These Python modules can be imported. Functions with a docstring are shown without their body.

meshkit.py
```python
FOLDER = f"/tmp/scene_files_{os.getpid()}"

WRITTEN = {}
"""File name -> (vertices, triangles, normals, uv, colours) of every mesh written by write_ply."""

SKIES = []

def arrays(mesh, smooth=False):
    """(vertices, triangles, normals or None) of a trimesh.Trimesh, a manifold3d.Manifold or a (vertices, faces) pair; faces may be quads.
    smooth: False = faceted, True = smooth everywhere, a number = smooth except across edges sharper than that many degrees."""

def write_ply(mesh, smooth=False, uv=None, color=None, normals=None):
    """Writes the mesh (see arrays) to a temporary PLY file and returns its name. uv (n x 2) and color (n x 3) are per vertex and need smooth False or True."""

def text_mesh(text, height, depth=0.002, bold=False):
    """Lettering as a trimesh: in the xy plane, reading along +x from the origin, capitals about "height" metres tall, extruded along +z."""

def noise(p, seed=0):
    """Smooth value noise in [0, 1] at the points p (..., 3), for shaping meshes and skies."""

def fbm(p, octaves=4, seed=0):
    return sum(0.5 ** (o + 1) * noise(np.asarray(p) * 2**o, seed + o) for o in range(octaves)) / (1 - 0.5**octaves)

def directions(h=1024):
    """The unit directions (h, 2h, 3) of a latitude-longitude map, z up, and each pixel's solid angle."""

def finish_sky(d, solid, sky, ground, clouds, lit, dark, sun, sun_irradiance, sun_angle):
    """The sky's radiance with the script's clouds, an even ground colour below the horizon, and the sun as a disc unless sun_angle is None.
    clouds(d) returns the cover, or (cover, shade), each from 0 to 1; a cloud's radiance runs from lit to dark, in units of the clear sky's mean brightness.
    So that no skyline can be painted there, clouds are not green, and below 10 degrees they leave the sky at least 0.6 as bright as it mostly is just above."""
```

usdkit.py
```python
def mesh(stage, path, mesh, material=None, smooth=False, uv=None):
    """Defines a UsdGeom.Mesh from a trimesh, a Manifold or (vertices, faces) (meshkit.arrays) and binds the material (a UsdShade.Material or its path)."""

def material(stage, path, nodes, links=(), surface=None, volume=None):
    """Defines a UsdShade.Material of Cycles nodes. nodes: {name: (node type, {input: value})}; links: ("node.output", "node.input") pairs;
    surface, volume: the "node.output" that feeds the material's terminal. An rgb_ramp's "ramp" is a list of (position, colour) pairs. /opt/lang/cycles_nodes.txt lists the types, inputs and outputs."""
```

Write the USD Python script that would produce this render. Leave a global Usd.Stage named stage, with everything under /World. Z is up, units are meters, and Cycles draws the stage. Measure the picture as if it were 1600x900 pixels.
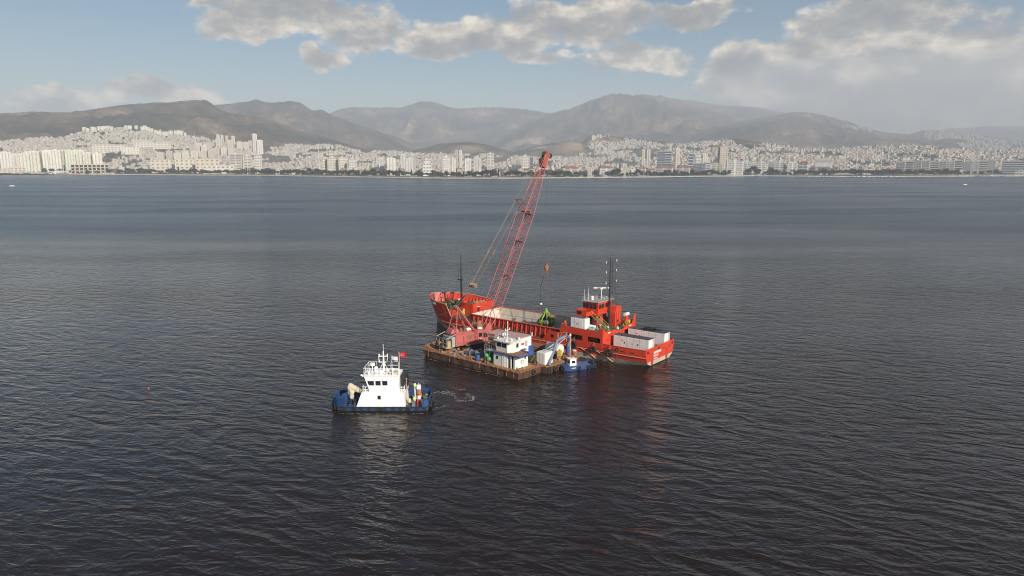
import math, random
import numpy as np
import trimesh, manifold3d
import shapely.geometry as sg
import usdkit, meshkit
from pxr import Usd, UsdGeom, UsdLux, UsdShade, Gf, Sdf, Vt

stage = Usd.Stage.CreateInMemory()
UsdGeom.SetStageUpAxis(stage, 'Z')
UsdGeom.Xform.Define(stage, '/World')
UsdGeom.Scope.Define(stage, '/World/Looks')
PI = math.pi

# ---------------------------------------------------------------- camera (a drone 39.5 m above the water)
FPX, CAMH, HOR = 1122.0, 39.5, 256.0
PITCH = math.atan((450 - HOR) / FPX)
cam = UsdGeom.Camera.Define(stage, '/World/camera')
cam.CreateHorizontalApertureAttr(36.0)
cam.CreateVerticalApertureAttr(20.25)
cam.CreateFocalLengthAttr(36.0 * FPX / 1600)
cam.CreateClippingRangeAttr(Gf.Vec2f(0.5, 60000))
cam.CreateExposureAttr(0.45)
UsdGeom.Xformable(cam).AddTranslateOp().Set(Gf.Vec3d(0, 0, CAMH))
UsdGeom.Xformable(cam).AddRotateXOp().Set(90 - math.degrees(PITCH))

# ---------------------------------------------------------------- sun
SUN_EL, SUN_AZ = math.radians(27.0), math.atan2(0.56, -0.83)
SUN = np.array([math.sin(SUN_AZ) * math.cos(SUN_EL), math.cos(SUN_AZ) * math.cos(SUN_EL), math.sin(SUN_EL)])
sun = UsdLux.DistantLight.Define(stage, '/World/sun')
sun.CreateIntensityAttr(1.25)
sun.CreateAngleAttr(0.5)
sun.CreateNormalizeAttr(True)
sun.CreateColorAttr(Gf.Vec3f(1.0, 0.905, 0.785))
UsdGeom.Xformable(sun).AddRotateZOp().Set(math.degrees(math.atan2(SUN[0], -SUN[1])))
UsdGeom.Xformable(sun).AddRotateXOp().Set(90 - math.degrees(SUN_EL))

# ---------------------------------------------------------------- sky with cumulus
def ray(px, py):
    "unit-ish direction of a picture point; used only to measure where real things stand"
    c, s = math.cos(PITCH), math.sin(PITCH)
    a, b = (px - 800) / FPX, (450 - py) / FPX
    return np.array([a, c + s * b, -s + c * b])
def azel(px, py):
    d = ray(px, py)
    return math.atan2(d[0], d[1]), math.asin(d[2] / np.linalg.norm(d))

SKY_STRENGTH = 0.058
nodes = {
    'sky': ('sky_texture', {'sky_type': 'single_scattering', 'sun_disc': False, 'sun_elevation': SUN_EL, 'sun_rotation': SUN_AZ,
                            'air_density': 1.0, 'aerosol_density': 0.8, 'ozone_density': 1.0, 'altitude': 40.0}),
    'tc': ('texture_coordinate', {}),
    'sep': ('separate_xyz', {}),
    'az': ('math', {'math_type': 'arctan2'}),
    'el': ('math', {'math_type': 'arcsine'}),
    'p': ('combine_xyz', {'z': 0.0}),
    'warp': ('noise_texture', {'scale': 8.0, 'detail': 6.0, 'roughness': 0.55}),
    'warpc': ('vector_math', {'math_type': 'subtract', 'vector2': (0.5, 0.5, 0.5)}),
    'warps': ('vector_math', {'math_type': 'scale', 'scale': 0.10}),
    'pw': ('vector_math', {'math_type': 'add'}),
}
links = [('tc.generated', 'sep.vector'), ('sep.x', 'az.value1'), ('sep.y', 'az.value2'), ('sep.z', 'el.value1'),
         ('az.value', 'p.x'), ('el.value', 'p.y'), ('p.vector', 'warp.vector'), ('warp.color', 'warpc.vector1'),
         ('warpc.vector', 'warps.vector1'), ('p.vector', 'pw.vector1'), ('warps.vector', 'pw.vector2')]
# cumulus heaps at their bearings: picture x, y, half width, half height
HEAPS = [(470, 30, 150, 42), (385, 45, 80, 24), (560, 60, 70, 30), (505, 95, 45, 18), (760, 62, 140, 42), (690, 80, 90, 26), (900, 34, 170, 46), (840, 95, 70, 18), (1005, 96, 85, 32),
         (1165, 108, 75, 44), (1120, 128, 50, 24), (1370, 45, 150, 60), (1290, 110, 120, 60), (1500, 110, 190, 95), (1420, 150, 180, 50), (1250, 165, 150, 24), (240, 140, 90, 32), (95, 156, 75, 25), (340, -3, 40, 10), (1080, 20, 90, 26), (1440, 185, 260, 45)]
prev = None
for i, (x, y, w, h) in enumerate(HEAPS):
    a, e = azel(x, y)
    nodes[f'd{i}'] = ('vector_math', {'math_type': 'subtract', 'vector2': (a, e, 0)})
    nodes[f'm{i}'] = ('vector_math', {'math_type': 'multiply', 'vector2': (FPX / (0.93 * w), FPX / (0.88 * h), 0)})
    nodes[f'l{i}'] = ('vector_math', {'math_type': 'dot_product'})
    nodes[f'f{i}'] = ('map_range', {'from_min': 0.0, 'from_max': 2.0, 'to_min': 1.0, 'to_max': 0.0, 'clamp': True})
    links += [('pw.vector', f'd{i}.vector1'), (f'd{i}.vector', f'm{i}.vector1'), (f'm{i}.vector', f'l{i}.vector1'), (f'm{i}.vector', f'l{i}.vector2'), (f'l{i}.value', f'f{i}.value')]
    if prev is None:
        prev = f'f{i}.result'
    else:
        nodes[f'x{i}'] = ('math', {'math_type': 'smoothmax', 'value3': 0.12})
        links += [(prev, f'x{i}.value1'), (f'f{i}.result', f'x{i}.value2')]
        prev = f'x{i}.value'
nodes.update({
    'sc': ('vector_math', {'math_type': 'multiply', 'vector2': (1.0, 1.7, 1.0)}),
    'n1': ('noise_texture', {'scale': 13.0, 'detail': 9.0, 'roughness': 0.62}),
    'up': ('vector_math', {'math_type': 'add', 'vector2': (-0.006, 0.036, 0.0)}),
    'n2': ('noise_texture', {'scale': 13.0, 'detail': 6.0, 'roughness': 0.58}),
    'cov': ('noise_texture', {'scale': 2.6, 'detail': 3.0, 'roughness': 0.5}),
    # cover: heaps where they stand in view, and the same kind of broken cumulus all round above
    'covr': ('map_range', {'from_min': 0.56, 'from_max': 0.78, 'to_min': 0.0, 'to_max': 0.95, 'clamp': True}),
    'elg': ('map_range', {'from_min': 0.22, 'from_max': 0.34, 'to_min': 0.0, 'to_max': 1.0, 'clamp': True}),
    'azabs': ('math', {'math_type': 'absolute'}),
    'azg': ('map_range', {'from_min': 0.66, 'from_max': 0.9, 'to_min': 0.0, 'to_max': 1.0, 'clamp': True}),
    'outg': ('math', {'math_type': 'maximum'}),
    'covm': ('math', {'math_type': 'multiply'}),
    'both': ('math', {'math_type': 'maximum'}),
    'nadd': ('math', {'math_type': 'multiply_add', 'value2': 1.55}),
    'dens': ('map_range', {'range_type': 'smoothstep', 'from_min': 1.27, 'from_max': 1.58, 'to_min': 0.0, 'to_max': 0.95, 'clamp': True}),
    'dif': ('math', {'math_type': 'subtract'}),
    'thick': ('map_range', {'from_min': 1.15, 'from_max': 2.1, 'to_min': 0.10, 'to_max': -0.16, 'clamp': True}),
    'sh': ('math', {'math_type': 'add'}),
    'shade': ('map_range', {'from_min': -0.17, 'from_max': 0.17, 'to_min': 0.0, 'to_max': 1.0, 'clamp': True}),
    'ccol': ('rgb_ramp', {'ramp': [(0.0, (3.3, 3.3, 3.25)), (0.35, (4.9, 4.6, 4.2)), (0.6, (8.2, 7.3, 6.1)), (0.85, (12.6, 10.9, 8.6)), (1.0, (14.0, 12.1, 9.5))]}),
    'skyc': ('hsv', {'saturation': 1.36, 'value': 0.95}), 'mixc': ('mix_color', {}),
    'bg': ('background_shader', {'strength': SKY_STRENGTH}),
})
links += [('p.vector', 'sc.vector1'), ('sc.vector', 'n1.vector'), ('sc.vector', 'up.vector1'), ('up.vector', 'n2.vector'), ('sc.vector', 'cov.vector'),
          ('cov.fac', 'covr.value'), ('el.value', 'elg.value'), ('az.value', 'azabs.value1'), ('azabs.value', 'azg.value'), ('elg.result', 'outg.value1'), ('azg.result', 'outg.value2'),
          ('covr.result', 'covm.value1'), ('outg.value', 'covm.value2'), (prev, 'both.value1'), ('covm.value', 'both.value2'),
          ('n1.fac', 'nadd.value1'), ('both.value', 'nadd.value3'), ('nadd.value', 'dens.value'),
          ('n1.fac', 'dif.value1'), ('n2.fac', 'dif.value2'), ('nadd.value', 'thick.value'), ('dif.value', 'sh.value1'), ('thick.result', 'sh.value2'), ('sh.value', 'shade.value'),
          ('shade.result', 'ccol.fac'), ('sky.color', 'skyc.color'), ('skyc.color', 'mixc.a'), ('ccol.color', 'mixc.b'), ('dens.result', 'mixc.fac'), ('mixc.result', 'bg.color')]
sky_mat = usdkit.material(stage, '/World/Looks/sky', nodes, links, surface='bg.background')
dome = UsdLux.DomeLight.Define(stage, '/World/sky')
UsdShade.MaterialBindingAPI.Apply(dome.GetPrim()).Bind(sky_mat)
dome.GetPrim().SetCustomDataByKey('kind', 'structure')

# ---------------------------------------------------------------- helpers: materials
LOOKS = {}
def mat(name, nodes, links=(), surface='p.BSDF', volume=None):
    LOOKS[name] = usdkit.material(stage, '/World/Looks/' + name, nodes, links, surface=surface, volume=volume)
    return LOOKS[name]
def paint(name, col, rough=0.45, wear=(0.25, 0.18, 0.12), amount=0.25, scale=0.8, metal=0.0, spread=0.12, streak=False):
    "painted steel: slight tone drift, grime and rust bloom in patches or runs, fine relief"
    c = np.array(col, float)
    n = {'tc': ('texture_coordinate', {}),
         'mp': ('mapping', {'scale': (1, 1, 0.25 if streak else 1)}),
         'n1': ('noise_texture', {'scale': scale, 'detail': 6.0, 'roughness': 0.62}),
         'n2': ('noise_texture', {'scale': scale * 4.3, 'detail': 5.0, 'roughness': 0.6}),
         'r1': ('rgb_ramp', {'ramp': [(0.3, tuple(c * (1 - spread))), (0.55, tuple(c)), (0.75, tuple(np.minimum(c * (1 + spread) + 0.008, 0.95)))]}),
         'r2': ('map_range', {'from_min': 0.56, 'from_max': 0.72, 'to_min': 0.0, 'to_max': amount, 'clamp': True}),
         'mx': ('mix_color', {'b': wear}),
         'ro': ('map_range', {'from_min': 0.3, 'from_max': 0.7, 'to_min': max(rough - 0.1, 0.05), 'to_max': min(rough + 0.15, 1), 'clamp': True}),
         'bp': ('bump', {'strength': 0.25, 'distance': 0.01}),
         'p': ('principled_bsdf', {'metallic': metal})}
    l = [('tc.object', 'mp.vector'), ('mp.vector', 'n1.vector'), ('mp.vector', 'n2.vector'), ('n1.fac', 'r1.fac'), ('n2.fac', 'r2.value'), ('r1.color', 'mx.a'), ('r2.result', 'mx.fac'),
         ('mx.result', 'p.base_color'), ('n1.fac', 'ro.value'), ('ro.result', 'p.roughness'), ('n2.fac', 'bp.height'), ('bp.normal', 'p.normal')]
    return mat(name, n, l)

# ---------------------------------------------------------------- helpers: prims
USED = {}
def numbered(path):
    k = USED.get(path, 0); USED[path] = k + 1
    return path if k == 0 else f'{path}_{k:03d}'
def tag(prim, label=None, cat=None, group=None, kind=None):
    for k, v in (('label', label), ('category', cat), ('group', group), ('kind', kind)):
        if v: prim.SetCustomDataByKey(k, v)
def thing(name, label, cat, loc=(0, 0, 0), rz=0.0, group=None):
    x = UsdGeom.Xform.Define(stage, numbered('/World/' + name))
    x.AddTranslateOp().Set(Gf.Vec3d(*map(float, loc))); x.AddRotateZOp().Set(float(rz))
    tag(x.GetPrim(), label, cat, group)
    return x.GetPrim()
def part(name, mesh, m, parent=None, label=None, smooth=False):
    if isinstance(mesh, MB): mesh = mesh.mesh()
    base = str(parent.GetPath()) if parent else '/World'
    p = usdkit.mesh(stage, numbered(base + '/' + name), mesh, LOOKS[m] if isinstance(m, str) else m, smooth=smooth).GetPrim()
    if label: p.SetCustomDataByKey('label', label)
    return p
def copy_of(src, loc, rz=0.0, label=None, group=None, scale=None):
    was = src.GetCustomData()
    x = UsdGeom.Xform.Define(stage, numbered('/World/' + src.GetName().rstrip('0123456789').rstrip('_')))
    x.GetPrim().GetReferences().AddInternalReference(src.GetPath())
    x.ClearXformOpOrder()
    x.AddTranslateOp().Set(Gf.Vec3d(*map(float, loc))); x.AddRotateZOp().Set(float(rz))
    if scale is not None: x.AddScaleOp().Set(Gf.Vec3f(*map(float, scale)))
    tag(x.GetPrim(), label or was.get('label'), was.get('category'), group or was.get('group'))
    x.GetPrim().SetInstanceable(True)
    return x.GetPrim()

class MB:
    "collects shapes into one mesh"
    def __init__(s): s.v, s.f, s.n = [], [], 0
    def add(s, v, f):
        v = np.asarray(v, float); f = np.asarray(f, int)
        if f.shape[1] == 4: f = np.vstack([f[:, [0, 1, 2]], f[:, [0, 2, 3]]])
        s.v.append(v); s.f.append(f + s.n); s.n += len(v); return s
    def tm(s, m): return s.add(m.vertices, m.faces)
    def mesh(s): return np.vstack(s.v), np.vstack(s.f)
    def box(s, x0, x1, y0, y1, z0, z1, rz=0.0, c=None):
        v = np.array([(x, y, z) for z in (z0, z1) for x, y in ((x0, y0), (x1, y0), (x1, y1), (x0, y1))], float)
        if rz:
            c = np.array(c if c is not None else ((x0 + x1) / 2, (y0 + y1) / 2)); a = math.radians(rz)
            q = v[:, :2] - c; v[:, :2] = c + np.stack([q[:, 0] * math.cos(a) - q[:, 1] * math.sin(a), q[:, 0] * math.sin(a) + q[:, 1] * math.cos(a)], 1)
        return s.add(v, [(3, 2, 1, 0), (4, 5, 6, 7), (0, 1, 5, 4), (1, 2, 6, 5), (2, 3, 7, 6), (3, 0, 4, 7)])
    def hexa(s, b, t):
        "prism between two quads (counter-clockwise seen from above)"
        return s.add(np.vstack([b, t]), [(3, 2, 1, 0), (4, 5, 6, 7), (0, 1, 5, 4), (1, 2, 6, 5), (2, 3, 7, 6), (3, 0, 4, 7)])
    def prism(s, poly, axis, a, b):
        "2-D polygon extruded along an axis. axis 0: poly is (y, z); 1: (x, z); 2: (x, y)"
        g = sg.Polygon(poly)
        m = trimesh.creation.extrude_polygon(g, b - a, engine='earcut'); v = np.array(m.vertices); v[:, 2] += a
        f = np.array(m.faces)
        if axis == 0: v = v[:, [2, 0, 1]]
        elif axis == 1: v = v[:, [0, 2, 1]]; f = f[:, ::-1]
        return s.add(v, f)
    def tube(s, pts, r, n=6, caps=True):
        pts = np.asarray(pts, float); r = np.broadcast_to(np.asarray(r, float), (len(pts),))
        d = np.gradient(pts, axis=0); d /= np.maximum(np.linalg.norm(d, axis=1, keepdims=True), 1e-9)
        ref = np.array([0, 0, 1.0]) if abs(d[0][2]) < 0.9 else np.array([1.0, 0, 0])
        rings = []
        for p, t, rr in zip(pts, d, r):
            u = np.cross(ref, t); u /= max(np.linalg.norm(u), 1e-9); w = np.cross(t, u); ref = np.cross(t, u) if abs(np.dot(ref, t)) > 0.95 else ref
            a = np.arange(n) * 2 * PI / n
            rings.append(p + rr * (np.cos(a)[:, None] * u + np.sin(a)[:, None] * w))
        v = np.vstack(rings); k = len(pts); f = []
        for i in range(k - 1):
            for j in range(n):
                a, b = i * n + j, i * n + (j + 1) % n
                f.append((a, b, b + n, a + n))
        s.add(v, f)
        if caps:
            s.add(rings[0], [(0, j + 1, j) for j in range(1, n - 1)]); s.add(rings[-1], [(0, j, j + 1) for j in range(1, n - 1)])
        return s
    def bar(s, a, b, w, h=None):
        "square bar from a to b"
        return s.tube([a, b], w * 0.7071, 4)
    def cyl(s, c, r, h, n=16, axis=2, r2=None):
        c = np.array(c, float); d = np.zeros(3); d[axis] = h
        return s.tube([c, c + d], [r, r if r2 is None else r2], n)
    def lathe(s, prof, c=(0, 0, 0), n=20, axis=2):
        m = trimesh.creation.revolve(np.array(prof, float), sections=n); v = np.array(m.vertices)
        if axis == 0: v = v[:, [2, 0, 1]]
        elif axis == 1: v = v[:, [1, 2, 0]]
        return s.add(v + np.array(c, float), m.faces)
    def ball(s, c, r, n=1, sc=(1, 1, 1)):
        m = trimesh.creation.icosphere(n, 1.0); return s.add(m.vertices * np.array(sc) * r + np.array(c, float), m.faces)
    def torus(s, c, R, r, normal=(0, 1, 0), n=18, k=8):
        nrm = np.array(normal, float); nrm /= np.linalg.norm(nrm)
        u = np.cross(nrm, [0, 0, 1.0] if abs(nrm[2]) < 0.9 else [1.0, 0, 0]); u /= np.linalg.norm(u); w = np.cross(nrm, u)
        v, f = [], []
        for i in range(n):
            a = 2 * PI * i / n; rad = math.cos(a) * u + math.sin(a) * w
            for j in range(k):
                b = 2 * PI * j / k; v.append(np.array(c) + rad * (R + r * math.cos(b)) + nrm * r * math.sin(b))
        for i in range(n):
            for j in range(k):
                f.append((i * k + j, ((i + 1) % n) * k + j, ((i + 1) % n) * k + (j + 1) % k, i * k + (j + 1) % k))
        return s.add(v, f)
    def rail(s, pts, h=1.0, post=1.4, r=0.03, rows=(0.5, 1.0)):
        "guard rail along a path of deck points"
        pts = [np.array(p, float) for p in pts]
        for a, b in zip(pts[:-1], pts[1:]):
            L = np.linalg.norm(b - a); k = max(1, round(L / post))
            for i in range(k + 1):
                q = a + (b - a) * i / k; s.tube([q, q + [0, 0, h]], r, 5, False)
            for t in rows: s.tube([a + [0, 0, h * t], b + [0, 0, h * t]], r, 5, False)
        return s
    def ladder(s, a, b, side, w=0.45, step=0.35, r=0.025):
        a, b, side = (np.array(q, float) for q in (a, b, side)); side = side / np.linalg.norm(side) * w / 2
        s.tube([a - side, b - side], r, 4); s.tube([a + side, b + side], r, 4)
        for i in range(1, int(np.linalg.norm(b - a) / step)):
            q = a + (b - a) * i * step / np.linalg.norm(b - a); s.tube([q - side, q + side], r * 0.8, 4, False)
        return s
# ================================================================ SETTING: water, land, hills, haze
def interp(pts, x):
    a = np.array(sorted(pts), float); return np.interp(x, a[:, 0], a[:, 1])
def smooth_curve(pts, x, w=14.0):
    o = np.linspace(-2, 2, 9); k = np.exp(-o * o); k /= k.sum()
    return sum(kk * interp(pts, x + oo * w) for kk, oo in zip(k, o))

mat('sea_water', {
    'g': ('geometry', {}),
    # wind chop: sharp crested wavelets in two trains lying obliquely, and fine ripples on them; lengths in metres
    'm1': ('mapping', {'mapping_type': 'texture', 'rotation': (0, 0, math.radians(-24)), 'scale': (8.0, 3.6, 1)}),
    'w1': ('noise_texture', {'scale': 1.0, 'detail': 2.0, 'roughness': 0.45, 'distortion': 0.35}),
    'm2': ('mapping', {'mapping_type': 'texture', 'rotation': (0, 0, math.radians(-4)), 'scale': (2.9, 1.25, 1)}),
    'w2': ('noise_texture', {'scale': 1.0, 'detail': 3.0, 'roughness': 0.5, 'distortion': 0.5}),
    'm3': ('mapping', {'mapping_type': 'texture', 'rotation': (0, 0, math.radians(-42)), 'scale': (0.85, 0.42, 1)}),
    'w3': ('noise_texture', {'scale': 1.0, 'detail': 3.0, 'roughness': 0.6}),
    'k1': ('math', {'math_type': 'multiply_add', 'value2': 2.0, 'value3': -1.0}), 'k2': ('math', {'math_type': 'multiply_add', 'value2': 2.0, 'value3': -1.0}),
    'a1': ('math', {'math_type': 'absolute'}), 'a2': ('math', {'math_type': 'absolute'}),
    'r1': ('math', {'math_type': 'multiply', 'value2': -0.50}),
    'r2': ('math', {'math_type': 'multiply_add', 'value2': -0.185}),
    'r3': ('math', {'math_type': 'multiply_add', 'value2': 0.075}),
    # breeze patches: calmer and rougher lanes across the bay
    'mg': ('mapping', {'rotation': (0, 0, math.radians(4)), 'scale': (0.0035, 0.013, 1)}),
    'gust': ('noise_texture', {'scale': 1.0, 'detail': 3.0, 'roughness': 0.55}),
    'gr': ('map_range', {'from_min': 0.36, 'from_max': 0.64, 'to_min': 0.45, 'to_max': 1.2, 'clamp': True}),
    'hh': ('math', {'math_type': 'multiply'}),
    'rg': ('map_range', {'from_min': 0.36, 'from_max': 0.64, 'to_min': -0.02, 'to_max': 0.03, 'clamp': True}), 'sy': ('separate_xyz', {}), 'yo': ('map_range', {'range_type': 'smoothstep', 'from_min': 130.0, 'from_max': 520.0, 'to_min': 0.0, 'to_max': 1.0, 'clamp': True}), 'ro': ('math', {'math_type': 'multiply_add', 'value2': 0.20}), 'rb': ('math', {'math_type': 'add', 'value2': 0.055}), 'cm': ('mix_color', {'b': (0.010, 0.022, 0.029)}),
    'tn': ('noise_texture', {'scale': 0.02, 'detail': 2.0}),
    'col': ('rgb_ramp', {'ramp': [(0.35, (0.0175, 0.0105, 0.0072)), (0.65, (0.0145, 0.0100, 0.0078))]}),
    'bp': ('bump', {'strength': 1.0, 'distance': 1.0, 'filter_width': 0.01}),
    'p': ('principled_bsdf', {'ior': 1.333, 'specular_ior_level': 0.5}),
}, [('g.position', 'm1.vector'), ('g.position', 'm2.vector'), ('g.position', 'm3.vector'), ('g.position', 'mg.vector'), ('g.position', 'tn.vector'),
    ('m1.vector', 'w1.vector'), ('m2.vector', 'w2.vector'), ('m3.vector', 'w3.vector'), ('mg.vector', 'gust.vector'),
    ('w1.fac', 'k1.value1'), ('w2.fac', 'k2.value1'), ('k1.value', 'a1.value1'), ('k2.value', 'a2.value1'),
    ('a1.value', 'r1.value1'), ('a2.value', 'r2.value1'), ('r1.value', 'r2.value3'), ('w3.fac', 'r3.value1'), ('r2.value', 'r3.value3'),
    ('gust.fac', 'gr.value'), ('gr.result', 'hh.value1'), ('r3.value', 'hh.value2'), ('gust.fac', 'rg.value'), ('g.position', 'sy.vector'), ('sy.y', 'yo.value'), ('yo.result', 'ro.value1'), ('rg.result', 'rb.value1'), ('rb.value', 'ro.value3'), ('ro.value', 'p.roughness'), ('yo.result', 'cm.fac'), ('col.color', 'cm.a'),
    ('hh.value', 'bp.height'), ('bp.normal', 'p.normal'), ('tn.fac', 'col.fac'), ('cm.result', 'p.base_color')])
sea = part('sea', (np.array([(-7000, -1500, 0), (7000, -1500, 0), (7000, 4200, 0), (-7000, 4200, 0)], float), np.array([(0, 1, 2, 3)])), 'sea_water')
tag(sea, 'dark rippled sea of the bay', None, None, 'structure')

# coast: distance of the water's edge at each bearing (bearings given by picture column)
COAST = [(-900, 274.0), (-300, 273.5), (0, 273.3), (200, 273.4), (400, 274.4), (500, 276.0), (600, 277.6), (700, 279.0), (780, 279.2), (900, 278.3), (1000, 277.3), (1100, 276.0), (1180, 275.2), (1230, 275.6), (1300, 276.3), (1400, 276.3), (1500, 275.8), (1600, 275.4), (1900, 275.0), (2500, 275.0)]
def bearing(px):
    d = ray(px, HOR); return d[:2] / np.linalg.norm(d[:2])
def tanel(px, py):
    d = ray(px, py); return d[2] / np.linalg.norm(d[:2])
def coast(px):
    py = float(interp(COAST, px)); return CAMH / -tanel(px, py)

# ridges: picture outline of each crest, its distance, the length of the slope in front
RIDGES = [
    (6200, 2400, [(-900, 200), (-300, 184), (0, 180), (60, 176), (140, 175.5), (200, 166), (250, 160), (300, 157.5), (330, 157.5), (345, 170), (370, 179), (400, 182), (425, 187), (475, 206), (525, 218), (560, 232), (640, 256)]),
    (8000, 1800, [(200, 200), (320, 170), (345, 163), (400, 157), (406, 154.5), (413, 158.5), (450, 159.5), (468, 160), (478, 166), (490, 175), (505, 174), (520, 179), (560, 195), (620, 214), (680, 240), (720, 256)]),
    (11500, 3200, [(430, 215), (490, 190), (520, 177), (545, 169.5), (575, 167.5), (600, 168), (625, 168.5), (645, 163), (660, 160), (680, 161), (695, 167), (715, 172), (755, 170), (800, 170.5), (830, 173), (860, 178.5), (890, 179), (950, 190), (1000, 215)]),
    (10500, 3800, [(760, 225), (830, 188), (860, 178), (890, 170.5), (915, 161), (935, 153), (955, 149.5), (1000, 151.5), (1040, 155), (1085, 160), (1130, 167), (1180, 171), (1230, 177), (1300, 195), (1400, 215), (1500, 240)]),
    (8600, 2600, [(980, 250), (1040, 226), (1100, 203), (1160, 188), (1210, 179), (1250, 175.5), (1280, 181), (1320, 192), (1345, 200), (1380, 208), (1450, 214), (1500, 222), (1560, 240), (1600, 256)]),
    (8800, 2300, [(1300, 256), (1380, 222), (1440, 202.5), (1470, 204), (1500, 207), (1560, 217), (1600, 221), (1700, 226), (1900, 230), (2500, 236)]),
    (12500, 3000, [(1300, 240), (1400, 214), (1480, 201), (1540, 197), (1600, 200), (1750, 206), (2200, 214), (2500, 220)]),
    (5600, 1500, [(560, 256), (600, 246), (640, 236), (690, 224), (730, 221), (760, 225), (800, 238), (850, 226), (890, 219), (915, 224), (950, 234), (1000, 246), (1040, 256)]),
    (5000, 1450, [(-900, 236), (-200, 228), (0, 222), (60, 215), (100, 210), (140, 203), (180, 199), (200, 198), (240, 201), (290, 208), (330, 214), (360, 221), (400, 227), (450, 229), (480, 226), (510, 224), (550, 231), (620, 238), (700, 243), (780, 246), (900, 246), (1000, 240), (1060, 236)]),
    (4600, 1600, [(960, 250), (1000, 243), (1060, 230), (1100, 222), (1150, 217), (1200, 224), (1250, 232), (1300, 234), (1350, 230), (1400, 227), (1440, 227), (1480, 232), (1530, 238), (1600, 240), (1900, 242), (2500, 246)]),
    (5600, 1300, [(880, 250), (905, 228), (922, 209), (950, 211), (990, 217), (1040, 221), (1080, 229), (1120, 238), (1160, 250)]),
]
NA, ND = 760, 220
PXS = np.linspace(-420, 2020, NA)
FARD = 14000.0
def crest_heights(px):
    "height of each ridge's crest at the bearing of px"
    out = []
    for D, w, pts in RIDGES:
        y = smooth_curve(pts, px, 5.0)
        d0 = np.stack([ray(a, b) for a, b in zip(np.atleast_1d(px), np.atleast_1d(y))])
        out.append(CAMH + d0[:, 2] / np.linalg.norm(d0[:, :2], axis=1) * D)
    return out
def land_height(px, dist):
    "ground height at bearing px (array) and distance (array, same shape)"
    shape = np.broadcast(px, dist).shape
    px = np.broadcast_to(px, shape).ravel(); dist = np.broadcast_to(dist, shape).ravel()
    cs = np.array([coast(a) for a in PXS]); c0 = np.interp(px, PXS, cs)
    inland = dist - c0
    z = 2.2 + np.clip(inland, 0, None) * 0.011
    z = np.where(inland < 12, -1.5 + np.clip(inland, -5, 12) / 12 * 3.7, z)
    bx = (px - 800) / FPX
    xy = np.stack([bx * dist, dist, np.zeros_like(dist)], -1)
    big = meshkit.fbm(xy / 900.0 + 7.3, 5, 3) - 0.5
    rid = 1 - np.abs(2 * meshkit.fbm(xy / 420.0 + [3.1, 0, 0], 5, 11) - 1)
    heights = [np.interp(px, PXS, h) for h in crest_cache]
    for (D, w, pts), hc in zip(RIDGES, heights):
        u = np.clip((dist - (D - w)) / w, 0, 1); s = u * u * (3 - 2 * u) * 0.55 + u * 0.45
        back = np.clip((dist - D) / (w * 0.9), 0, 1)
        s = s * (1 - 0.75 * back)
        e = 4 * u * (1 - u)
        hh = hc * s * (1 + 0.36 * big * e + 0.58 * (rid - 0.76) * e) + hc * 0.018 * (rid - 0.7) * s
        z = np.maximum(z, np.where(hc > 3, hh, -99))
    return z.reshape(shape)
crest_cache = crest_heights(PXS)

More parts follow.
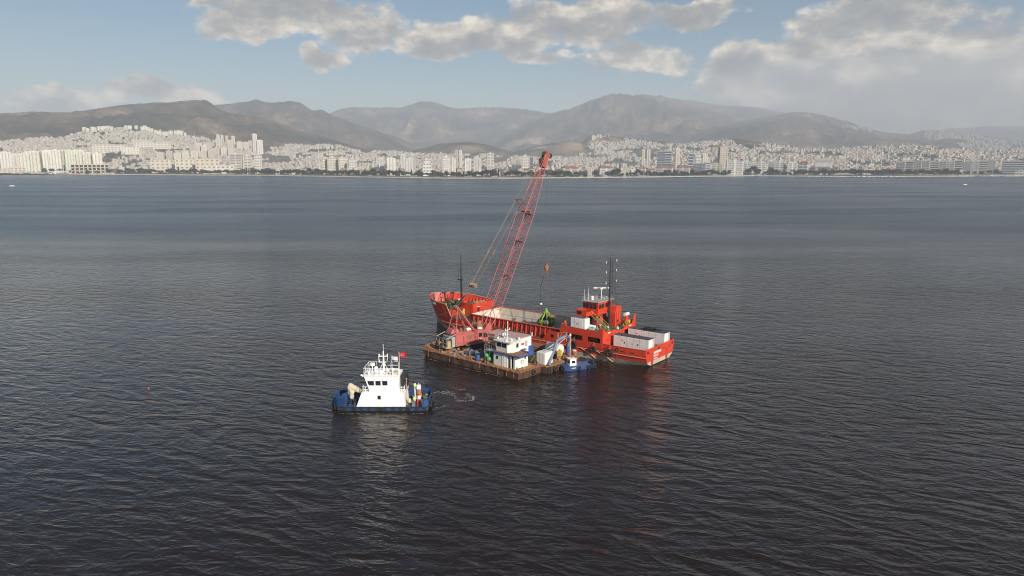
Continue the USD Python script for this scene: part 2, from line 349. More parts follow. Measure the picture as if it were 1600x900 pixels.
_cs = np.array([coast(a) for a in PXS])
frac = np.concatenate([np.linspace(0, 0.004, 4)[:-1], 0.004 + 0.996 * np.linspace(0, 1, ND - 3) ** 1.35])
DIST = _cs[:, None] - 14 + (FARD - _cs[:, None]) * frac[None, :]
PXG = np.repeat(PXS[:, None], ND, 1)
ZG = land_height(PXG, DIST)
BR = np.stack([bearing(a) for a in PXS])
V = np.stack([BR[:, 0:1] * DIST, BR[:, 1:2] * DIST, ZG], -1).reshape(-1, 3)
ii, jj = np.meshgrid(np.arange(NA - 1), np.arange(ND - 1), indexing='ij')
a = (ii * ND + jj).ravel()
Fq = np.stack([a, a + ND, a + ND + 1, a + 1], 1)
def ground_at(px, dist):
    return float(land_height(np.array([float(px)]), np.array([float(dist)]))[0])

def blob_nodes(n, l, key, spots, val_from=1.0):
    "soft patches at ground places (x, y, radius)"
    prev = None
    for i, (x, y, rx, ry) in enumerate(spots):
        n[f'{key}d{i}'] = ('vector_math', {'math_type': 'subtract', 'vector2': (x, y, 0)})
        n[f'{key}m{i}'] = ('vector_math', {'math_type': 'multiply', 'vector2': (1 / rx, 1 / ry, 0)})
        n[f'{key}l{i}'] = ('vector_math', {'math_type': 'length'})
        n[f'{key}f{i}'] = ('map_range', {'from_min': 0.4, 'from_max': 1.3, 'to_min': 1.0, 'to_max': 0.0, 'clamp': True})
        l += [('wp.vector', f'{key}d{i}.vector1'), (f'{key}d{i}.vector', f'{key}m{i}.vector1'), (f'{key}m{i}.vector', f'{key}l{i}.vector1'), (f'{key}l{i}.value', f'{key}f{i}.value')]
        if prev is None: prev = f'{key}f{i}.result'
        else:
            n[f'{key}x{i}'] = ('math', {'math_type': 'maximum'}); l += [(prev, f'{key}x{i}.value1'), (f'{key}f{i}.result', f'{key}x{i}.value2')]; prev = f'{key}x{i}.value'
    return prev
def place(px, D):
    b = bearing(px); return b[0] * D, b[1] * D
quarries = [(*place(905, 5250), 190, 330), (*place(575, 9300), 330, 300), (*place(735, 5150), 120, 200), (*place(980, 5350), 110, 160), (*place(585, 10000), 260, 160), (*place(640, 10000), 130, 160), (*place(820, 8600), 240, 300), (*place(845, 5300), 60, 150), (*place(700, 9000), 100, 200)]
n = {'g': ('geometry', {}), 'wn': ('noise_texture', {'scale': 0.006, 'detail': 4.0}), 'wc': ('vector_math', {'math_type': 'scale', 'scale': 300.0}),
     'wp0': ('vector_math', {'math_type': 'add'}), 'wp': ('vector_math', {'math_type': 'add', 'vector2': (-150, -150, -150)}),
     'n1': ('noise_texture', {'scale': 0.0016, 'detail': 7.0, 'roughness': 0.62}),
     'n2': ('noise_texture', {'scale': 0.010, 'detail': 8.0, 'roughness': 0.74}),
     'add': ('math', {'math_type': 'multiply_add', 'value2': 0.85}), 'sc': ('math', {'math_type': 'multiply', 'value2': 0.5405}),
     'scrub': ('rgb_ramp', {'ramp': [(0.40, (0.028, 0.036, 0.022)), (0.47, (0.068, 0.062, 0.040)), (0.52, (0.125, 0.092, 0.058)), (0.57, (0.20, 0.148, 0.096)), (0.64, (0.33, 0.255, 0.175))]}),
     'low': ('rgb_ramp', {'ramp': [(0.35, (0.09, 0.095, 0.055)), (0.5, (0.20, 0.175, 0.13)), (0.65, (0.34, 0.30, 0.25))]}),
     'sep': ('separate_xyz', {}), 'hz': ('map_range', {'from_min': 70.0, 'from_max': 190.0, 'to_min': 0.0, 'to_max': 1.0, 'clamp': True}),
     'm1': ('mix_color', {}), 'm2': ('mix_color', {'b': (0.46, 0.34, 0.22)}), 'qq': ('math', {'math_type': 'multiply', 'value2': 0.85}),
     'bp': ('bump', {'strength': 1.0, 'distance': 45.0}), 'p': ('principled_bsdf', {'roughness': 0.95, 'specular_ior_level': 0.1})}
l = [('g.position', 'wn.vector'), ('wn.color', 'wc.vector1'), ('wc.vector', 'wp0.vector1'), ('g.position', 'wp0.vector2'), ('wp0.vector', 'wp.vector1'), ('g.position', 'n1.vector'), ('g.position', 'n2.vector'),
     ('n2.fac', 'add.value1'), ('n1.fac', 'add.value3'), ('add.value', 'sc.value1'), ('sc.value', 'scrub.fac'), ('n2.fac', 'low.fac'), ('g.position', 'sep.vector'), ('sep.z', 'hz.value'),
     ('low.color', 'm1.a'), ('scrub.color', 'm1.b'), ('hz.result', 'm1.fac')]
q = blob_nodes(n, l, 'q', quarries)
l += [(q, 'qq.value1'), ('qq.value', 'm2.fac'), ('m1.result', 'm2.a'), ('m2.result', 'p.base_color'), ('n2.fac', 'bp.height'), ('bp.normal', 'p.normal')]
mat('hill_ground', n, l)
land = part('hills', (V, Fq), 'hill_ground', smooth=True)
tag(land, 'hazy brown scrub hills rising behind the city', None, None, 'structure')

# shore: a pale rubble edge and promenade along the water
mat('shore_stone', {'g': ('geometry', {}), 'n': ('noise_texture', {'scale': 0.08, 'detail': 6.0, 'roughness': 0.7}),
                    'r': ('rgb_ramp', {'ramp': [(0.3, (0.18, 0.16, 0.13)), (0.5, (0.40, 0.36, 0.30)), (0.7, (0.55, 0.51, 0.44))]}), 'p': ('principled_bsdf', {'roughness': 0.9})},
    [('g.position', 'n.vector'), ('n.fac', 'r.fac'), ('r.color', 'p.base_color')])
pxs = np.linspace(-420, 2020, 500); rows = [(-6, -0.8), (-1, 1.4), (2, 2.6), (20, 2.9)]
sv = []
for a in pxs:
    b = bearing(a); c = coast(a); w = 1 + 0.5 * math.sin(a * 0.05) + 0.3 * math.sin(a * 0.17)
    for off, z in rows:
        d = c + (off if off < 5 else off * w); sv.append((b[0] * d, b[1] * d, z))
ii, jj = np.meshgrid(np.arange(len(pxs) - 1), np.arange(3), indexing='ij'); a = (ii * 4 + jj).ravel()
shore = part('sea_wall', (np.array(sv), np.stack([a, a + 4, a + 5, a + 1], 1)), 'shore_stone')
tag(shore, 'pale stone sea wall and promenade edge along the far shore', None, None, 'structure')

# haze: one box of even thin air round everything
mat('haze_air', {'v': ('principled_volume', {'color': (0.80, 0.89, 1.0), 'density': 1.05e-4, 'anisotropy': 0.0})}, surface=None, volume='v.volume')
hz = part('haze', MB().box(-14500, 14500, -2000, 14600, -2.6, 1125.0), 'haze_air')
tag(hz, 'thin pale haze over the bay and the hills', None, None, 'stuff')

# low cloud lying over the ridges to the right: a soft lens of mist standing in the air there, wholly inside the haze
mat('cloud_mist', {'v': ('principled_volume', {'color': (0.86, 0.87, 0.88), 'density': 3.2e-4, 'anisotropy': 0.0})}, surface=None, volume='v.volume')
mx_, my_ = bearing(1480) * 8300
ic = trimesh.creation.icosphere(4, 1.0); mv = np.array(ic.vertices); mv *= (1 + 0.35 * (meshkit.fbm(mv * 2.3 + 5, 3, 4) - 0.5))[:, None]
mv = mv * [2700, 1500, 420] + [mx_, my_, 660]; mv[:, 2] = np.minimum(mv[:, 2], 1105.0)
tag(part('low_cloud', (mv, ic.faces), 'cloud_mist', smooth=True), 'grey low cloud veiling the ridges at the right', None, None, 'stuff')
# ================================================================ CITY AND SHORE
rng = np.random.default_rng(41)
ORD = 'first second third fourth fifth sixth seventh eighth ninth tenth eleventh twelfth thirteenth fourteenth fifteenth sixteenth seventeenth eighteenth nineteenth twentieth'.split()
ORD += ['twenty-' + o for o in ORD[:9]] + ['thirtieth'] + ['thirty-' + o for o in ORD[:9]]
MARKS = [(-999, 'left picture edge'), (160, 'pale left towers'), (258, 'long pale yellow block'), (341, 'three yellow blocks'), (404, 'tall cream cube block'), (470, 'low red roof range'), (535, 'yellow ochre block'), (611, 'first white tower'), (667, 'pinkish block'), (697, 'third white tower'), (746, 'twin white towers'), (853, 'crane boom tip'), (893, 'wide pink house'), (960, 'tall dark tree'), (1038, 'long red roof'), (1093, 'blue glass pair'), (1148, 'eight storey white block'), (1238, 'white balconied pair'), (1318, 'ferry pavilion'), (1380, 'tallest minaret'), (1440, 'middle promenade flats'), (1508, 'long pier shed')]
PENDING = []
def label_later(prim, base, px): PENDING.append((base, px, prim))
def settle_labels():
    seen = {}
    for base, px, prim in sorted(PENDING, key=lambda q: (q[0], q[1])):
        mark = [m for x, m in MARKS if x <= px][-1]; k = seen.get((base, mark), 0); seen[(base, mark)] = k + 1
        prim.SetCustomDataByKey('label', f'{base}, {ORD[min(k, 38)]} rightward from the {mark}')
def wall_mat(name, ramp, storey=3.1, dark=0.55):
    "plaster in a house's own tone, weather stained; far windows as darker courses of openings"
    mat(name, {'oi': ('object_info', {}), 'r': ('rgb_ramp', {'ramp': ramp, 'interpolate': False}), 'tc': ('texture_coordinate', {}), 'g': ('geometry', {}),
               'n': ('noise_texture', {'scale': 0.12, 'detail': 5.0, 'roughness': 0.65}), 'nr': ('map_range', {'from_min': 0.3, 'from_max': 0.7, 'to_min': 0.66, 'to_max': 0.96, 'clamp': True}),
               'ml': ('vector_math', {'math_type': 'scale'}), 'p': ('principled_bsdf', {'roughness': 0.85, 'specular_ior_level': 0.2})},
        [('oi.random', 'r.fac'), ('g.position', 'n.vector'), ('n.fac', 'nr.value'), ('r.color', 'ml.vector1'), ('nr.result', 'ml.scale'), ('ml.vector', 'p.base_color')])
wall_mat('plaster_tower', [(0.0, (0.70, 0.69, 0.58)), (0.25, (0.68, 0.70, 0.58)), (0.5, (0.74, 0.73, 0.68)), (0.7, (0.70, 0.63, 0.56)), (0.85, (0.74, 0.73, 0.62))])
wall_mat('plaster_house', [(0.0, (0.52, 0.48, 0.42)), (0.2, (0.62, 0.60, 0.55)), (0.4, (0.55, 0.47, 0.39)), (0.55, (0.66, 0.64, 0.62)), (0.7, (0.45, 0.43, 0.42)), (0.85, (0.58, 0.53, 0.42))])
wall_mat('plaster_cream', [(0.0, (0.63, 0.59, 0.49)), (0.5, (0.66, 0.63, 0.55)), (0.8, (0.63, 0.56, 0.43))])
wall_mat('plaster_white', [(0.0, (0.68, 0.67, 0.64)), (0.5, (0.62, 0.62, 0.60)), (0.8, (0.66, 0.63, 0.58))])
wall_mat('concrete_grey', [(0.0, (0.34, 0.34, 0.34)), (0.5, (0.40, 0.38, 0.35)), (0.8, (0.30, 0.31, 0.33))])
wall_mat('clay_tile', [(0.0, (0.34, 0.135, 0.085)), (0.3, (0.40, 0.18, 0.12)), (0.6, (0.30, 0.14, 0.10)), (0.8, (0.36, 0.22, 0.17))])
wall_mat('flat_roof', [(0.0, (0.42, 0.40, 0.37)), (0.4, (0.30, 0.29, 0.28)), (0.7, (0.50, 0.48, 0.45))])
mat('far_window', {'p': ('principled_bsdf', {'base_color': (0.17, 0.18, 0.19), 'roughness': 0.3})})
mat('balcony_tone', {'p': ('principled_bsdf', {'base_color': (0.36, 0.35, 0.32), 'roughness': 0.8})})
mat('office_glass', {'p': ('principled_bsdf', {'base_color': (0.05, 0.075, 0.11), 'roughness': 0.18, 'specular_ior_level': 0.7})})
mat('far_shade', {'p': ('principled_bsdf', {'base_color': (0.30, 0.27, 0.23), 'roughness': 0.8})})

# prototypes are built 1 x 1 x 1 (width along x, depth along y, height along z), front towards -y
def far_building(name, label, cat, wall, kind, loc, rz, dims, group=None, floors=6, bays=4, roof='flat_roof'):
    t = UsdGeom.Xform.Define(stage, numbered('/World/' + name))
    t.AddTranslateOp().Set(Gf.Vec3d(*map(float, loc))); t.AddRotateZOp().Set(float(rz)); t.AddScaleOp().Set(Gf.Vec3f(*map(float, dims)))
    t = t.GetPrim(); tag(t, label, cat, group)
    if kind == 'tower':        # slab with projecting bays and dark balcony slots between them
        m = MB().box(-.46, .46, -.42, .46, -0.04, 1.0)
        for i in range(bays):
            x = -.5 + (i + .5) / bays; m.box(x - .30 / bays, x + .30 / bays, -.5, -.415, -0.04, 1.0)
        part('wall', m, wall, t)
        s = MB()
        for k in range(bays - 1):
            x = -.5 + (k + 1) / bays
            part('balcony_slot', MB().box(x - .13 / bays, x + .13 / bays, -.432, -.40, .03, .97), 'balcony_tone', t)
        for sx in (-1, 1): part('window_column', MB().box(sx * .46 - .012, sx * .46 + .012, -.2, .2, .05, .95), 'balcony_tone', t)
        part('lift_house', MB().box(-.16, .16, -.12, .28, 1.0, 1.055), wall, t)
        part('parapet', MB().box(-.47, .47, -.43, -.40, 1.0, 1.02).box(-.47, .47, .43, .46, 1.0, 1.02), wall, t)
    elif kind in ('flat', 'hip', 'grid'):
        part('wall', MB().box(-.5, .5, -.5, .5, -0.1, 1.0), wall, t)
        top = 1.0
        for k in range(floors):
            z0 = (k + .36) / floors; z1 = (k + .82) / floors
            if kind == 'grid':
                for i in range(bays):
                    x = -.5 + (i + .5) / bays; part('window', MB().box(x - .30 / bays, x + .30 / bays, -.512, -.49, z0, z1), 'far_window', t)
            else:
                part('window_band', MB().box(-.44, -.06, -.512, -.49, z0, z1).box(.06, .44, -.512, -.49, z0, z1).box(-.512, -.49, -.3, .3, z0, z1).box(.49, .512, -.3, .3, z0, z1), 'far_window', t)
                part('balcony', MB().box(-.47, -.03, -.56, -.51, k / floors + .004, k / floors + .30 / floors).box(.03, .47, -.56, -.51, k / floors + .004, k / floors + .30 / floors), wall, t)
        if kind == 'hip':
            part('roof', MB().add([(-.56, -.58, 1.0), (.56, -.58, 1.0), (.56, .58, 1.0), (-.56, .58, 1.0), (-.25, 0, 1.22), (.25, 0, 1.22)], [(0, 1, 5, 4), (2, 3, 4, 5)]).add([(-.56, -.58, 1.0), (.56, -.58, 1.0), (.56, .58, 1.0), (-.56, .58, 1.0), (-.25, 0, 1.22), (.25, 0, 1.22)], [(1, 2, 5), (3, 0, 4), (3, 2, 1), (3, 1, 0)]), roof, t)
        else:
            part('roof', MB().box(-.49, .49, -.49, .49, 1.0, 1.012), roof, t)
            part('stair_house', MB().box(-.14, .12, .0, .3, 1.012, 1.09), wall, t)
    elif kind == 'long':       # terraces of equal houses in one long block
        m = MB().box(-.5, .5, -.42, .5, -0.1, 1.0)
        for i in range(bays):
            x = -.5 + (i + .5) / bays; m.box(x - .34 / bays, x + .34 / bays, -.5, -.41, -0.1, 0.97)
        part('wall', m, wall, t)
        for i in range(bays):
            x = -.5 + (i + .5) / bays
            for k in range(floors):
                part('window', MB().box(x - .22 / bays, x + .22 / bays, -.512, -.49, (k + .35) / floors, (k + .75) / floors), 'far_window', t)
        part('roof', MB().box(-.51, .51, -.44, .51, 1.0, 1.03), roof, t)
    elif kind == 'office':
        part('wall', MB().box(-.49, .49, -.48, .49, -0.1, .99), 'office_glass', t)
        for k in range(floors + 1): part('floor_slab', MB().box(-.5, .5, -.5, .5, k / floors - .02, k / floors + (.09 if bays else .25) / floors), wall, t)
        part('plant_room', MB().box(-.2, .25, -.1, .3, 1.0, 1.1), 'concrete_grey', t)
    elif kind == 'frame':      # unfinished open concrete frame
        for k in range(floors + 1): part('floor_slab', MB().box(-.5, .5, -.5, .5, k / floors - .03, k / floors + .04), wall, t)
        for i in range(bays + 1):
            x = -.5 + i / bays; part('column', MB().box(max(x - .014, -.5), min(x + .014, .5), -.5, -.4, -.1, 1.0), wall, t)
        part('back_wall', MB().box(-.49, .49, .3, .49, -.1, .98), 'far_shade', t)
    elif kind == 'hall':
        part('wall', MB().box(-.5, .5, -.5, .5, -.1, .72), wall, t)
        part('roof', MB().prism([(-.53, .72), (.53, .72), (.45, .86), (.2, .97), (0, 1.0), (-.2, .97), (-.45, .86)], 0, -.51, .51), roof, t)
        part('door_row', MB().box(-.4, .4, -.51, -.49, .0, .4), 'far_window', t)
    return t
def site(px, D):
    b = bearing(px); return b[0] * D, b[1] * D, float(land_height(np.array([float(px)]), np.array([float(D)]))[0])
def put(px, ytop, wpx, D, depth, **k):
    "dims from the width and the roof line seen at that distance"
    x, y, z = site(px, D); b = bearing(px)
    dist = D; w = wpx / FPX * D
    h = max(CAMH + tanel(px, ytop) * D - z, 5.0)
    return (x, y, z), -math.degrees(math.atan2(b[0], b[1])), (w, depth, h)

YS = np.zeros_like(ZG)
for i in range(NA):
    el = (ZG[i] - CAMH) / DIST[i]
    # picture row of every ground point at this bearing
    c, s = math.cos(PITCH), math.sin(PITCH); hx = math.hypot(BR[i, 0], BR[i, 1])
    fwd = BR[i, 1] * c - el * s; upc = BR[i, 1] * s + el * c
    YS[i] = 450 - FPX * upc / fwd
VIS = np.minimum.accumulate(YS, axis=1)
def distance_seen(px, y):
    i = np.clip(np.round((px - PXS[0]) / (PXS[1] - PXS[0])).astype(int), 0, NA - 1); out = np.zeros(len(px))
    for n_, (a, b) in enumerate(zip(i, y)):
        j = int(np.searchsorted(-VIS[a], -b))
        if j <= 0 or j >= ND: out[n_] = 0; continue
        y0, y1 = VIS[a, j - 1], VIS[a, j]; t = 0 if y0 == y1 else (y0 - b) / (y0 - y1)
        out[n_] = DIST[a, j - 1] + t * (DIST[a, j] - DIST[a, j - 1])
    return out
BUILT = []   # (px, D, half width px) of single buildings, so that the mass of houses keeps clear of them
def single(name, label, cat, wall, kind, px, ytop, wpx, off, depth=16, turn=0.0, group=None, **kw):
    # off: metres behind the shore, or, if negative, minus the picture row at which its foot is seen on the slope
    D = coast(px) + off if off >= 0 else max(float(distance_seen(np.array([float(px)]), np.array([-float(off)]))[0]), coast(px) + 300)
    loc, rz, dims = put(px, ytop, wpx, D, depth)
    BUILT.append((px, D, wpx / 2))
    return far_building(name, label, cat, wall, kind, loc, rz + turn, dims, group, **kw)

# --- the wall of tall slabs by the left shore
tw = [(-6, 237.5, 17), (9, 238, 13), (24, 241.5, 19), (40, 240, 11), (53, 237, 17), (65.5, 238.5, 8), (75, 235.8, 13), (88, 235, 14), (99, 236, 9), (110, 235.6, 13), (119.5, 235, 7), (127.5, 235.6, 11), (139.5, 239, 13), (152, 240, 12)]
tn = ['cut by the left edge of the picture', 'second in from the left edge', 'wide and low, in front of two taller ones', 'narrow, right of the wide low one', 'broad cream, near the middle of its left half', 'narrowest of the left half, set back', 'tall, just left of the broadest face', 'tallest and broadest of the row', 'narrow, right of the tallest', 'rosy, third right of the tallest', 'slim, between two wide ones', 'above the open concrete frame', 'shorter, second from the right end', 'last at the right end of the row']
for i, ((x, y, w), d) in enumerate(zip(tw, tn)):
    single('tower_block', f'pale left shore tower, {d}', 'tower block', 'plaster_tower', 'tower', x, y, w, 190 + 45 * (i % 3 == 2) - 30 * (i % 2) + (40 if w < 10 else 0), 26, (-14, 10, 6, -8)[i % 4], bays=4 if w > 12 else 3)
single('concrete_frame', 'open concrete frame building at the foot of the pale left towers', 'building', 'plaster_cream', 'frame', 140, 257.2, 44, 70, 26, floors=3, bays=9)
single('lowrise_block', 'low beige block with dark bays at the far left shore', 'apartment block', 'plaster_cream', 'grid', 6, 263, 22, 60, 14, floors=3, bays=5)
single('lowrise_block', 'low beige block with dark stair tower right of the far left one', 'apartment block', 'plaster_cream', 'grid', 27, 262, 17, 70, 14, floors=3, bays=4)
single('storage_hall', 'long white hall on the shore below the left towers', 'hall', 'plaster_white', 'hall', 97, 266, 19, 40, 16, roof='flat_roof')

# --- rows on the left hill
hill_t = [(137.5, 197.5, 6), (141.5, 199, 5), (150, 197, 6), (154, 198, 5), (160.5, 196.3, 7), (168, 195.8, 7), (174, 195.5, 6), (180, 196.5, 5), (201.5, 195, 5), (208, 195, 6), (218, 195, 5), (226, 196.5, 5), (231, 195.2, 6), (236, 197.5, 5), (241.5, 199.5, 6), (247, 202, 6), (253, 203.5, 6), (262, 204.5, 9), (271, 203, 7), (278, 203, 6), (282.5, 202.5, 5), (288, 203, 6), (292, 206, 4)]
for i, (x, y, w) in enumerate(hill_t):
    single('hill_tower', f'small pale tower on the left hill crest, {ORD[i]} from the left of its row', 'tower block', 'plaster_tower', 'tower', x, y + 1.5, w * .82, -(y + 8.0), 20, ((i * 29) % 40) - 20, group='tower blocks along the crest of the left hill', bays=3)
blocks = [(172, 226, 38, -238, 'long pinkish slab of terraced flats in the middle of the left hillside', 'plaster_cream', 9, 4), (205, 230, 22, -241, 'short pale slab of flats below the long pinkish slab', 'plaster_tower', 6, 4), (240, 222.5, 46, -232, 'long orange slab of flats on the left hillside', 'plaster_cream', 11, 3), (224, 217.5, 25, -225, 'cream slab of flats behind the long orange slab', 'plaster_house', 7, 4), (262, 219, 22, -226, 'grey slab of flats behind the right end of the orange slab', 'plaster_house', 6, 4)]
for x, y, w, off, lab, m, b, f in blocks:
    single('terraced_flats', lab, 'apartment block', m, 'long', x, y, w, off, 18, bays=b, floors=f)
mid = [(303, 226, 9), (312, 223.5, 8), (320, 227, 8), (328, 226, 9), (345, 217, 10), (343, 210.5, 5), (349.5, 211, 4), (357, 212.5, 4), (362, 219, 9), (366, 213, 5), (376, 221.5, 9), (386, 222, 8), (393, 220, 6), (339, 232, 10), (351, 231, 10), (362, 232, 9), (305, 236, 10), (318, 236, 11), (330, 235, 9), (290, 236, 10), (278, 239, 10), (266, 236, 9), (252, 238, 10)]
for i, (x, y, w) in enumerate(mid):
    label_later(single('apartment_tower', 'x', 'tower block', 'plaster_cream' if i % 3 else 'plaster_house', 'tower', x, y, w, -(y + 12.5), 20, ((i * 31) % 40) - 20, group='cream towers behind the left park', bays=3), 'upper cream apartment tower' if y < 225 else 'lower cream apartment tower', x)
single('apartment_tower', 'tall lone white tower block right of the left hill, above its neighbours', 'tower block', 'plaster_white', 'tower', 400, 210, 7, -238, 22, 8, bays=3)
single('apartment_tower', 'white tower block attached right of the tall lone one, a storey shelf lower', 'tower block', 'plaster_white', 'tower', 407.5, 219.5, 9, -240, 22, 8, bays=3)

# --- blocks along the front, left to right
front = [
 (258, 249.5, 36, 260, 'long', 'plaster_cream', 'long pale yellow block behind the left park, westernmost of three', 6, 4), (291, 249, 31, 265, 'long', 'plaster_cream', 'long pale yellow block behind the left park, middle of three', 5, 4), (324, 248.5, 32, 270, 'long', 'plaster_cream', 'long pale yellow block behind the left park, easternmost of three', 5, 4),
 (341, 258.5, 42, 150, 'long', 'plaster_cream', 'low cream range behind the trees right of the left park', 7, 2), (369, 241.5, 17, 330, 'flat', 'plaster_house', 'square beige block with balcony bands behind the white hall', 4, 7), (387, 243.5, 11, 340, 'flat', 'plaster_cream', 'plain ochre block beside the square beige one', 3, 6),
 (404, 241.5, 10, 220, 'grid', 'plaster_cream', 'tall cream cube block rising over the dark park trees', 3, 7), (508, 247, 10, 230, 'grid', 'plaster_cream', 'narrow cream block left of the yellow pair by the trees', 3, 6), (520, 246, 15, 235, 'grid', 'plaster_cream', 'wide cream block, left of the yellow one', 4, 7), (535, 245.5, 12, 240, 'grid', 'plaster_cream', 'yellow ochre block right of the wide cream one', 3, 7), (551, 248, 11, 235, 'grid', 'plaster_white', 'pale grey blue block right of the yellow ochre one', 3, 6),
 (596, 247.5, 8, 200, 'tower', 'plaster_white', 'white tower left of the first pair, its left side in shade', 2, 7), (611, 247.3, 14, 170, 'tower', 'plaster_white', 'broad white tower, first from the left along the central shore', 3, 7), (630, 242, 8, 260, 'tower', 'plaster_white', 'pale slab tower behind and left of the second white tower', 2, 8), (645, 242, 10, 300, 'tower', 'plaster_house', 'grey framed block behind the second white tower', 3, 8), (640, 247.5, 12, 180, 'tower', 'plaster_white', 'white tower, second from the left along the central shore', 3, 7),
 (667, 249, 10, 200, 'grid', 'plaster_house', 'pinkish block between the second and third white tower', 3, 6), (667.5, 255, 14, 150, 'grid', 'plaster_white', 'stepped white house in front of the pinkish block', 3, 4), (697, 246, 12, 170, 'grid', 'plaster_white', 'white tower with square windows, third from the left along the central shore', 4, 8), (709, 247.5, 7, 190, 'tower', 'plaster_cream', 'cream slab leaning on the third white tower', 2, 7), (731, 248.5, 11, 190, 'tower', 'plaster_white', 'left of the twin white towers with reddish stair strips', 3, 7), (746, 248, 12, 180, 'tower', 'plaster_white', 'right of the twin white towers with reddish stair strips', 3, 7),
 (713.5, 235.5, 5, 900, 'tower', 'plaster_house', 'pinkish tower, left of a pair far behind the third white tower', 2, 8), (719.5, 235.5, 5, 900, 'tower', 'plaster_house', 'pinkish tower, right of a pair far behind the third white tower', 2, 8), (766, 240, 11, 760, 'flat', 'plaster_house', 'pinkish slab block far behind the twin towers', 3, 6),
 (821, 244, 12, 520, 'grid', 'plaster_white', 'bright white block just left of the crane boom tip', 4, 6), (830, 246, 5, 540, 'office', 'concrete_grey', 'dark narrow block right of the bright white one', 1, 6),
 (893, 262.5, 21, 60, 'hip', 'plaster_house', 'wide pink house with red roof right of the crane boom, on the shore', 4, 4), (923, 262.5, 10, 55, 'grid', 'plaster_cream', 'cream shore house with a blank grey side wall', 3, 4), (947, 262.3, 21, 60, 'hip', 'plaster_white', 'wide white house with red roof, left of the tall dark tree', 4, 4), (979, 262.4, 10, 60, 'grid', 'plaster_cream', 'cream shore house right of the tall dark tree', 3, 4), (1004, 262.5, 10, 60, 'hip', 'plaster_white', 'small white red roofed house by the central right shore', 3, 4), (1038, 261.5, 27, 70, 'hip', 'plaster_white', 'broad white house with long red roof among bushes', 5, 4), (1068, 261, 20, 70, 'hip', 'plaster_white', 'white house with red roof left of the blue glass blocks', 4, 4),
 (1088.5, 256, 9, 90, 'office', 'concrete_grey', 'dark blue glass block, left of two on the right shore', 1, 8), (1097.5, 255.5, 7, 110, 'office', 'concrete_grey', 'dark blue glass block, right of two on the right shore', 1, 8), (1105, 254, 8, 100, 'office', 'plaster_white', 'pale block with green glass bands beside the blue glass pair', 0, 7), (1120, 256.5, 14, 120, 'flat', 'plaster_cream', 'cream apartment house left of the big grey fronted block', 3, 6),
 (1148, 251.5, 24, 60, 'flat', 'plaster_white', 'big eight storey white block with a grey side on the right shore', 5, 8), (1168, 253.5, 12, 70, 'flat', 'plaster_white', 'white balconied block right of the big eight storey one', 3, 7), (1190, 253.5, 12, 60, 'flat', 'plaster_white', 'white banded block on the point with a tree before it', 3, 6), (1177, 255, 7, 120, 'flat', 'plaster_cream', 'cream block half hidden left of the white banded one', 2, 6),
 (1130, 228.5, 11, 640, 'grid', 'plaster_cream', 'tall beige tower standing alone above the right hand city', 3, 12), (1124, 231, 5, 660, 'office', 'concrete_grey', 'dark side wing of the tall beige tower', 1, 11), (1058, 232, 7, 780, 'tower', 'plaster_cream', 'slim cream tower right of the blue glass blocks inland', 2, 10), (1032, 236.5, 10, 760, 'office', 'concrete_grey', 'blue grey glass block, left of two far inland', 1, 8), (1043, 236, 11, 790, 'office', 'plaster_white', 'pale blue glass block, right of two far inland', 1, 8), (1046, 226, 4.5, 1150, 'tower', 'plaster_cream', 'slim pale tower highest among the inland cluster', 2, 10), (1079, 240, 6, 640, 'office', 'plaster_white', 'small glass block with white frame inland', 1, 6), (1091, 239.5, 7, 650, 'grid', 'plaster_white', 'white gridded block inland left of the beige tower', 3, 6), (1101, 240.5, 8, 640, 'tower', 'plaster_cream', 'cream slab block inland left of the beige tower', 3, 6), (1005, 234, 5, 900, 'tower', 'plaster_cream', 'left of two small cream towers inland', 2, 8), (1013, 234, 6, 900, 'tower', 'plaster_house', 'right of two small cream towers inland', 2, 8),
 (1219, 253.5, 16, 60, 'flat', 'plaster_white', 'white block with balconies right of the point, left of two', 3, 6), (1238, 254.5, 14, 60, 'flat', 'plaster_white', 'white block with balconies right of the point, right of two', 3, 6), (1206, 253, 9, 90, 'flat', 'plaster_house', 'grey block half behind the white balconied pair', 2, 6), (1256, 255, 12, 150, 'hip', 'plaster_white', 'bright white gabled house behind the right park trees', 3, 4),
 (1287, 247.5, 22, 520, 'hall', 'plaster_white', 'long white hall roof amid the right hand houses', 3, 3)]
for x, y, w, off, kind, m, lab, b, f in front:
    single({'tower': 'tower_block', 'hip': 'red_roof_house', 'office': 'office_block', 'hall': 'market_hall'}.get(kind, 'apartment_block'), lab, {'tower': 'tower block', 'hip': 'house', 'office': 'office block', 'hall': 'hall'}.get(kind, 'apartment block'), m, kind, x, y, w, off, 15 if w > 14 else 13, ((int(x) * 7) % 30) - 15, bays=b, floors=f, roof='clay_tile' if kind == 'hip' else 'flat_roof')
for i, x in enumerate(np.linspace(1408, 1548, 12)):
    single('shore_apartments', f'apartment block {ORD[i]} from left in the dense row behind right promenade trees', 'apartment block', ('plaster_house', 'plaster_cream', 'concrete_grey')[i % 3], ('flat', 'office', 'grid')[i % 3], x, 253.5 - (i * 5) % 4 * .8, 10.5, 130 + (i * 17) % 30, 15, ((i * 17) % 16) - 8, group='apartment blocks behind the right promenade', bays=0 if i % 3 == 1 else 3, floors=6)
single('office_block', 'wide green glass office block with pale floor bands near the right edge', 'office block', 'plaster_white', 'office', 1584, 252, 25, 120, 20, bays=0, floors=6)
single('office_block', 'dark office block cut by the right edge of the picture', 'office block', 'concrete_grey', 'office', 1602, 248, 14, 170, 24, bays=1, floors=7)
single('shore_pavilion', 'low white pavilion on the quay at the right edge', 'pavilion', 'plaster_white', 'grid', 1597, 265.5, 12, 10, 12, bays=3, floors=2)

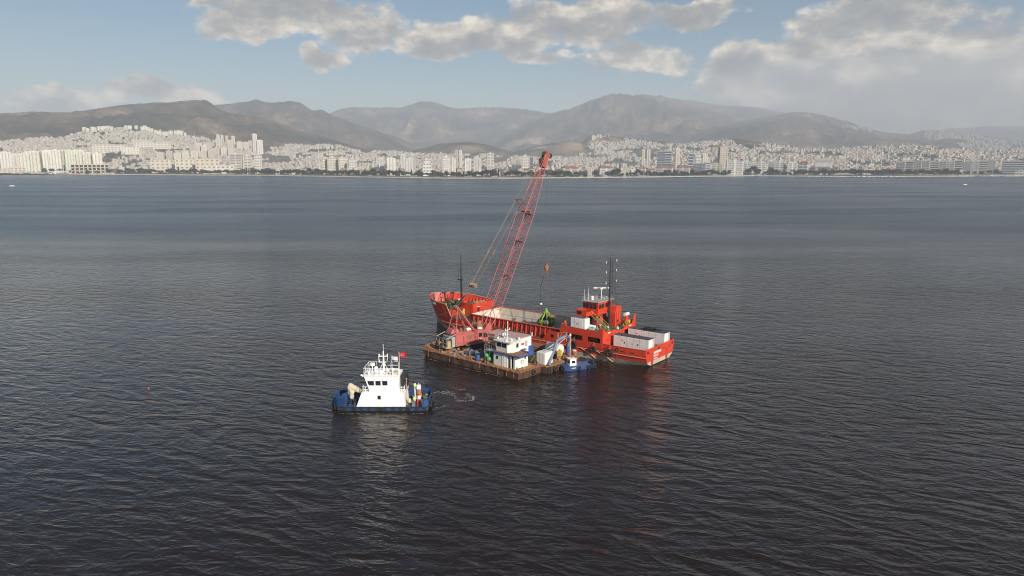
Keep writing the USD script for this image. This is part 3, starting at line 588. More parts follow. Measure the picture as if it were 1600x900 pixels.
# --- the rest of the front streets: flats and red roofed houses, each a building
kinds = [('hip', 'plaster_house', 'red roofed apartment house in the crowded streets behind the shore trees', 'red_roof_flats', 'clay_tile'),
         ('flat', 'plaster_house', 'flat roofed apartment house in the crowded streets behind the shore trees', 'street_flats', 'flat_roof'),
         ('grid', 'plaster_white', 'whitish apartment house with window grid behind the shore trees', 'window_grid_flats', 'flat_roof')]
proto = {}
placed = 0
spots = []
for x in np.linspace(185, 1600, 190):
    spots.append((x + rng.uniform(-4, 4), rng.uniform(70, 340)))
for px, off in spots:
    D = coast(px) + off
    if any(abs(px - bx) < hw + 5 and abs(D - bd) < 60 for bx, bd, hw in BUILT): continue
    if 175 < px < 345 and off < 200: continue
    k = int(rng.choice(3, p=[0.42, 0.33, 0.25])); kind, m, lab, nm, rf = kinds[k]
    x, y, z = site(px, D); b = bearing(px); rz = -math.degrees(math.atan2(b[0], b[1])) + rng.uniform(-28, 28)
    fl = int(rng.integers(3, 7)); dims = (rng.uniform(14, 24), rng.uniform(11, 15), fl * 3.1)
    BUILT.append((px, D, dims[0] / 2 / D * FPX))
    if k not in proto: pr_ = proto[k] = far_building(nm, lab, 'apartment house', m, kind, (x, y, z), rz, dims, {0: 'red roofed houses behind the shore', 1: 'flat roofed houses behind the shore', 2: 'window grid houses behind the shore'}[k], floors=4, bays=4, roof=rf)
    else: pr_ = copy_of(proto[k], (x, y, z), rz, scale=dims)
    label_later(pr_, ('red roofed street house', 'flat roofed street house', 'whitish window grid house')[k], px)
    placed += 1

# --- the mass of houses up the slopes
CITYTOP = [(-400, 232), (-200, 230), (0, 222), (60, 218), (100, 211), (140, 203), (200, 202), (250, 206), (300, 214), (340, 219), (380, 226), (420, 229), (460, 227), (500, 225.5), (560, 233), (620, 238), (700, 242), (760, 242), (830, 246), (900, 246), (915, 236), (925, 212), (950, 213), (1000, 221), (1040, 226), (1080, 224), (1120, 222), (1160, 221), (1200, 226), (1250, 234), (1300, 235.5), (1350, 231), (1420, 229), (1480, 233), (1530, 239), (1600, 241), (1800, 243), (2100, 246)]
def scatter(n, x0, x1, top, bottom, dref, seed, gap=0.44):
    r = np.random.default_rng(seed)
    px = r.uniform(x0, x1, n); t = interp(top, px); bt = interp(bottom, px); y = t + (bt - t) * r.random(n)
    D = distance_seen(px, y); ok = (D > 0) & (r.random(n) < np.clip((D / dref) ** 2, 0.05, 1))
    ok &= meshkit.fbm(np.stack([px / 26.0, y / 5.0, np.zeros(n) + seed], -1), 3) > gap
    px, y, D = px[ok], y[ok], D[ok]
    z = land_height(px, D)
    return px, D, z
def house_mass(name, label, px, D, z, seed, hmin=5.0, hmax=13.0, wmin=7.0, wmax=15.0, hip=0.32):
    r = np.random.default_rng(seed); vs, fs, nv = [], [], 0
    for a, d, zz in zip(px, D, z):
        if any(abs(a - bx) < hw + 1.5 and abs(d - bd) < 18 for bx, bd, hw in BUILT) or (a < 166 and coast(a) + 30 < d < coast(a) + 330 and hmax > 8): continue
        b = bearing(a); rz = math.atan2(-b[0], b[1]) + r.normal(0, 0.5)
        w, dp, h = r.uniform(wmin, wmax) / 2, r.uniform(7, 12) / 2, r.uniform(hmin, hmax) * (1.7 if r.random() < 0.05 else 1)
        c, s = math.cos(rz), math.sin(rz)
        base = np.array([(-w, -dp), (w, -dp), (w, dp), (-w, dp)])
        rot = lambda q: np.stack([b[0] * d + q[:, 0] * c - q[:, 1] * s, b[1] * d + q[:, 0] * s + q[:, 1] * c], 1)
        lo = np.c_[rot(base), np.full(4, zz - 4)]; hi = np.c_[rot(base), np.full(4, zz + h)]
        if r.random() < hip:
            rd = np.c_[rot(np.array([(-w * .5, 0), (w * .5, 0)])), np.full(2, zz + h + 2.2)]
            v = np.vstack([lo, hi, rd]); f = [(0, 1, 5), (0, 5, 4), (1, 2, 6), (1, 6, 5), (2, 3, 7), (2, 7, 6), (3, 0, 4), (3, 4, 7), (4, 5, 9), (4, 9, 8), (6, 7, 8), (6, 8, 9), (5, 6, 9), (7, 4, 8)]
        else:
            v = np.vstack([lo, hi]); f = [(0, 1, 5), (0, 5, 4), (1, 2, 6), (1, 6, 5), (2, 3, 7), (2, 7, 6), (3, 0, 4), (3, 4, 7), (4, 5, 6), (4, 6, 7)]
        vs.append(v); fs.append(np.array(f) + nv); nv += len(v)
    p = part(name, (np.vstack(vs), np.vstack(fs)), 'house_mass')
    tag(p, label, None, None, 'stuff'); return p
mat('house_mass', {'g': ('geometry', {}), 'sn': ('separate_xyz', {}), 'roofy': ('map_range', {'from_min': 0.25, 'from_max': 0.35, 'clamp': True}), 'flat': ('map_range', {'from_min': 0.97, 'from_max': 0.99, 'clamp': True}),
    'wall': ('rgb_ramp', {'interpolate': False, 'ramp': [(0.0, (0.54, 0.52, 0.46)), (0.12, (0.70, 0.70, 0.68)), (0.26, (0.42, 0.42, 0.41)), (0.36, (0.62, 0.59, 0.50)), (0.50, (0.74, 0.74, 0.73)), (0.66, (0.52, 0.46, 0.41)), (0.72, (0.32, 0.33, 0.34)), (0.80, (0.66, 0.64, 0.57)), (0.92, (0.50, 0.51, 0.53))]}),
    'tile': ('rgb_ramp', {'interpolate': False, 'ramp': [(0.0, (0.34, 0.17, 0.12)), (0.3, (0.42, 0.27, 0.21)), (0.6, (0.32, 0.21, 0.17)), (0.8, (0.50, 0.42, 0.36))]}),
    'slab': ('rgb_ramp', {'interpolate': False, 'ramp': [(0.0, (0.42, 0.40, 0.38)), (0.5, (0.30, 0.29, 0.28)), (0.75, (0.55, 0.53, 0.50))]}),
    'wn': ('white_noise_texture', {'dimensions': '1D'}), 'm0': ('mix_color', {}), 'm1': ('mix_color', {}),
    # far windows: rows of openings one storey apart
    'sp': ('separate_xyz', {}), 'st': ('math', {'math_type': 'multiply', 'value2': 1 / 3.1}), 'fr': ('math', {'math_type': 'fraction'}), 'wb': ('map_range', {'from_min': 0.48, 'from_max': 0.52, 'to_min': 0.88, 'to_max': 0.66, 'clamp': True}), 'sc': ('vector_math', {'math_type': 'scale'}),
    'p': ('principled_bsdf', {'roughness': 0.9, 'specular_ior_level': 0.15})},
    [('g.true_normal', 'sn.vector'), ('sn.z', 'roofy.value'), ('sn.z', 'flat.value'), ('g.random_per_island', 'wall.fac'), ('g.random_per_island', 'wn.w'), ('wn.value', 'tile.fac'), ('wn.value', 'slab.fac'),
     ('tile.color', 'm0.a'), ('slab.color', 'm0.b'), ('flat.result', 'm0.fac'), ('g.position', 'sp.vector'), ('sp.z', 'st.value1'), ('st.value', 'fr.value1'), ('fr.value', 'wb.value'), ('wall.color', 'sc.vector1'), ('wb.result', 'sc.scale'),
     ('sc.vector', 'm1.a'), ('m0.result', 'm1.b'), ('roofy.result', 'm1.fac'), ('m1.result', 'p.base_color')])
BOTTOM = [(-400, 269), (0, 268), (200, 266), (330, 262), (420, 266), (600, 268), (800, 271), (1000, 269), (1200, 268), (1600, 265), (2100, 265)]
a_, d_, z_ = scatter(50000, -380, 2050, CITYTOP, BOTTOM, 4300, 5, 0.42)
house_mass('hillside_city', 'mass of small pale houses spreading up the slopes behind the shore', a_, d_, z_, 6)
a_, d_, z_ = scatter(4200, 1440, 1900, [(1400, 204), (1440, 203.5), (1470, 205), (1500, 208), (1560, 219), (1600, 224), (1900, 236)], [(1400, 212), (1480, 223), (1530, 238), (1600, 243), (1900, 246)], 6000, 15, 0.36)
house_mass('far_hillside_houses', 'faint far houses on the hazy slope at the right edge', a_, d_, z_, 16, 7, 16)
pa, pd, pz = [], [], []
for n_, x0, x1, yt, yb in ((34, 1296, 1312, 183, 188), (26, 1312, 1330, 188, 193), (60, 1312, 1334, 196, 203), (70, 1334, 1358, 199, 206), (12, 1250, 1262, 181, 184), (60, 1455, 1510, 211, 219)):
    u = rng.uniform(x0, x1, n_); v_ = yt + (yb - yt) * ((u - x0) / (x1 - x0) * .6 + rng.random(n_) * .4); d = distance_seen(u, v_); k = d > 0
    pa += list(u[k]); pd += list(d[k]); pz += list(land_height(u[k], d[k]))
house_mass('ridge_houses', 'scattered white houses high on the right hand ridge', np.array(pa), np.array(pd), np.array(pz), 26, 8, 18)

r = np.random.default_rng(61); u = r.uniform(-120, 175, 150); d = np.array([coast(a) for a in u]) + r.uniform(14, 120, 150)
house_mass('shore_sheds', 'low sheds and huts strewn along the left shore', u, d, land_height(u, d), 62, 2.5, 5.0, 5, 16, .3)
# --- minarets, radio mast, wind turbines
def minaret(px, ytop, off, label):
    D = coast(px) + off; x, y, z = site(px, D); h = max(CAMH + tanel(px, ytop) * D - z, 20)
    t = thing('minaret', label, 'minaret', (x, y, z))
    part('shaft', MB().lathe([(0, -3), (2.0, -3), (1.9, h * .2), (1.5, h * .25), (1.35, h * .62)], n=10), 'plaster_white', t)
    part('balcony', MB().lathe([(1.3, h * .6), (2.3, h * .625), (2.3, h * .65), (1.2, h * .65), (1.15, h * .82), (0, h * .82)], n=10), 'plaster_white', t)
    part('spire', MB().lathe([(1.3, h * .82), (0.7, h * .9), (0.0, h)], n=10), 'concrete_grey', t)
for px, y, off, lab in ((307.5, 200, 900, 'thin white minaret high on the left hillside, left of two'), (322, 210.5, 700, 'thin white minaret left of the small left towers'), (498.5, 219, 900, 'thin minaret on the skyline of the central left roofs'), (1376.5, 221.5, 900, 'minaret on the roofline above the right shore'), (1338.5, 226, 800, 'minaret left of another above the right shore'), (1285.5, 232, 700, 'small minaret over the marina'), (1387, 224.5, 1000, 'minaret furthest right on the roofline'), (1177, 219, 1100, 'minaret beside a long hall on the right slope')):
    minaret(px, y, off, lab)
def turbine(px, y, D, a0, label):
    x, yy, z = site(px, D); ht = 75.0
    t = thing('wind_turbine', label, 'wind turbine', (x, yy, z), -math.degrees(math.atan2(x, yy)))
    part('mast', MB().lathe([(0, -4), (2.4, -4), (1.4, ht)], n=10), 'plaster_white', t)
    part('nacelle', MB().box(-1.8, 1.8, -3.0, 6.0, ht - 1.6, ht + 2.0), 'plaster_white', t)
    for k in range(3):
        a = math.radians(a0 + 120 * k); u = np.array([math.sin(a), 0, math.cos(a)]); w = np.array([math.cos(a), 0, -math.sin(a)]); c = np.array([0, -3.4, ht])
        part('blade', MB().hexa([c - w * 1.2 + [0, -.2, 0], c + w * 1.2 + [0, -.2, 0], c + w * 1.2 + [0, .2, 0], c - w * 1.2 + [0, .2, 0]], [c + u * 40 - w * .3 + [0, -.1, 0], c + u * 40 + w * .3 + [0, -.1, 0], c + u * 40 + w * .3 + [0, .1, 0], c + u * 40 - w * .3 + [0, .1, 0]]), 'plaster_white', t)
for px, D, a0, lab in ((765, 11500, 10, 'faint white wind turbine leftmost on the middle ridge'), (816.5, 11450, 40, 'faint white wind turbine on the saddle left of the big mountain'), (839, 11300, 75, 'faint white wind turbine nearest the big mountain')):
    turbine(px, 0, D, a0, lab)

# --- shore trees, each a thing: four kinds, copied
mat('bark', {'g': ('geometry', {}), 'n': ('noise_texture', {'scale': 3.0, 'detail': 4.0}), 'r': ('rgb_ramp', {'ramp': [(0.3, (0.06, 0.045, 0.03)), (0.7, (0.14, 0.11, 0.08))]}), 'p': ('principled_bsdf', {'roughness': 0.9})}, [('g.position', 'n.vector'), ('n.fac', 'r.fac'), ('r.color', 'p.base_color')])
def leaf_mat(name, ramp):
    mat(name, {'oi': ('object_info', {}), 'g': ('geometry', {}), 'a': ('math', {'math_type': 'multiply_add', 'value2': 0.45}), 'h': ('math', {'math_type': 'multiply', 'value2': 0.55}), 'r': ('rgb_ramp', {'ramp': ramp}), 'p': ('principled_bsdf', {'roughness': 0.7, 'specular_ior_level': 0.25}), 't': ('translucent_bsdf', {}), 'm': ('mix_closure', {'fac': 0.2})},
        [('oi.random', 'h.value1'), ('g.random_per_island', 'a.value1'), ('h.value', 'a.value3'), ('a.value', 'r.fac'), ('r.color', 'p.base_color'), ('r.color', 't.color'), ('p.BSDF', 'm.closure1'), ('t.BSDF', 'm.closure2')], surface='m.closure')
leaf_mat('leaf_dark', [(0.1, (0.022, 0.035, 0.018)), (0.5, (0.040, 0.055, 0.028)), (0.9, (0.070, 0.078, 0.038))])
leaf_mat('leaf_mid', [(0.1, (0.040, 0.052, 0.022)), (0.5, (0.075, 0.085, 0.035)), (0.9, (0.13, 0.115, 0.055))])
leaf_mat('leaf_dry', [(0.1, (0.09, 0.07, 0.035)), (0.5, (0.15, 0.11, 0.055)), (0.9, (0.20, 0.145, 0.08))])
def crown(lobes, n, size, seed):
    r = np.random.default_rng(seed); m = MB()
    for _ in range(n):
        c, rad = lobes[r.integers(len(lobes))]; d = r.normal(size=3); d /= np.linalg.norm(d)
        p = np.array(c) + d * np.array(rad) * r.uniform(0.55, 1.02)
        u = r.normal(size=3); u /= np.linalg.norm(u); w = np.cross(u, r.normal(size=3)); w /= np.linalg.norm(w); s = size * r.uniform(.6, 1.3)
        m.add([p - u * s, p + w * s * .8, p + u * s, p - w * s * .8 + np.cross(u, w) * s * .3], [(0, 1, 2), (0, 2, 3)])
    return m
def shore_tree(name, label, group, lobes, n, size, trunk_h, leaf, seed, loc, sc, limbs=4):
    t = thing(name, label, 'tree', loc, 0, group); UsdGeom.Xformable(t).AddScaleOp().Set(Gf.Vec3f(*map(float, sc)))
    r = np.random.default_rng(seed); m = MB().tube([(0, 0, -.6), (.1, 0, trunk_h * .5), (0, .1, trunk_h)], [.38, .28, .2], 7)
    for k in range(limbs):
        c, rad = lobes[k % len(lobes)]; m.tube([(0, .05, trunk_h * .75), tuple(np.array(c) * .55 + np.array([0, .02, trunk_h * .42])), tuple(c)], [.18, .12, .05], 5)
    part('trunk', m, 'bark', t); part('crown', crown(lobes, n, size, seed), leaf, t); return t
TREE = [('pine_tree', 'dark umbrella pine in the tree belt along the far shore', 'dark pines along the far shore', [((0, 0, 8.2), (4.2, 4.2, 2.2)), ((2.2, 1, 7.2), (2.6, 2.6, 1.7)), ((-2.4, -.6, 7.4), (2.6, 2.6, 1.8)), ((.3, -2, 7.6), (2.4, 2.4, 1.7))], 340, .75, 5.6, 'leaf_dark'),
        ('broadleaf_tree', 'round dark green tree in the tree belt along the far shore', 'round trees along the far shore', [((0, 0, 6.4), (3.6, 3.6, 3.4)), ((2, .8, 4.8), (2.4, 2.4, 2.2)), ((-2.1, -.5, 5.0), (2.4, 2.4, 2.3)), ((.2, -1.8, 7.6), (2.2, 2.2, 2.0))], 360, .75, 4.0, 'leaf_mid'),
        ('cypress_tree', 'tall narrow dark cypress along the far shore', 'cypresses along the far shore', [((0, 0, 4), (1.5, 1.5, 3.2)), ((.1, 0, 7.6), (1.3, 1.3, 3.0)), ((0, .1, 10.8), (.8, .8, 2.2))], 260, .6, 2.0, 'leaf_dark'),
        ('bare_shrub_tree', 'low brownish thin tree on the far shore', 'brownish low trees along the far shore', [((0, 0, 3.6), (2.6, 2.6, 2.0)), ((1.6, .6, 2.8), (1.8, 1.8, 1.4)), ((-1.6, .2, 2.9), (1.8, 1.8, 1.5))], 200, .6, 2.2, 'leaf_dry')]
tp = {}
def plant(k, px, off, s):
    D = coast(px) + off; x, y, z = site(px, D); nm, lab, grp, lobes, n_, sz, th, leaf = TREE[k]
    s *= 1.4; sc = (s * rng.uniform(.9, 1.3), s * rng.uniform(.9, 1.3), s * rng.uniform(.85, 1.15))
    if k not in tp: q_ = tp[k] = shore_tree(nm, lab, grp, lobes, n_, sz, th, leaf, 100 + k, (x, y, z), sc)
    else: q_ = copy_of(tp[k], (x, y, z), rng.uniform(0, 360), scale=sc)
    label_later(q_, ('dark umbrella pine on the shore', 'round green shore tree', 'narrow dark cypress on the shore', 'low brownish shore tree')[k], px)
belts = [(182, 330, 64, (.45, .35, .05, .15)), (330, 400, 22, (.5, .4, .1, 0)), (400, 470, 32, (.5, .4, .05, .05)), (470, 585, 50, (.45, .4, .1, .05)), (585, 780, 52, (.35, .5, .05, .1)), (790, 880, 24, (.3, .6, .05, .05)), (880, 1000, 26, (.2, .5, .05, .25)), (1000, 1140, 44, (.15, .45, .05, .35)), (1140, 1200, 6, (.5, .5, 0, 0)), (1205, 1250, 16, (.4, .5, .1, 0)), (1250, 1500, 100, (.6, .3, .1, 0)), (1500, 1570, 10, (.6, .3, .1, 0)), (60, 180, 10, (.2, .4, .1, .3))]
for x0, x1, n_, pr in belts:
    for i in range(n_):
        plant(int(rng.choice(4, p=pr)), x0 + (x1 - x0) * (i + rng.random()) / n_, rng.uniform(26, 62), rng.uniform(.85, 1.45))
for px, off, s, k in ((960, 34, 1.8, 1), (965, 40, 1.8, 0), (1178, 26, 1.9, 0), (1184, 30, 1.6, 0), (655, 40, 1.7, 1), (678, 44, 1.6, 1), (735, 40, 1.6, 1), (762, 40, 1.7, 0), (418, 40, 1.8, 0), (278, 50, 1.7, 2), (873, 40, 1.6, 1)):
    plant(k, px, off, s)
a_, d_, z_ = scatter(11000, -200, 1900, CITYTOP, BOTTOM, 4000, 77, 0.50)
m = MB(); r = np.random.default_rng(9)
for a, d, zz in zip(a_, d_, z_):
    b = bearing(a); c0 = np.array([b[0] * d, b[1] * d, zz])
    for _ in range(5):
        p = c0 + np.append(r.normal(0, 5, 2), r.uniform(1.5, 7)); s = r.uniform(2.0, 4.0); u = r.normal(size=3); u /= np.linalg.norm(u); w = np.cross(u, r.normal(size=3)); w /= np.linalg.norm(w)
        m.add([p - u * s, p + w * s, p + u * s, p - w * s], [(0, 1, 2), (0, 2, 3)])
tag(part('city_greenery', m, 'leaf_dark'), 'dark clumps of trees between the houses on the slopes', None, None, 'stuff')

# --- ferry pavilion, piers and moored yachts by the right shore
D = coast(1318) + 14; x, y, z = site(1318, D)
t = thing('ferry_pavilion', 'low pavilion with sloping blue grey glass roof by the marina', 'pavilion', (x, y, 2.6), -math.degrees(math.atan2(x, y)))
part('hall', MB().box(-26, 26, -6, 8, -1, 3.4), 'office_glass', t); part('canopy', MB().prism([(-36, 3.4), (36, 3.4), (12, 9.5), (4, 8.0), (-8, 10.0), (-14, 9.2)], 1, -8, 9), 'concrete_grey', t)
for k in range(7): part('mullion', MB().box(-24 + k * 8 - .3, -24 + k * 8 + .3, -6.3, -6, 0, 3.4), 'plaster_white', t)
for i, (x0, x1) in enumerate(((1508, 1540), (1541, 1549), (1552, 1572))):
    px = (x0 + x1) / 2; D = coast(px) + 4; x, y, z = site(px, D); w = (x1 - x0) / 2 / FPX * D
    t = thing('pier_shed', ('long low pier shed with a row of openings near the right edge', 'small white kiosk between two pier sheds', 'white low pier shed nearest the right edge')[i], 'shed', (x, y, 2.8), -math.degrees(math.atan2(x, y)))
    part('wall', MB().box(-w, w, -5, 5, -2, 4.0), 'plaster_white' if i else 'plaster_house', t); part('roof', MB().box(-w - .6, w + .6, -6, 6, 4.0, 4.6), 'flat_roof', t)
    for k in range(max(2, int(w / 5))): part('opening', MB().box(-w + 2.5 + k * 2 * w / max(2, int(w / 5)), -w + 6 + k * 2 * w / max(2, int(w / 5)), -5.1, -4.9, .3, 3), 'far_window', t)
mat('gelcoat', {'p': ('principled_bsdf', {'base_color': (0.72, 0.72, 0.70), 'roughness': 0.3})})
mat('alloy', {'p': ('principled_bsdf', {'base_color': (0.55, 0.56, 0.57), 'roughness': 0.4, 'metallic': 0.6})})
def small_boat(name, label, loc, rz, L=9.0, mast=True, group=None):
    t = thing(name, label, 'boat', loc, rz, group)
    v, f = [], []; st = np.linspace(0, 1, 7)
    for s_ in st:
        hw = L * .16 * (1 - max(0, (s_ - .45) / .55) ** 2.2); zt = .9 + .35 * s_
        v += [(s_ * L - L / 2, -hw, zt), (s_ * L - L / 2, -hw * .7, -.25), (s_ * L - L / 2, hw * .7, -.25), (s_ * L - L / 2, hw, zt)]
    for i in range(6):
        for j in range(4): a, b = i * 4 + j, i * 4 + (j + 1) % 4; f.append((a, b, b + 4, a + 4))
    f.append((0, 3, 2, 1))
    part('hull', MB().add(v, f), 'gelcoat', t)
    part('cabin', MB().hexa([(-L * .2, -L * .09, .9), (L * .18, -L * .08, .95), (L * .18, L * .08, .95), (-L * .2, L * .09, .9)], [(-L * .18, -L * .08, 1.9), (L * .08, -L * .06, 1.8), (L * .08, L * .06, 1.8), (-L * .18, L * .08, 1.9)]), 'gelcoat', t)
    part('window_band', MB().box(-L * .15, L * .07, -L * .088, L * .088, 1.3, 1.6), 'far_window', t)
    if mast: part('mast', MB().tube([(L * .05, 0, 1.2), (L * .05, 0, L * 1.35)], [.1, .06], 6).tube([(L * .05, 0, 2.6), (-L * .38, 0, 2.4)], .09, 5), 'alloy', t)
    return t
px0 = 1263; first = None
for i in range(34):
    px = 1262 + i * 4.3 + rng.uniform(-1.5, 1.5); D = coast(px) - rng.uniform(8, 20); b = bearing(px); lc = (b[0] * D, b[1] * D, 0.0); rz = rng.uniform(60, 120)
    if first is None: q_ = first = small_boat('moored_yacht', 'small white yacht moored in the marina row along the right shore', lc, rz, 10.0, True, 'yachts moored by the right shore')
    else: q_ = copy_of(first, lc, rz, scale=np.full(3, rng.uniform(.8, 1.3)))
    label_later(q_, 'small white moored yacht', px)
for px, py, L, lab in ((14.5, 291, 8, 'tiny white motorboat on the water at the far left'), (1511.5, 289, 9, 'tiny white motorboat on the water near the right shore')):
    D = CAMH / -tanel(px, py); b = bearing(px); small_boat('motorboat', lab, (b[0] * D, b[1] * D, 0.0), 12, L, False)

settle_labels()
# ================================================================ THE RED CARGO SHIP
paint('hull_red', (0.54, 0.046, 0.020), 0.45, (0.27, 0.075, 0.038), 0.6, 0.16, streak=True)
paint('house_red', (0.56, 0.050, 0.021), 0.4, (0.28, 0.12, 0.07), 0.25, 0.5)
paint('deck_red', (0.34, 0.055, 0.04), 0.6, (0.16, 0.08, 0.05), 0.5, 0.9)
paint('boot_cream', (0.42, 0.37, 0.31), 0.65, (0.20, 0.15, 0.10), 0.6, 0.2, streak=True)
paint('deck_green', (0.075, 0.115, 0.055), 0.7, (0.20, 0.14, 0.08), 0.6, 1.1)
paint('oily_deck', (0.060, 0.046, 0.036), 0.6, (0.15, 0.075, 0.04), 0.6, 0.6, spread=0.4)  # dark brown with the crane's shadow on the barge painted in
paint('hold_cream', (0.66, 0.60, 0.50), 0.7, (0.34, 0.18, 0.07), 0.55, 0.35, streak=True)
paint('white_paint', (0.70, 0.70, 0.68), 0.4, (0.45, 0.36, 0.27), 0.22, 0.6)
paint('grey_paint', (0.34, 0.35, 0.34), 0.55, (0.2, 0.16, 0.12), 0.3, 0.8)
paint('black_steel', (0.022, 0.023, 0.025), 0.5, (0.09, 0.06, 0.04), 0.4, 1.0)
paint('roof_dark', (0.055, 0.056, 0.058), 0.75, (0.13, 0.11, 0.09), 0.5, 0.7)
paint('olive_paint', (0.16, 0.14, 0.05), 0.6, (0.1, 0.08, 0.05), 0.4, 1.0)
paint('yellow_paint', (0.50, 0.38, 0.05), 0.5, (0.3, 0.2, 0.08), 0.3, 1.0)
paint('lime_paint', (0.20, 0.31, 0.04), 0.5, (0.05, 0.05, 0.035), 0.95, 1.3, spread=0.35)
paint('rust_deck', (0.33, 0.165, 0.068), 0.9, (0.085, 0.048, 0.030), 0.85, 0.22, spread=0.35)
paint('rust_side', (0.090, 0.042, 0.027), 0.85, (0.23, 0.105, 0.050), 0.75, 0.22, spread=0.45, streak=True)
paint('rust_steel', (0.24, 0.12, 0.065), 0.85, (0.10, 0.055, 0.035), 0.6, 1.4, spread=0.3)
paint('rubber', (0.017, 0.017, 0.018), 0.85, (0.05, 0.045, 0.04), 0.3, 2.0)
paint('rope_hemp', (0.36, 0.22, 0.12), 0.95, (0.2, 0.11, 0.05), 0.5, 2.0)
paint('mud', (0.060, 0.055, 0.048), 0.8, (0.10, 0.09, 0.07), 0.5, 0.8)
mat('dark_glass', {'p': ('principled_bsdf', {'base_color': (0.018, 0.020, 0.022), 'roughness': 0.12, 'specular_ior_level': 0.7})})
mat('dark_opening', {'p': ('principled_bsdf', {'base_color': (0.02, 0.014, 0.012), 'roughness': 0.9})})
mat('letter_white', {'p': ('principled_bsdf', {'base_color': (0.78, 0.77, 0.74), 'roughness': 0.5})})
paint('pink_pipe', (0.50, 0.27, 0.19), 0.6, (0.3, 0.15, 0.09), 0.5, 1.0)

def _prism_poly(s, g, axis, a, b):
    m = trimesh.creation.extrude_polygon(g, b - a, engine='earcut'); v = np.array(m.vertices); v[:, 2] += a; f = np.array(m.faces)
    if axis == 0: v = v[:, [2, 0, 1]]
    elif axis == 1: v = v[:, [0, 2, 1]]; f = f[:, ::-1]
    return s.add(v, f)
MB.plate = _prism_poly
def pads(x, z, w, h, r=.12):
    return sg.box(x - w / 2 + r, z - h / 2 + r, x + w / 2 - r, z + h / 2 - r).buffer(r, quad_segs=3)
def glyphs(rows, width, height, gap=.25):
    "worn lettering too small to read: letter sized strokes in rows (x to the right, y up, thin in z)"
    r = np.random.default_rng(3); m = MB()
    for k, (n_, w, y, h) in enumerate(rows):
        cw = w / n_
        for i in range(n_):
            x = i * cw; st = cw * .2; q = r.integers(4)
            m.box(x, x + st, y, y + h, 0, .02)
            if q != 1: m.box(x + cw * .55, x + cw * .55 + st, y, y + h, 0, .02)
            if q != 2: m.box(x + st, x + cw * .55, y + h - st, y + h, 0, .02)
            if q in (0, 3): m.box(x + st, x + cw * .55, y + h * .42, y + h * .42 + st, 0, .02)
            if q in (1, 2): m.box(x + st, x + cw * .7, y, y + st, 0, .02)
    return m
def turned(m, R, t):
    v, f = m.mesh(); return np.asarray(v) @ np.array(R, float).T + np.array(t, float), f

SHIP = thing('cargo_ship', 'red orange cargo ship with open cream hold, bridge aft and black masts', 'cargo ship', (29.83, 140.48, 0), 141.6)
# stations: x, keel z, half breadths at keel / mid boot / z 1.0 / z 2.0 / knuckle / top
ST = np.array([
    (0.0, 0.15, 4.0, 5.0, 5.50, 5.90, 6.08, 6.10), (3.0, -0.3, 4.6, 5.4, 5.90, 6.25, 6.35, 6.35), (8.0, -1.0, 5.2, 5.9, 6.25, 6.48, 6.55, 6.55), (15.0, -1.0, 6.3, 6.45, 6.58, 6.66, 6.70, 6.70),
    (20.0, -1.0, 6.6, 6.7, 6.75, 6.75, 6.75, 6.75), (46.0, -1.0, 6.6, 6.7, 6.75, 6.75, 6.75, 6.75), (50.0, -1.0, 6.1, 6.4, 6.60, 6.70, 6.75, 6.75), (54.0, -1.0, 4.6, 5.2, 5.70, 6.05, 6.40, 6.50),
    (57.0, -1.0, 2.9, 3.6, 4.25, 4.75, 5.65, 6.00), (59.5, -1.0, 1.3, 1.8, 2.40, 2.95, 4.15, 4.75), (61.2, -1.0, 0.35, 0.7, 1.10, 1.50, 2.50, 3.10), (62.1, -1.0, 0.04, 0.15, 0.40, 0.60, 1.25, 1.70), (62.6, -1.0, 0.01, 0.02, 0.04, 0.08, 0.25, 0.40)])
from scipy.interpolate import PchipInterpolator
hullc = PchipInterpolator(ST[:, 0], ST[:, 1:])
def deck_z(x): return float(np.interp(x, [0, 9.4, 9.5, 24, 50, 63], [2.6, 2.6, 2.3, 2.2, 3.3, 3.3]))
def top_z(x, side):
    if side > 0: return float(np.interp(x, [0, 19.5, 24.4, 24.5, 49, 51.2, 52.9, 60, 63], [3.6, 3.6, 2.5, 2.35, 3.45, 3.6, 6.4, 7.0, 7.1]))
    return float(np.interp(x, [0, 19.5, 24.4, 24.5, 48.8, 49.3, 52.9, 60, 63], [3.6, 3.6, 2.5, 2.35, 3.45, 6.1, 6.4, 7.0, 7.1]))
def hull_point(x, k, side):
    "k: 0 keel, 1 mid boot, 2 z 1.0, 3 z 2.0, 4 knuckle, 5 top"
    h = hullc(x); zk = float(h[0]); zt = top_z(x, side); zd = min(max(deck_z(x), 2.15), zt - .02) if zt < 5 else 4.9
    z = (zk, .5 * (zk + 1.0), 1.0, 2.0, zd, zt)[k]
    fr = max(0.0, (x - 54.0) / 8.6); xx = x + 0.16 * (z - 1.0) * fr ** 2
    return np.array([xx, side * float(h[1 + k]), z])
xs = np.unique(np.concatenate([np.linspace(0, 48.5, 44), np.linspace(48.6, 53.2, 14), np.linspace(53.5, 62.6, 30)]))
def skin(k0, k1):
    m = MB()
    for side in (1, -1):
        v = np.array([[hull_point(x, k, side) for k in range(k0, k1 + 1)] for x in xs]); w = k1 - k0 + 1
        ii, jj = np.meshgrid(np.arange(len(xs) - 1), np.arange(w - 1), indexing='ij'); a = (ii * w + jj).ravel()
        q = np.stack([a, a + w, a + w + 1, a + 1], 1)
        m.add(v.reshape(-1, 3), q if side < 0 else q[:, ::-1])
    return m
bt = skin(0, 2)
for x0, x1 in zip(xs[:-1], xs[1:]):
    a, b = hullc(x0), hullc(x1); bt.add([(x0, -a[1], a[0]), (x0, a[1], a[0]), (x1, b[1], b[0]), (x1, -b[1], b[0])], [(0, 1, 2, 3)])
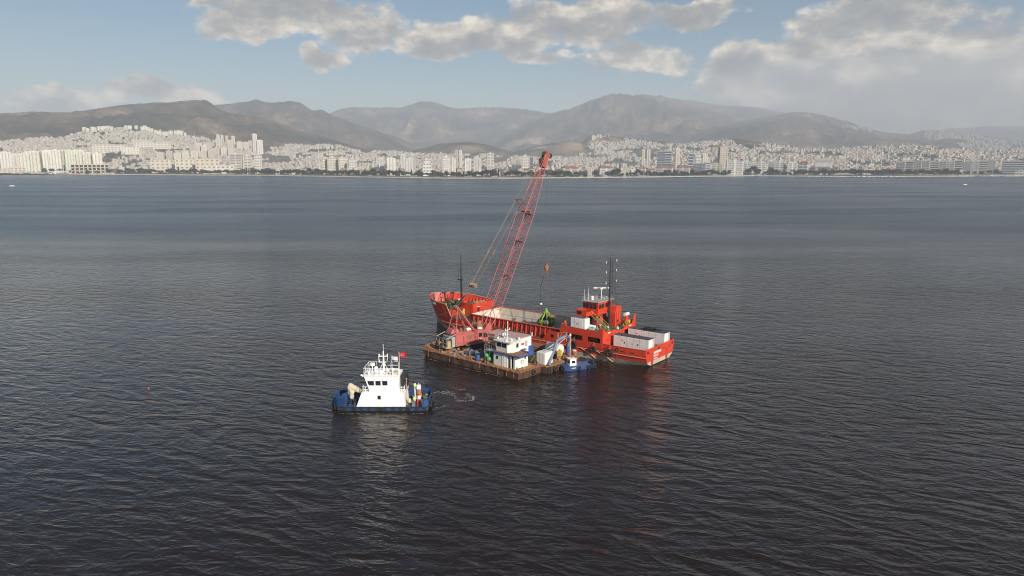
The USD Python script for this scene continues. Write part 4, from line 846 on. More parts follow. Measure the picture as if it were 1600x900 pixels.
part('boot_topping', bt, 'boot_cream', SHIP, 'faded cream band along the waterline', smooth=40)
part('hull', skin(2, 5), 'hull_red', SHIP, smooth=40)
# transom
T = [hull_point(0, k, 1) for k in range(6)]
pl = [(p[1], p[2]) for p in T]; pr = [(-p[1], p[2]) for p in T[::-1]]
poly = sg.Polygon(pl + pr)
lower = poly.intersection(sg.box(-9, -2, 9, 1.0)); upper = poly.intersection(sg.box(-9, 1.0, 9, 9))
tr = part('transom', MB().plate(upper, 0, -.04, .02), 'hull_red', SHIP)
part('boot_band', MB().plate(lower, 0, -.04, .02), 'boot_cream', tr)
for y in (3.55, -2.7): part('tow_guide', MB().box(-.10, -.045, y - .32, y + .32, .22, 2.55), 'deck_red', tr); part('guide_rib', MB().box(-.16, -.045, y - .42, y - .33, .22, 2.6), 'hull_red', tr)
for y in (5.3, .6, -5.3):
    part('fairlead', MB().torus((-.06, y, 3.05), .24, .07, (1, 0, 0), 14, 6), 'black_steel', tr); part('fairlead_hole', MB().cyl((-.06, y, 3.05), .2, .03, 12, 0), 'dark_opening', tr)
for y in (4.6, 2.4, 1.5, -.4, -1.6, -4.0): part('freeing_port', MB().box(-.05, -.035, y - .3, y + .3, 2.62, 2.78), 'dark_opening', tr)
part('name_lettering', turned(glyphs([(8, 3.2, 1.15, .55), (7, 2.1, .62, .36), (6, 1.7, .12, .22)], 1, 1), [(0, 0, -1), (-1, 0, 0), (0, 1, 0)], (-.05, 2.75, 1.05)), 'letter_white', tr)
part('rudder_post', MB().box(.5, .9, -.3, .3, -1, .6), 'rust_steel', SHIP)
# name on the bow, port shoulder
p0, p1 = hull_point(58.6, 5, 1), hull_point(57.4, 5, 1)
d = (p1 - p0); d[2] = 0; d /= np.linalg.norm(d); n_ = np.array([d[1], -d[0], 0]) * -1
if n_[1] < 0: n_ = -n_
part('bow_lettering', turned(glyphs([(7, 2.6, 0, .5)], 1, 1), np.stack([d, [0, 0, 1], n_], 1), p0 + n_ * .08 + [0, 0, -1.0]), 'letter_white', SHIP)
# rubbing strakes and slanting fender pipes
def along(x0, x1, z, out, side=1, n=60):
    q = []
    for x in np.linspace(x0, x1, n):
        h = hullc(x); y = np.interp(z, [1.0, 2.0, max(deck_z(x), 2.15)], h[3:6]); fr = max(0, (x - 54) / 8.6)
        q.append((x + .16 * (z - 1) * fr ** 2, side * (y + out), z))
    return q
for s in (1, -1):
    part('rubbing_strake', MB().tube(along(.05, 60, 2.0, .04, s), .10, 6), 'pink_pipe', SHIP)
    part('sheer_strake', MB().tube([hull_point(x, 5, s) for x in np.linspace(24.6, 48.5, 40)], .07, 6), 'hull_red', SHIP)
    part('bulwark_rail', MB().tube([hull_point(x, 5, s) for x in np.linspace(0, 9.4, 16)], .08, 6), 'hull_red', SHIP)
part('bulwark_rail', MB().tube([hull_point(x, 5, 1) for x in np.linspace(51.2, 62.6, 40)] + [hull_point(x, 5, -1) for x in np.linspace(62.6, 49.3, 40)], .10, 6), 'pink_pipe', SHIP)
part('stern_rail', MB().tube([(0, 6.1, 3.6), (0, -6.1, 3.6)], .08, 6), 'hull_red', SHIP)
for x in (14.6, 11.0, 58.0, 55.8, 51.8, 47.5, 42.5, 37.5):
    a, b = along(x, x + .01, 2.0, .08, 1, 2)[0], along(x - 2.3, x - 2.29, 1.0, .07, 1, 2)[0]
    h = hullc(x - 3.4); part('fender_pipe', MB().tube([a, b, (x - 3.6, float(h[2]) + .08, .05)], .10, 6), 'pink_pipe', SHIP)
for x in (14.6, 11.9, 9.2, 6.9, 4.9, 2.9):
    q = along(x - .55, x + .55, 2.62, .012, 1, 3); part('freeing_port', MB().add([q[0], q[-1], (q[-1][0], q[-1][1], 2.82), (q[0][0], q[0][1], 2.82)], [(0, 1, 2, 3)]), 'dark_opening', SHIP)
q = along(6.1, 6.12, 2.95, .02, 1, 2)[0]; part('fairlead', MB().torus(q, .3, .08, (0, 1, 0), 16, 6), 'black_steel', SHIP)
for x in (6.4, 12.8, 18.9, 25.2, 31.4, 37.6, 43.8):   # welded plate edges
    part('plate_seam', MB().tube([along(x, x + .01, z, .015, 1, 2)[0] for z in (1.0, 1.5, 2.0, 2.2)], .035, 4), 'deck_red', SHIP)
# decks
def deck_strip(x0, x1, inner, z, name, m, n=30):
    "deck between the ship's sides, or from an inner line to the sides"
    b = MB()
    xx = np.linspace(x0, x1, n); L = [(x, min(float(hullc(x)[5]), float(hullc(x)[6])) - .02) for x in xx]
    for (xa, ya), (xb, yb) in zip(L[:-1], L[1:]):
        za, zb = (z, z) if z is not None else (deck_z(xa), deck_z(xb))
        if inner is None: b.add([(xa, -ya, za), (xb, -yb, zb), (xb, yb, zb), (xa, ya, za)], [(0, 1, 2, 3)])
        else:
            for s in (1, -1): b.add([(xa, s * inner, za), (xb, s * inner, zb), (xb, s * yb, zb), (xa, s * ya, za)], [(0, 1, 2, 3)])
    return part(name, b, m, SHIP)
deck_strip(.03, 9.5, None, 2.6, 'aft_deck', 'deck_red'); deck_strip(9.5, 19.4, None, 2.3, 'main_deck', 'deck_red'); deck_strip(19.4, 46.4, 5.4, None, 'side_deck', 'deck_green'); deck_strip(46.4, 53.2, None, None, 'fore_deck', 'deck_green', 12)
# forecastle: deck, aft bulkhead with a notch on the port side
fb = MB()
xx = np.linspace(53.0, 62.5, 24)
for xa, xb in zip(xx[:-1], xx[1:]):
    ya, yb = float(hullc(xa)[5]) - .02, float(hullc(xb)[5]) - .02; fb.add([(xa, -ya, 4.9), (xb, -yb, 4.9), (xb, yb, 4.9), (xa, ya, 4.9)], [(0, 1, 2, 3)])
fb.add([(49.3, -6.7, 4.9), (53.0, -6.5, 4.9), (53.0, 1.0, 4.9), (49.3, 1.0, 4.9)], [(0, 1, 2, 3)])
fc = part('forecastle_deck', fb, 'deck_green', SHIP)
bk = part('forecastle_bulkhead', MB().box(49.25, 49.35, -6.72, 1.0, 3.1, 6.1).box(49.35, 53.0, .95, 1.05, 3.1, 6.1).box(52.95, 53.05, 1.05, 6.4, 3.2, 5.0), 'house_red', SHIP)
part('door', MB().plate(pads(-.9, 4.25, .75, 1.7), 0, 49.17, 49.26), 'dark_opening', bk); part('door_hood', MB().box(49.0, 49.25, -1.4, -.4, 5.15, 5.25), 'letter_white', bk)
part('locker', MB().box(51.8, 52.9, 1.2, 2.2, 3.3, 4.7), 'yellow_paint', bk)
for k, x in enumerate(np.linspace(50.5, 61.2, 12)):    # stays inside the bow bulwark, far side
    h = float(hullc(x)[6]); part('bulwark_stay', MB().add([(x, -h + .05, 4.95), (x, -h + .7, 4.95), (x, -h + .06, top_z(x, -1) - .15)], [(0, 1, 2)]), 'hull_red', SHIP)
mast1 = part('fore_mast', MB().tube([(54, 0, 4.9), (54, 0, 11.5)], [.24, .20], 8).tube([(54, 0, 11.5), (54, 0, 17.9)], [.15, .08], 8), 'black_steel', SHIP, 'thin black mast on the forecastle')
part('cross_tree', MB().box(53.7, 54.9, -.5, .5, 11.4, 11.55).tube([(54.6, .35, 11.5), (54.6, .35, 15.2)], .05, 5).tube([(54, 0, 14.2), (54, -1.3, 14.0)], .05, 5).tube([(54, 0, 15.3), (54.7, .4, 15.2)], .04, 5), 'black_steel', mast1)
part('mast_ladder', MB().ladder((53.6, 0, 5), (53.75, 0, 11.3), (0, 1, 0)), 'black_steel', mast1)
part('derrick_boom', MB().tube([(54.2, .4, 6.2), (57.6, 3.6, 7.3), (55.0, 5.6, 6.0)], .13, 6).bar((54.2, .4, 6.2), (50.4, 2.6, 8.4), .3), 'black_steel', SHIP)
wl = part('windlass', MB().cyl((57.2, -1.4, 5.4), .34, 3.0, 14, 1).cyl((57.2, -1.6, 5.4), .5, .2, 14, 1).cyl((57.2, 1.5, 5.4), .5, .2, 14, 1).box(56.7, 57.7, -1.0, 1.0, 4.9, 5.2), 'deck_green', SHIP)
for x, y, c in ((59.6, 2.2, 'deck_green'), (59.4, 2.9, 'yellow_paint'), (55.4, 4.3, 'black_steel'), (55.9, 4.3, 'black_steel'), (58.2, -3.6, 'white_paint'), (54.6, 3.4, 'deck_green'), (56.3, 3.1, 'yellow_paint'), (52.3, -5.6, 'grey_paint'), (51.6, -5.7, 'grey_paint')):
    part('bollard', MB().cyl((x, y, 4.9), .22, .75, 10).cyl((x, y, 5.6), .3, .12, 10), c, SHIP)
part('vent_box', MB().box(54.2, 55.4, -2.2, -1.0, 4.9, 6.0).box(55.9, 56.9, -3.0, -2.0, 4.9, 5.7), 'house_red', SHIP)
r_ = np.random.default_rng(5); m = MB()
for _ in range(46):
    c = np.array([51.6, -3.4, 5.0]) + np.append(r_.normal(0, .75, 2), r_.uniform(0, .6)); m.torus(c, r_.uniform(.25, .6), .09, r_.normal(size=3) * [.5, .5, 1] + [0, 0, .8], 10, 5)
heap = part('rope_heap', m, 'rope_hemp'); tag(heap, None)
stage.RemovePrim(heap.GetPath()); USED.pop('/World/rope_heap')
x = thing('rope_heap', 'heap of brown mooring rope on the forecastle deck of the red ship', 'rope', (29.83, 140.48, 0), 141.6); part('rope_coils', m, 'rope_hemp', x)
# hold: coaming, cream walls, mud in the bottom
HX0, HX1, HY = 19.6, 46.3, 5.35
def cz(x): return 4.8
part('hold_coaming', MB().box(HX0 - .12, HX1 + .12, HY, HY + .14, 1.9, 4.78).box(HX0 - .12, HX1 + .12, -HY - .14, -HY, 1.9, 4.78).box(HX0 - .14, HX0, -HY, HY, 1.9, 4.78).box(HX1, HX1 + .14, -HY, HY, 1.9, 4.78), 'deck_red', SHIP)
part('coaming_rim', MB().box(HX0 - .5, HX1 + .4, HY - .05, HY + .42, 4.78, 4.9).box(HX0 - .5, HX1 + .4, -HY - .42, -HY + .05, 4.78, 4.9).box(HX0 - .5, HX0 + .02, -HY + .05, HY - .05, 4.78, 4.9).box(HX1 - .02, HX1 + .4, -HY + .05, HY - .05, 4.78, 4.9), 'house_red', SHIP)
hw = part('hold_wall', MB().box(HX0 + .06, HX1 - .06, -HY + .02, -HY + .06, .3, 4.77), 'hold_cream', SHIP); part('hold_wall', MB().box(HX0 + .06, HX1 - .06, HY - .06, HY - .02, .3, 4.77), 'hold_cream', SHIP)
part('hold_wall', MB().box(HX1 - .06, HX1 - .02, -HY + .06, HY - .06, .3, 4.77), 'hold_cream', SHIP); part('hold_wall', MB().box(HX0 + .02, HX0 + .06, -HY + .06, HY - .06, .3, 4.77), 'hold_cream', SHIP)
for z in (1.6, 3.1): part('wall_seam', MB().box(HX0 + .2, HX1 - .2, -HY + .061, -HY + .085, z, z + .05), 'rust_steel', SHIP)
nx, ny = 60, 26; gx, gy = np.meshgrid(np.linspace(HX0 + .07, HX1 - .07, nx), np.linspace(-HY + .07, HY - .07, ny), indexing='ij')
gz = .55 + .9 * meshkit.fbm(np.stack([gx / 3.2, gy / 3.2, gx * 0], -1), 4, 8); ii, jj = np.meshgrid(np.arange(nx - 1), np.arange(ny - 1), indexing='ij'); a = (ii * ny + jj).ravel()
mud = part('dredged_mud', (np.stack([gx, gy, gz], -1).reshape(-1, 3), np.stack([a, a + ny, a + ny + 1, a + 1], 1)), 'mud', None, smooth=True)
stage.RemovePrim(mud.GetPath()); USED.pop('/World/dredged_mud')
md = thing('dredged_mud', 'dark wet mud lying in the bottom of the open cream hold', 'mud', (29.83, 140.48, 0), 141.6); part('mud_surface', (np.stack([gx, gy, gz], -1).reshape(-1, 3), np.stack([a, a + ny, a + ny + 1, a + 1], 1)), 'mud', md, smooth=True); md.SetCustomDataByKey('kind', 'stuff')
for i, x in enumerate(np.arange(20.6, 46, 1.28)):
    zd = deck_z(x); part('coaming_stay', MB().hexa([(x - .05, HY + .14, zd), (x + .05, HY + .14, zd), (x + .05, HY + .75, zd), (x - .05, HY + .75, zd)], [(x - .05, HY + .14, 4.78), (x + .05, HY + .14, 4.78), (x + .05, HY + .40, 4.78), (x - .05, HY + .40, 4.78)]), 'house_red' if i % 2 else 'deck_red', SHIP)
    if i % 3 != 1: part('coaming_fitting', MB().box(x + .3, x + .9, HY + .14, HY + .36, 2.7 + (i % 2) * .5, 3.5 + (i % 2) * .5).cyl((x + .6, HY + .25, 3.6), .12, .7, 8), ('house_red', 'black_steel', 'deck_red')[i % 3], SHIP)
for k, (dy, rr, c) in enumerate(((.35, .09, 'deck_green'), (.62, .07, 'deck_green'), (.9, .05, 'rust_steel'))):
    part('deck_pipe', MB().tube([(x, HY + dy, deck_z(x) + .16 + .1 * (k == 1)) for x in np.linspace(20, 47, 20)], rr, 6), c, SHIP)
for i, x in enumerate(np.linspace(25.5, 44.5, 9)):
    part('deck_valve', MB().cyl((x, HY + .5, deck_z(x)), .14, .5, 8).torus((x, HY + .5, deck_z(x) + .55), .2, .04, (0, 0, 1), 10, 5), ('deck_green', 'lime_paint', 'rust_steel')[i % 3], SHIP)
# after superstructure
side = sg.Polygon([(24.5, 2.1), (22.9, 4.5), (19.9, 4.4), (19.6, 6.2), (10.9, 5.95), (9.4, 6.95), (9.4, 2.3)])
ports = side.difference(pads(16.1, 4.05, 3.7, 1.15, .2)).difference(pads(11.5, 4.1, 3.1, 1.1, .2)).difference(pads(21.9, 3.35, .95, .9, .15))
sup = part('superstructure_side', MB().plate(ports, 1, 6.62, 6.72), 'hull_red', SHIP); part('superstructure_side', MB().plate(side, 1, -6.72, -6.62), 'hull_red', SHIP)
part('deckhouse', MB().box(10.4, 19.4, -5.2, 5.2, 2.2, 5.0), 'deck_red', SHIP)
for x in (11.3, 17.6): part('passage_door', MB().box(x - .3, x + .3, 5.2, 5.26, 2.7, 4.5), 'black_steel', SHIP)
for x in (10.6, 16.6): part('tyre_store', MB().torus((x, 5.6, 4.0), .34, .13, (0, 1, .1), 14, 7), 'rubber', SHIP)
aw = part('after_wall', MB().box(9.42, 9.52, -6.6, -5.0, 2.6, 5.0).box(9.42, 9.52, 3.4, 6.6, 2.6, 5.0).box(10.2, 10.4, -5.0, 3.4, 2.6, 5.0), 'house_red', SHIP)
part('door', MB().plate(pads(4.7, 3.65, .8, 1.8), 0, 9.36, 9.43), 'house_red', aw); part('door_port', MB().cyl((9.33, 4.7, 4.1), .16, .05, 10, 0), 'dark_glass', aw)
part('boat_deck', MB().box(9.45, 19.55, -6.61, 6.61, 5.0, 5.2), 'deck_green', SHIP)
part('boat_deck_bulwark', MB().plate(sg.Polygon([(6.62, 5.0), (6.62, 6.95), (5.7, 5.9), (2.0, 5.75), (1.0, 5.3), (-1.2, 5.3), (-2.2, 5.8), (-5.2, 5.95), (-6.1, 7.7), (-6.62, 7.9), (-6.62, 5.0)]), 0, 9.3, 9.42), 'house_red', SHIP)
for x, y in ((9.25, 4.4), (9.25, -4.2)): part('name_plate', MB().box(x - .02, x + .04, y - .4, y + .4, 5.45, 5.65), 'letter_white', SHIP)
part('bridge_tower', MB().box(14.7, 16.9, -3.3, .6, 5.2, 8.25), 'deck_red', SHIP)
for y in (-2.2, -.4): part('tower_window', MB().box(14.62, 14.71, y - .3, y + .3, 6.9, 7.5), 'dark_glass', SHIP)
part('tower_door', MB().box(15.6, 16.3, .6, .67, 5.3, 7.1), 'dark_opening', SHIP)
part('bridge_deck', MB().box(13.4, 17.2, -3.9, 2.6, 8.2, 8.35).box(14.6, 17.2, 2.6, 4.9, 8.2, 8.35).box(14.6, 17.2, -6.2, -3.9, 8.2, 8.35), 'house_red', SHIP)
wh = part('wheelhouse', MB().hexa([(13.5, -3.5, 8.35), (16.9, -3.5, 8.35), (16.9, 2.1, 8.35), (13.5, 2.1, 8.35)], [(13.4, -3.55, 10.9), (17.2, -3.55, 10.9), (17.2, 2.15, 10.9), (13.4, 2.15, 10.9)]), 'house_red', SHIP)
for x in (14.1, 15.05, 16.0, 16.8): part('window', MB().box(x - .34, x + .34, 2.08, 2.19, 9.55, 10.4), 'dark_glass', wh)
for y in (1.3, .2, -1.2, -2.6): part('window', MB().box(13.35, 13.49, y - .42, y + .42, 9.55, 10.4), 'dark_glass', wh)
part('roof', MB().box(13.1, 17.5, -3.9, 2.5, 10.9, 11.05), 'grey_paint', wh)
wg = part('bridge_wing', MB().box(14.6, 14.7, 2.2, 4.9, 8.35, 9.1).box(17.1, 17.2, 2.2, 4.9, 8.35, 9.5).box(14.6, 17.2, 4.8, 4.92, 8.35, 9.45).box(15.5, 17.1, 3.4, 4.8, 9.45, 9.55), 'house_red', SHIP)
part('wing_window', MB().box(15.7, 16.8, 4.9, 4.95, 8.6, 9.3), 'dark_glass', wg)
part('roof_rail', MB().rail([(13.4, 2.4, 11.05), (13.4, -3.8, 11.05)], .7, 1.4, .018).rail([(13.4, 2.4, 11.05), (17.3, 2.4, 11.05)], .7, 1.4, .018).rail([(17.3, 2.4, 11.05), (17.3, -3.8, 11.05)], .7, 1.4, .018), 'grey_paint', wh)
part('stair', MB().bar((14.6, 2.2, 8.3), (11.7, .4, 5.2), .14).bar((14.6, 3.0, 8.3), (11.7, 1.2, 5.2), .14).ladder((14.6, 2.6, 8.3), (11.7, .8, 5.2), (0, 1, 0), .8, .3, .04), 'olive_paint', SHIP)
part('stair_rail', MB().tube([(14.6, 3.0, 9.2), (11.7, 1.2, 6.1)], .04, 5).tube([(14.6, 2.2, 9.2), (11.7, .4, 6.1)], .04, 5), 'yellow_paint', SHIP)
part('funnel_casing', MB().plate(sg.Polygon([(-4.5, 5.2), (-4.5, 9.3), (-4.1, 9.6), (-2.6, 9.6), (-2.0, 8.3), (-2.0, 5.2)]), 0, 11.7, 13.3), 'house_red', SHIP)
for y in (-4.2, -3.4, -2.6): part('casing_rib', MB().box(11.62, 11.71, y - .06, y + .06, 5.3, 8.6), 'deck_red', SHIP)
part('casing_vent', MB().cyl((11.6, -3.0, 6.4), .3, .12, 12, 0), 'black_steel', SHIP)
part('fire_box', MB().box(12.2, 12.8, -5.4, -4.8, 7.0, 8.8), 'white_paint', SHIP)
MX, MY = 13.0, -1.75
mm = part('main_mast', MB().tube([(MX, MY, 5.2), (MX, MY, 12), (MX, MY, 20.0)], [.24, .19, .08], 8).tube([(MX - .2, MY - .7, 9.9), (MX - .2, MY - .7, 19.6)], [.055, .04], 6), 'black_steel', SHIP, 'tall black twin pole mast beside the funnel')
for z in (19.0, 16.9, 14.6):
    part('yard', MB().tube([(MX, MY + 1.6, z - .1), (MX, MY - 2.6, z + .2)], .06, 5).tube([(MX, MY - .4, z - .8), (MX - .1, MY - .8, z - .8)], .05, 5), 'black_steel', mm)
    for y in (1.6, -2.6): part('mast_light', MB().cyl((MX, MY + y, z), .11, .4, 8), 'white_paint', mm)
part('stay_wire', MB().tube([(MX - .4, MY - 1.5, 17.2), (MX - .5, MY - 1.6, 9.8)], .035, 4).tube([(MX, MY, 19.4), (MX - .6, MY - 2.5, 9.4)], .02, 4), 'black_steel', mm)
part('radar', MB().tube([(14.8, -1.4, 11.05), (14.8, -1.4, 13.1)], .09, 6).box(14.65, 14.95, -1.65, -1.15, 13.1, 13.35).box(14.7, 14.9, -3.1, .3, 13.35, 13.6, rz=-51.6), 'white_paint', SHIP)
for x, y, h in ((16.9, 1.9, 2.4), (16.2, 1.6, 1.8), (16.6, .9, 2.8), (13.8, -2.8, 3.0)): part('whip_aerial', MB().tube([(x, y, 11.05), (x, y, 11.05 + h)], [.05, .025], 5), 'white_paint', SHIP)
part('dome_aerial', MB().cyl((15.8, .7, 11.05), .3, .5, 12).ball((15.8, .7, 11.6), .34, 2), 'white_paint', SHIP)
part('roof_locker', MB().box(14.2, 15.6, -3.0, -1.6, 11.05, 11.5).box(15.9, 17.0, -2.6, -1.2, 11.05, 11.4), 'grey_paint', SHIP)
part('raft_canister', MB().cyl((13.6, 2.9, 5.85), .38, 1.5, 14, 0).box(13.8, 14.9, 2.6, 3.2, 5.2, 5.5), 'white_paint', SHIP)
part('raft_canister', MB().cyl((10.9, -6.2, 7.6), .36, 1.5, 14, 1), 'white_paint', SHIP); part('raft_cradle', MB().box(10.7, 11.1, -5.9, -5.0, 5.2, 7.3).bar((10.9, -5.9, 5.2), (10.9, -5.2, 7.2), .15), 'house_red', SHIP)
part('mooring_winch', MB().cyl((10.4, -5.8, 5.9), .38, .9, 14, 1).cyl((10.4, -5.85, 5.9), .55, .12, 14, 1).cyl((10.4, -4.95, 5.9), .55, .12, 14, 1).box(10.0, 10.8, -5.8, -4.9, 5.2, 5.5), 'yellow_paint', SHIP)
r_ = np.random.default_rng(12)
for i in range(26):
    x, y = r_.uniform(9.9, 14.5), r_.uniform(-5.6, 6.0)
    if 11.4 < x < 13.6 and -5 < y < -1: continue
    h = r_.uniform(.2, .8); part('deck_fitting', MB().box(x - .18, x + .18, y - .2, y + .2, 5.2, 5.2 + h * .5).cyl((x, y, 5.2), .12, h, 8), ('deck_green', 'grey_paint', 'lime_paint', 'black_steel', 'white_paint')[i % 5], SHIP)
part('boat_deck_rail', MB().rail([(19.4, 6.4, 5.2), (19.4, -6.4, 5.2)], 1.0).rail([(10.0, 4.0, 5.2), (14.5, 4.0, 5.2)], .8), 'deck_green', SHIP)
part('cowl_vent', MB().cyl((19.3, 5.4, 4.9), .22, 1.3, 10).torus((19.45, 5.4, 6.5), .34, .15, (1, .3, 0), 14, 7), 'house_red', SHIP)
part('vent_lamp', MB().cyl((20.3, 5.2, 4.9), .08, .9, 8).ball((20.3, 5.2, 5.9), .3, 1).cyl((20.6, 4.9, 4.9), .1, .6, 8), 'yellow_paint', SHIP)

# ---------------- things carried by the ship
def on_ship(name, label, cat, x, y, z, rz=0.0, group=None):
    c, s = math.cos(math.radians(141.6)), math.sin(math.radians(141.6))
    return thing(name, label, cat, (29.83 + c * x - s * y, 140.48 + s * x + c * y, z), 141.6 + rz, group)
def container(label, x0, x1, y0, y1, z0, z1, doors, panels, roof='roof_dark'):
    L, W, H_ = x1 - x0, y1 - y0, z1 - z0
    t = on_ship('white_container', label, 'container', x0, y0, z0)
    part('wall', MB().box(.45 if doors else 0, L, .04, W - .04, 0, H_ - .03), 'white_paint', t)
    if doors: part('end_frame', MB().box(0, .5, 0, .07, 0, H_).box(0, .5, W - .07, W, 0, H_).box(0, .5, .07, W - .07, 0, .1), 'white_paint', t)
    part('roof', MB().box(.05, L - .02, .06, W - .06, H_ - .03, H_ + .03), roof, t)
    for i in range(panels):
        xa, xb = .5 + (L - .55) * i / panels, .5 + (L - .55) * (i + 1) / panels
        p = part('side_panel', MB().box(xa + .03, xb - .03, W - .04, W - .012, .08, H_ - .1).box(xa + .03, xb - .03, .012, .04, .08, H_ - .1), 'white_paint', t)
        part('panel_seam', MB().box(xb - .02, xb + .02, W - .04, W - .008, .05, H_ - .06), 'grey_paint', t)
        if i % 2: part('handle', MB().box(xa + .35, xa + .5, W - .012, W + .03, H_ * .42, H_ * .56), 'black_steel', p)
    part('panel_mark', MB().box(L * .72, L * .78, W - .01, W + .003, H_ * .62, H_ * .68).box(L * .45, L * .48, W - .01, W + .003, H_ * .45, H_ * .5), 'deck_red', t)
    return t
container('long white container on the aft deck, nearer the port bulwark', .6, 8.6, 1.4, 3.8, 2.63, 5.15, True, 5)
container('long white container on the aft deck, on the far starboard side', .7, 9.2, -5.6, -3.2, 2.63, 5.15, True, 5)
t = container('small white container on the boat deck before the bridge', 14.9, 18.4, 2.9, 4.9, 5.45, 7.6, False, 3, 'white_paint')
t = on_ship('cargo_net', 'dark net bundle lying on the roof of the far aft deck container', 'net', 4.2, -4.4, 5.19); r_ = np.random.default_rng(2); m = MB()
for _ in range(26): m.torus(np.append(r_.normal(0, [.9, .4], 2), r_.uniform(.05, .45)), r_.uniform(.2, .5), .07, r_.normal(size=3) * .4 + [0, 0, 1], 9, 5)
part('net_coils', m, 'black_steel', t)
def hung_tyre(name, label, x, y, z, R, thing_at, nrm=(0, 1, 0), group=None, rope=1.0):
    t = thing_at(name, label, 'tyre fender', x, y, z, 0, group)
    part('tyre', MB().torus((0, 0, 0), R, R * .42, nrm, 20, 9), 'rubber', t); part('rope', MB().tube([(-R * .5, -.02, R * .8), (0, -R * .5 if nrm[1] else -.1, R + rope)], .03, 4).tube([(R * .5, -.02, R * .8), (0, -R * .5 if nrm[1] else -.1, R + rope)], .03, 4), 'rope_hemp', t)
    return t
hung_tyre('tyre_fender', 'big tyre fender on the red hull under the aft container', 7.6, 7.02, 2.05, .62, on_ship)
hung_tyre('tyre_fender', 'tyre fender on the red hull between the two slanting pipes', 11.4, 7.05, 2.25, .5, on_ship)
hung_tyre('tyre_fender', 'tyre fender on the red hull beside the white topped pole', 16.2, 7.05, 2.5, .6, on_ship)
# ================================================================ THE RUSTY CRANE BARGE
paint('barge_white', (0.72, 0.72, 0.69), 0.5, (0.44, 0.29, 0.16), 0.5, 0.25, streak=True)
paint('tank_white', (0.70, 0.69, 0.65), 0.5, (0.45, 0.32, 0.2), 0.3, 0.6)
paint('blue_trim', (0.030, 0.085, 0.29), 0.45, (0.2, 0.13, 0.1), 0.25, 1.0)
paint('blue_grey', (0.150, 0.185, 0.265), 0.5, (0.2, 0.14, 0.1), 0.4, 1.0)
paint('canopy_pink', (0.46, 0.29, 0.27), 0.7, (0.3, 0.2, 0.15), 0.4, 0.5)
paint('crane_pink', (0.40, 0.105, 0.095), 0.5, (0.25, 0.13, 0.09), 0.4, 0.6)
paint('crane_red', (0.31, 0.065, 0.055), 0.5, (0.18, 0.08, 0.06), 0.35, 1.0)
paint('cable', (0.10, 0.085, 0.070), 0.7, (0.2, 0.13, 0.08), 0.5, 1.0)
paint('pendant', (0.30, 0.19, 0.13), 0.7, (0.25, 0.14, 0.08), 0.5, 1.0)
paint('net_green', (0.075, 0.33, 0.10), 0.6, (0.2, 0.3, 0.15), 0.4, 1.5)
paint('cardboard', (0.42, 0.30, 0.17), 0.8, (0.25, 0.17, 0.1), 0.4, 1.2)
BO, BR_ = np.array([1.2, 128.2, 0.0]), -41.35
def on_barge(name, label, cat, x, y, z, rz=0.0, group=None):
    c, s = math.cos(math.radians(BR_)), math.sin(math.radians(BR_))
    return thing(name, label, cat, (BO[0] + c * x - s * y, BO[1] + s * x + c * y, z), BR_ + rz, group)
B = thing('crane_barge', 'rusty brown work barge carrying a white deckhouse beside the red ship', 'barge', BO, BR_)
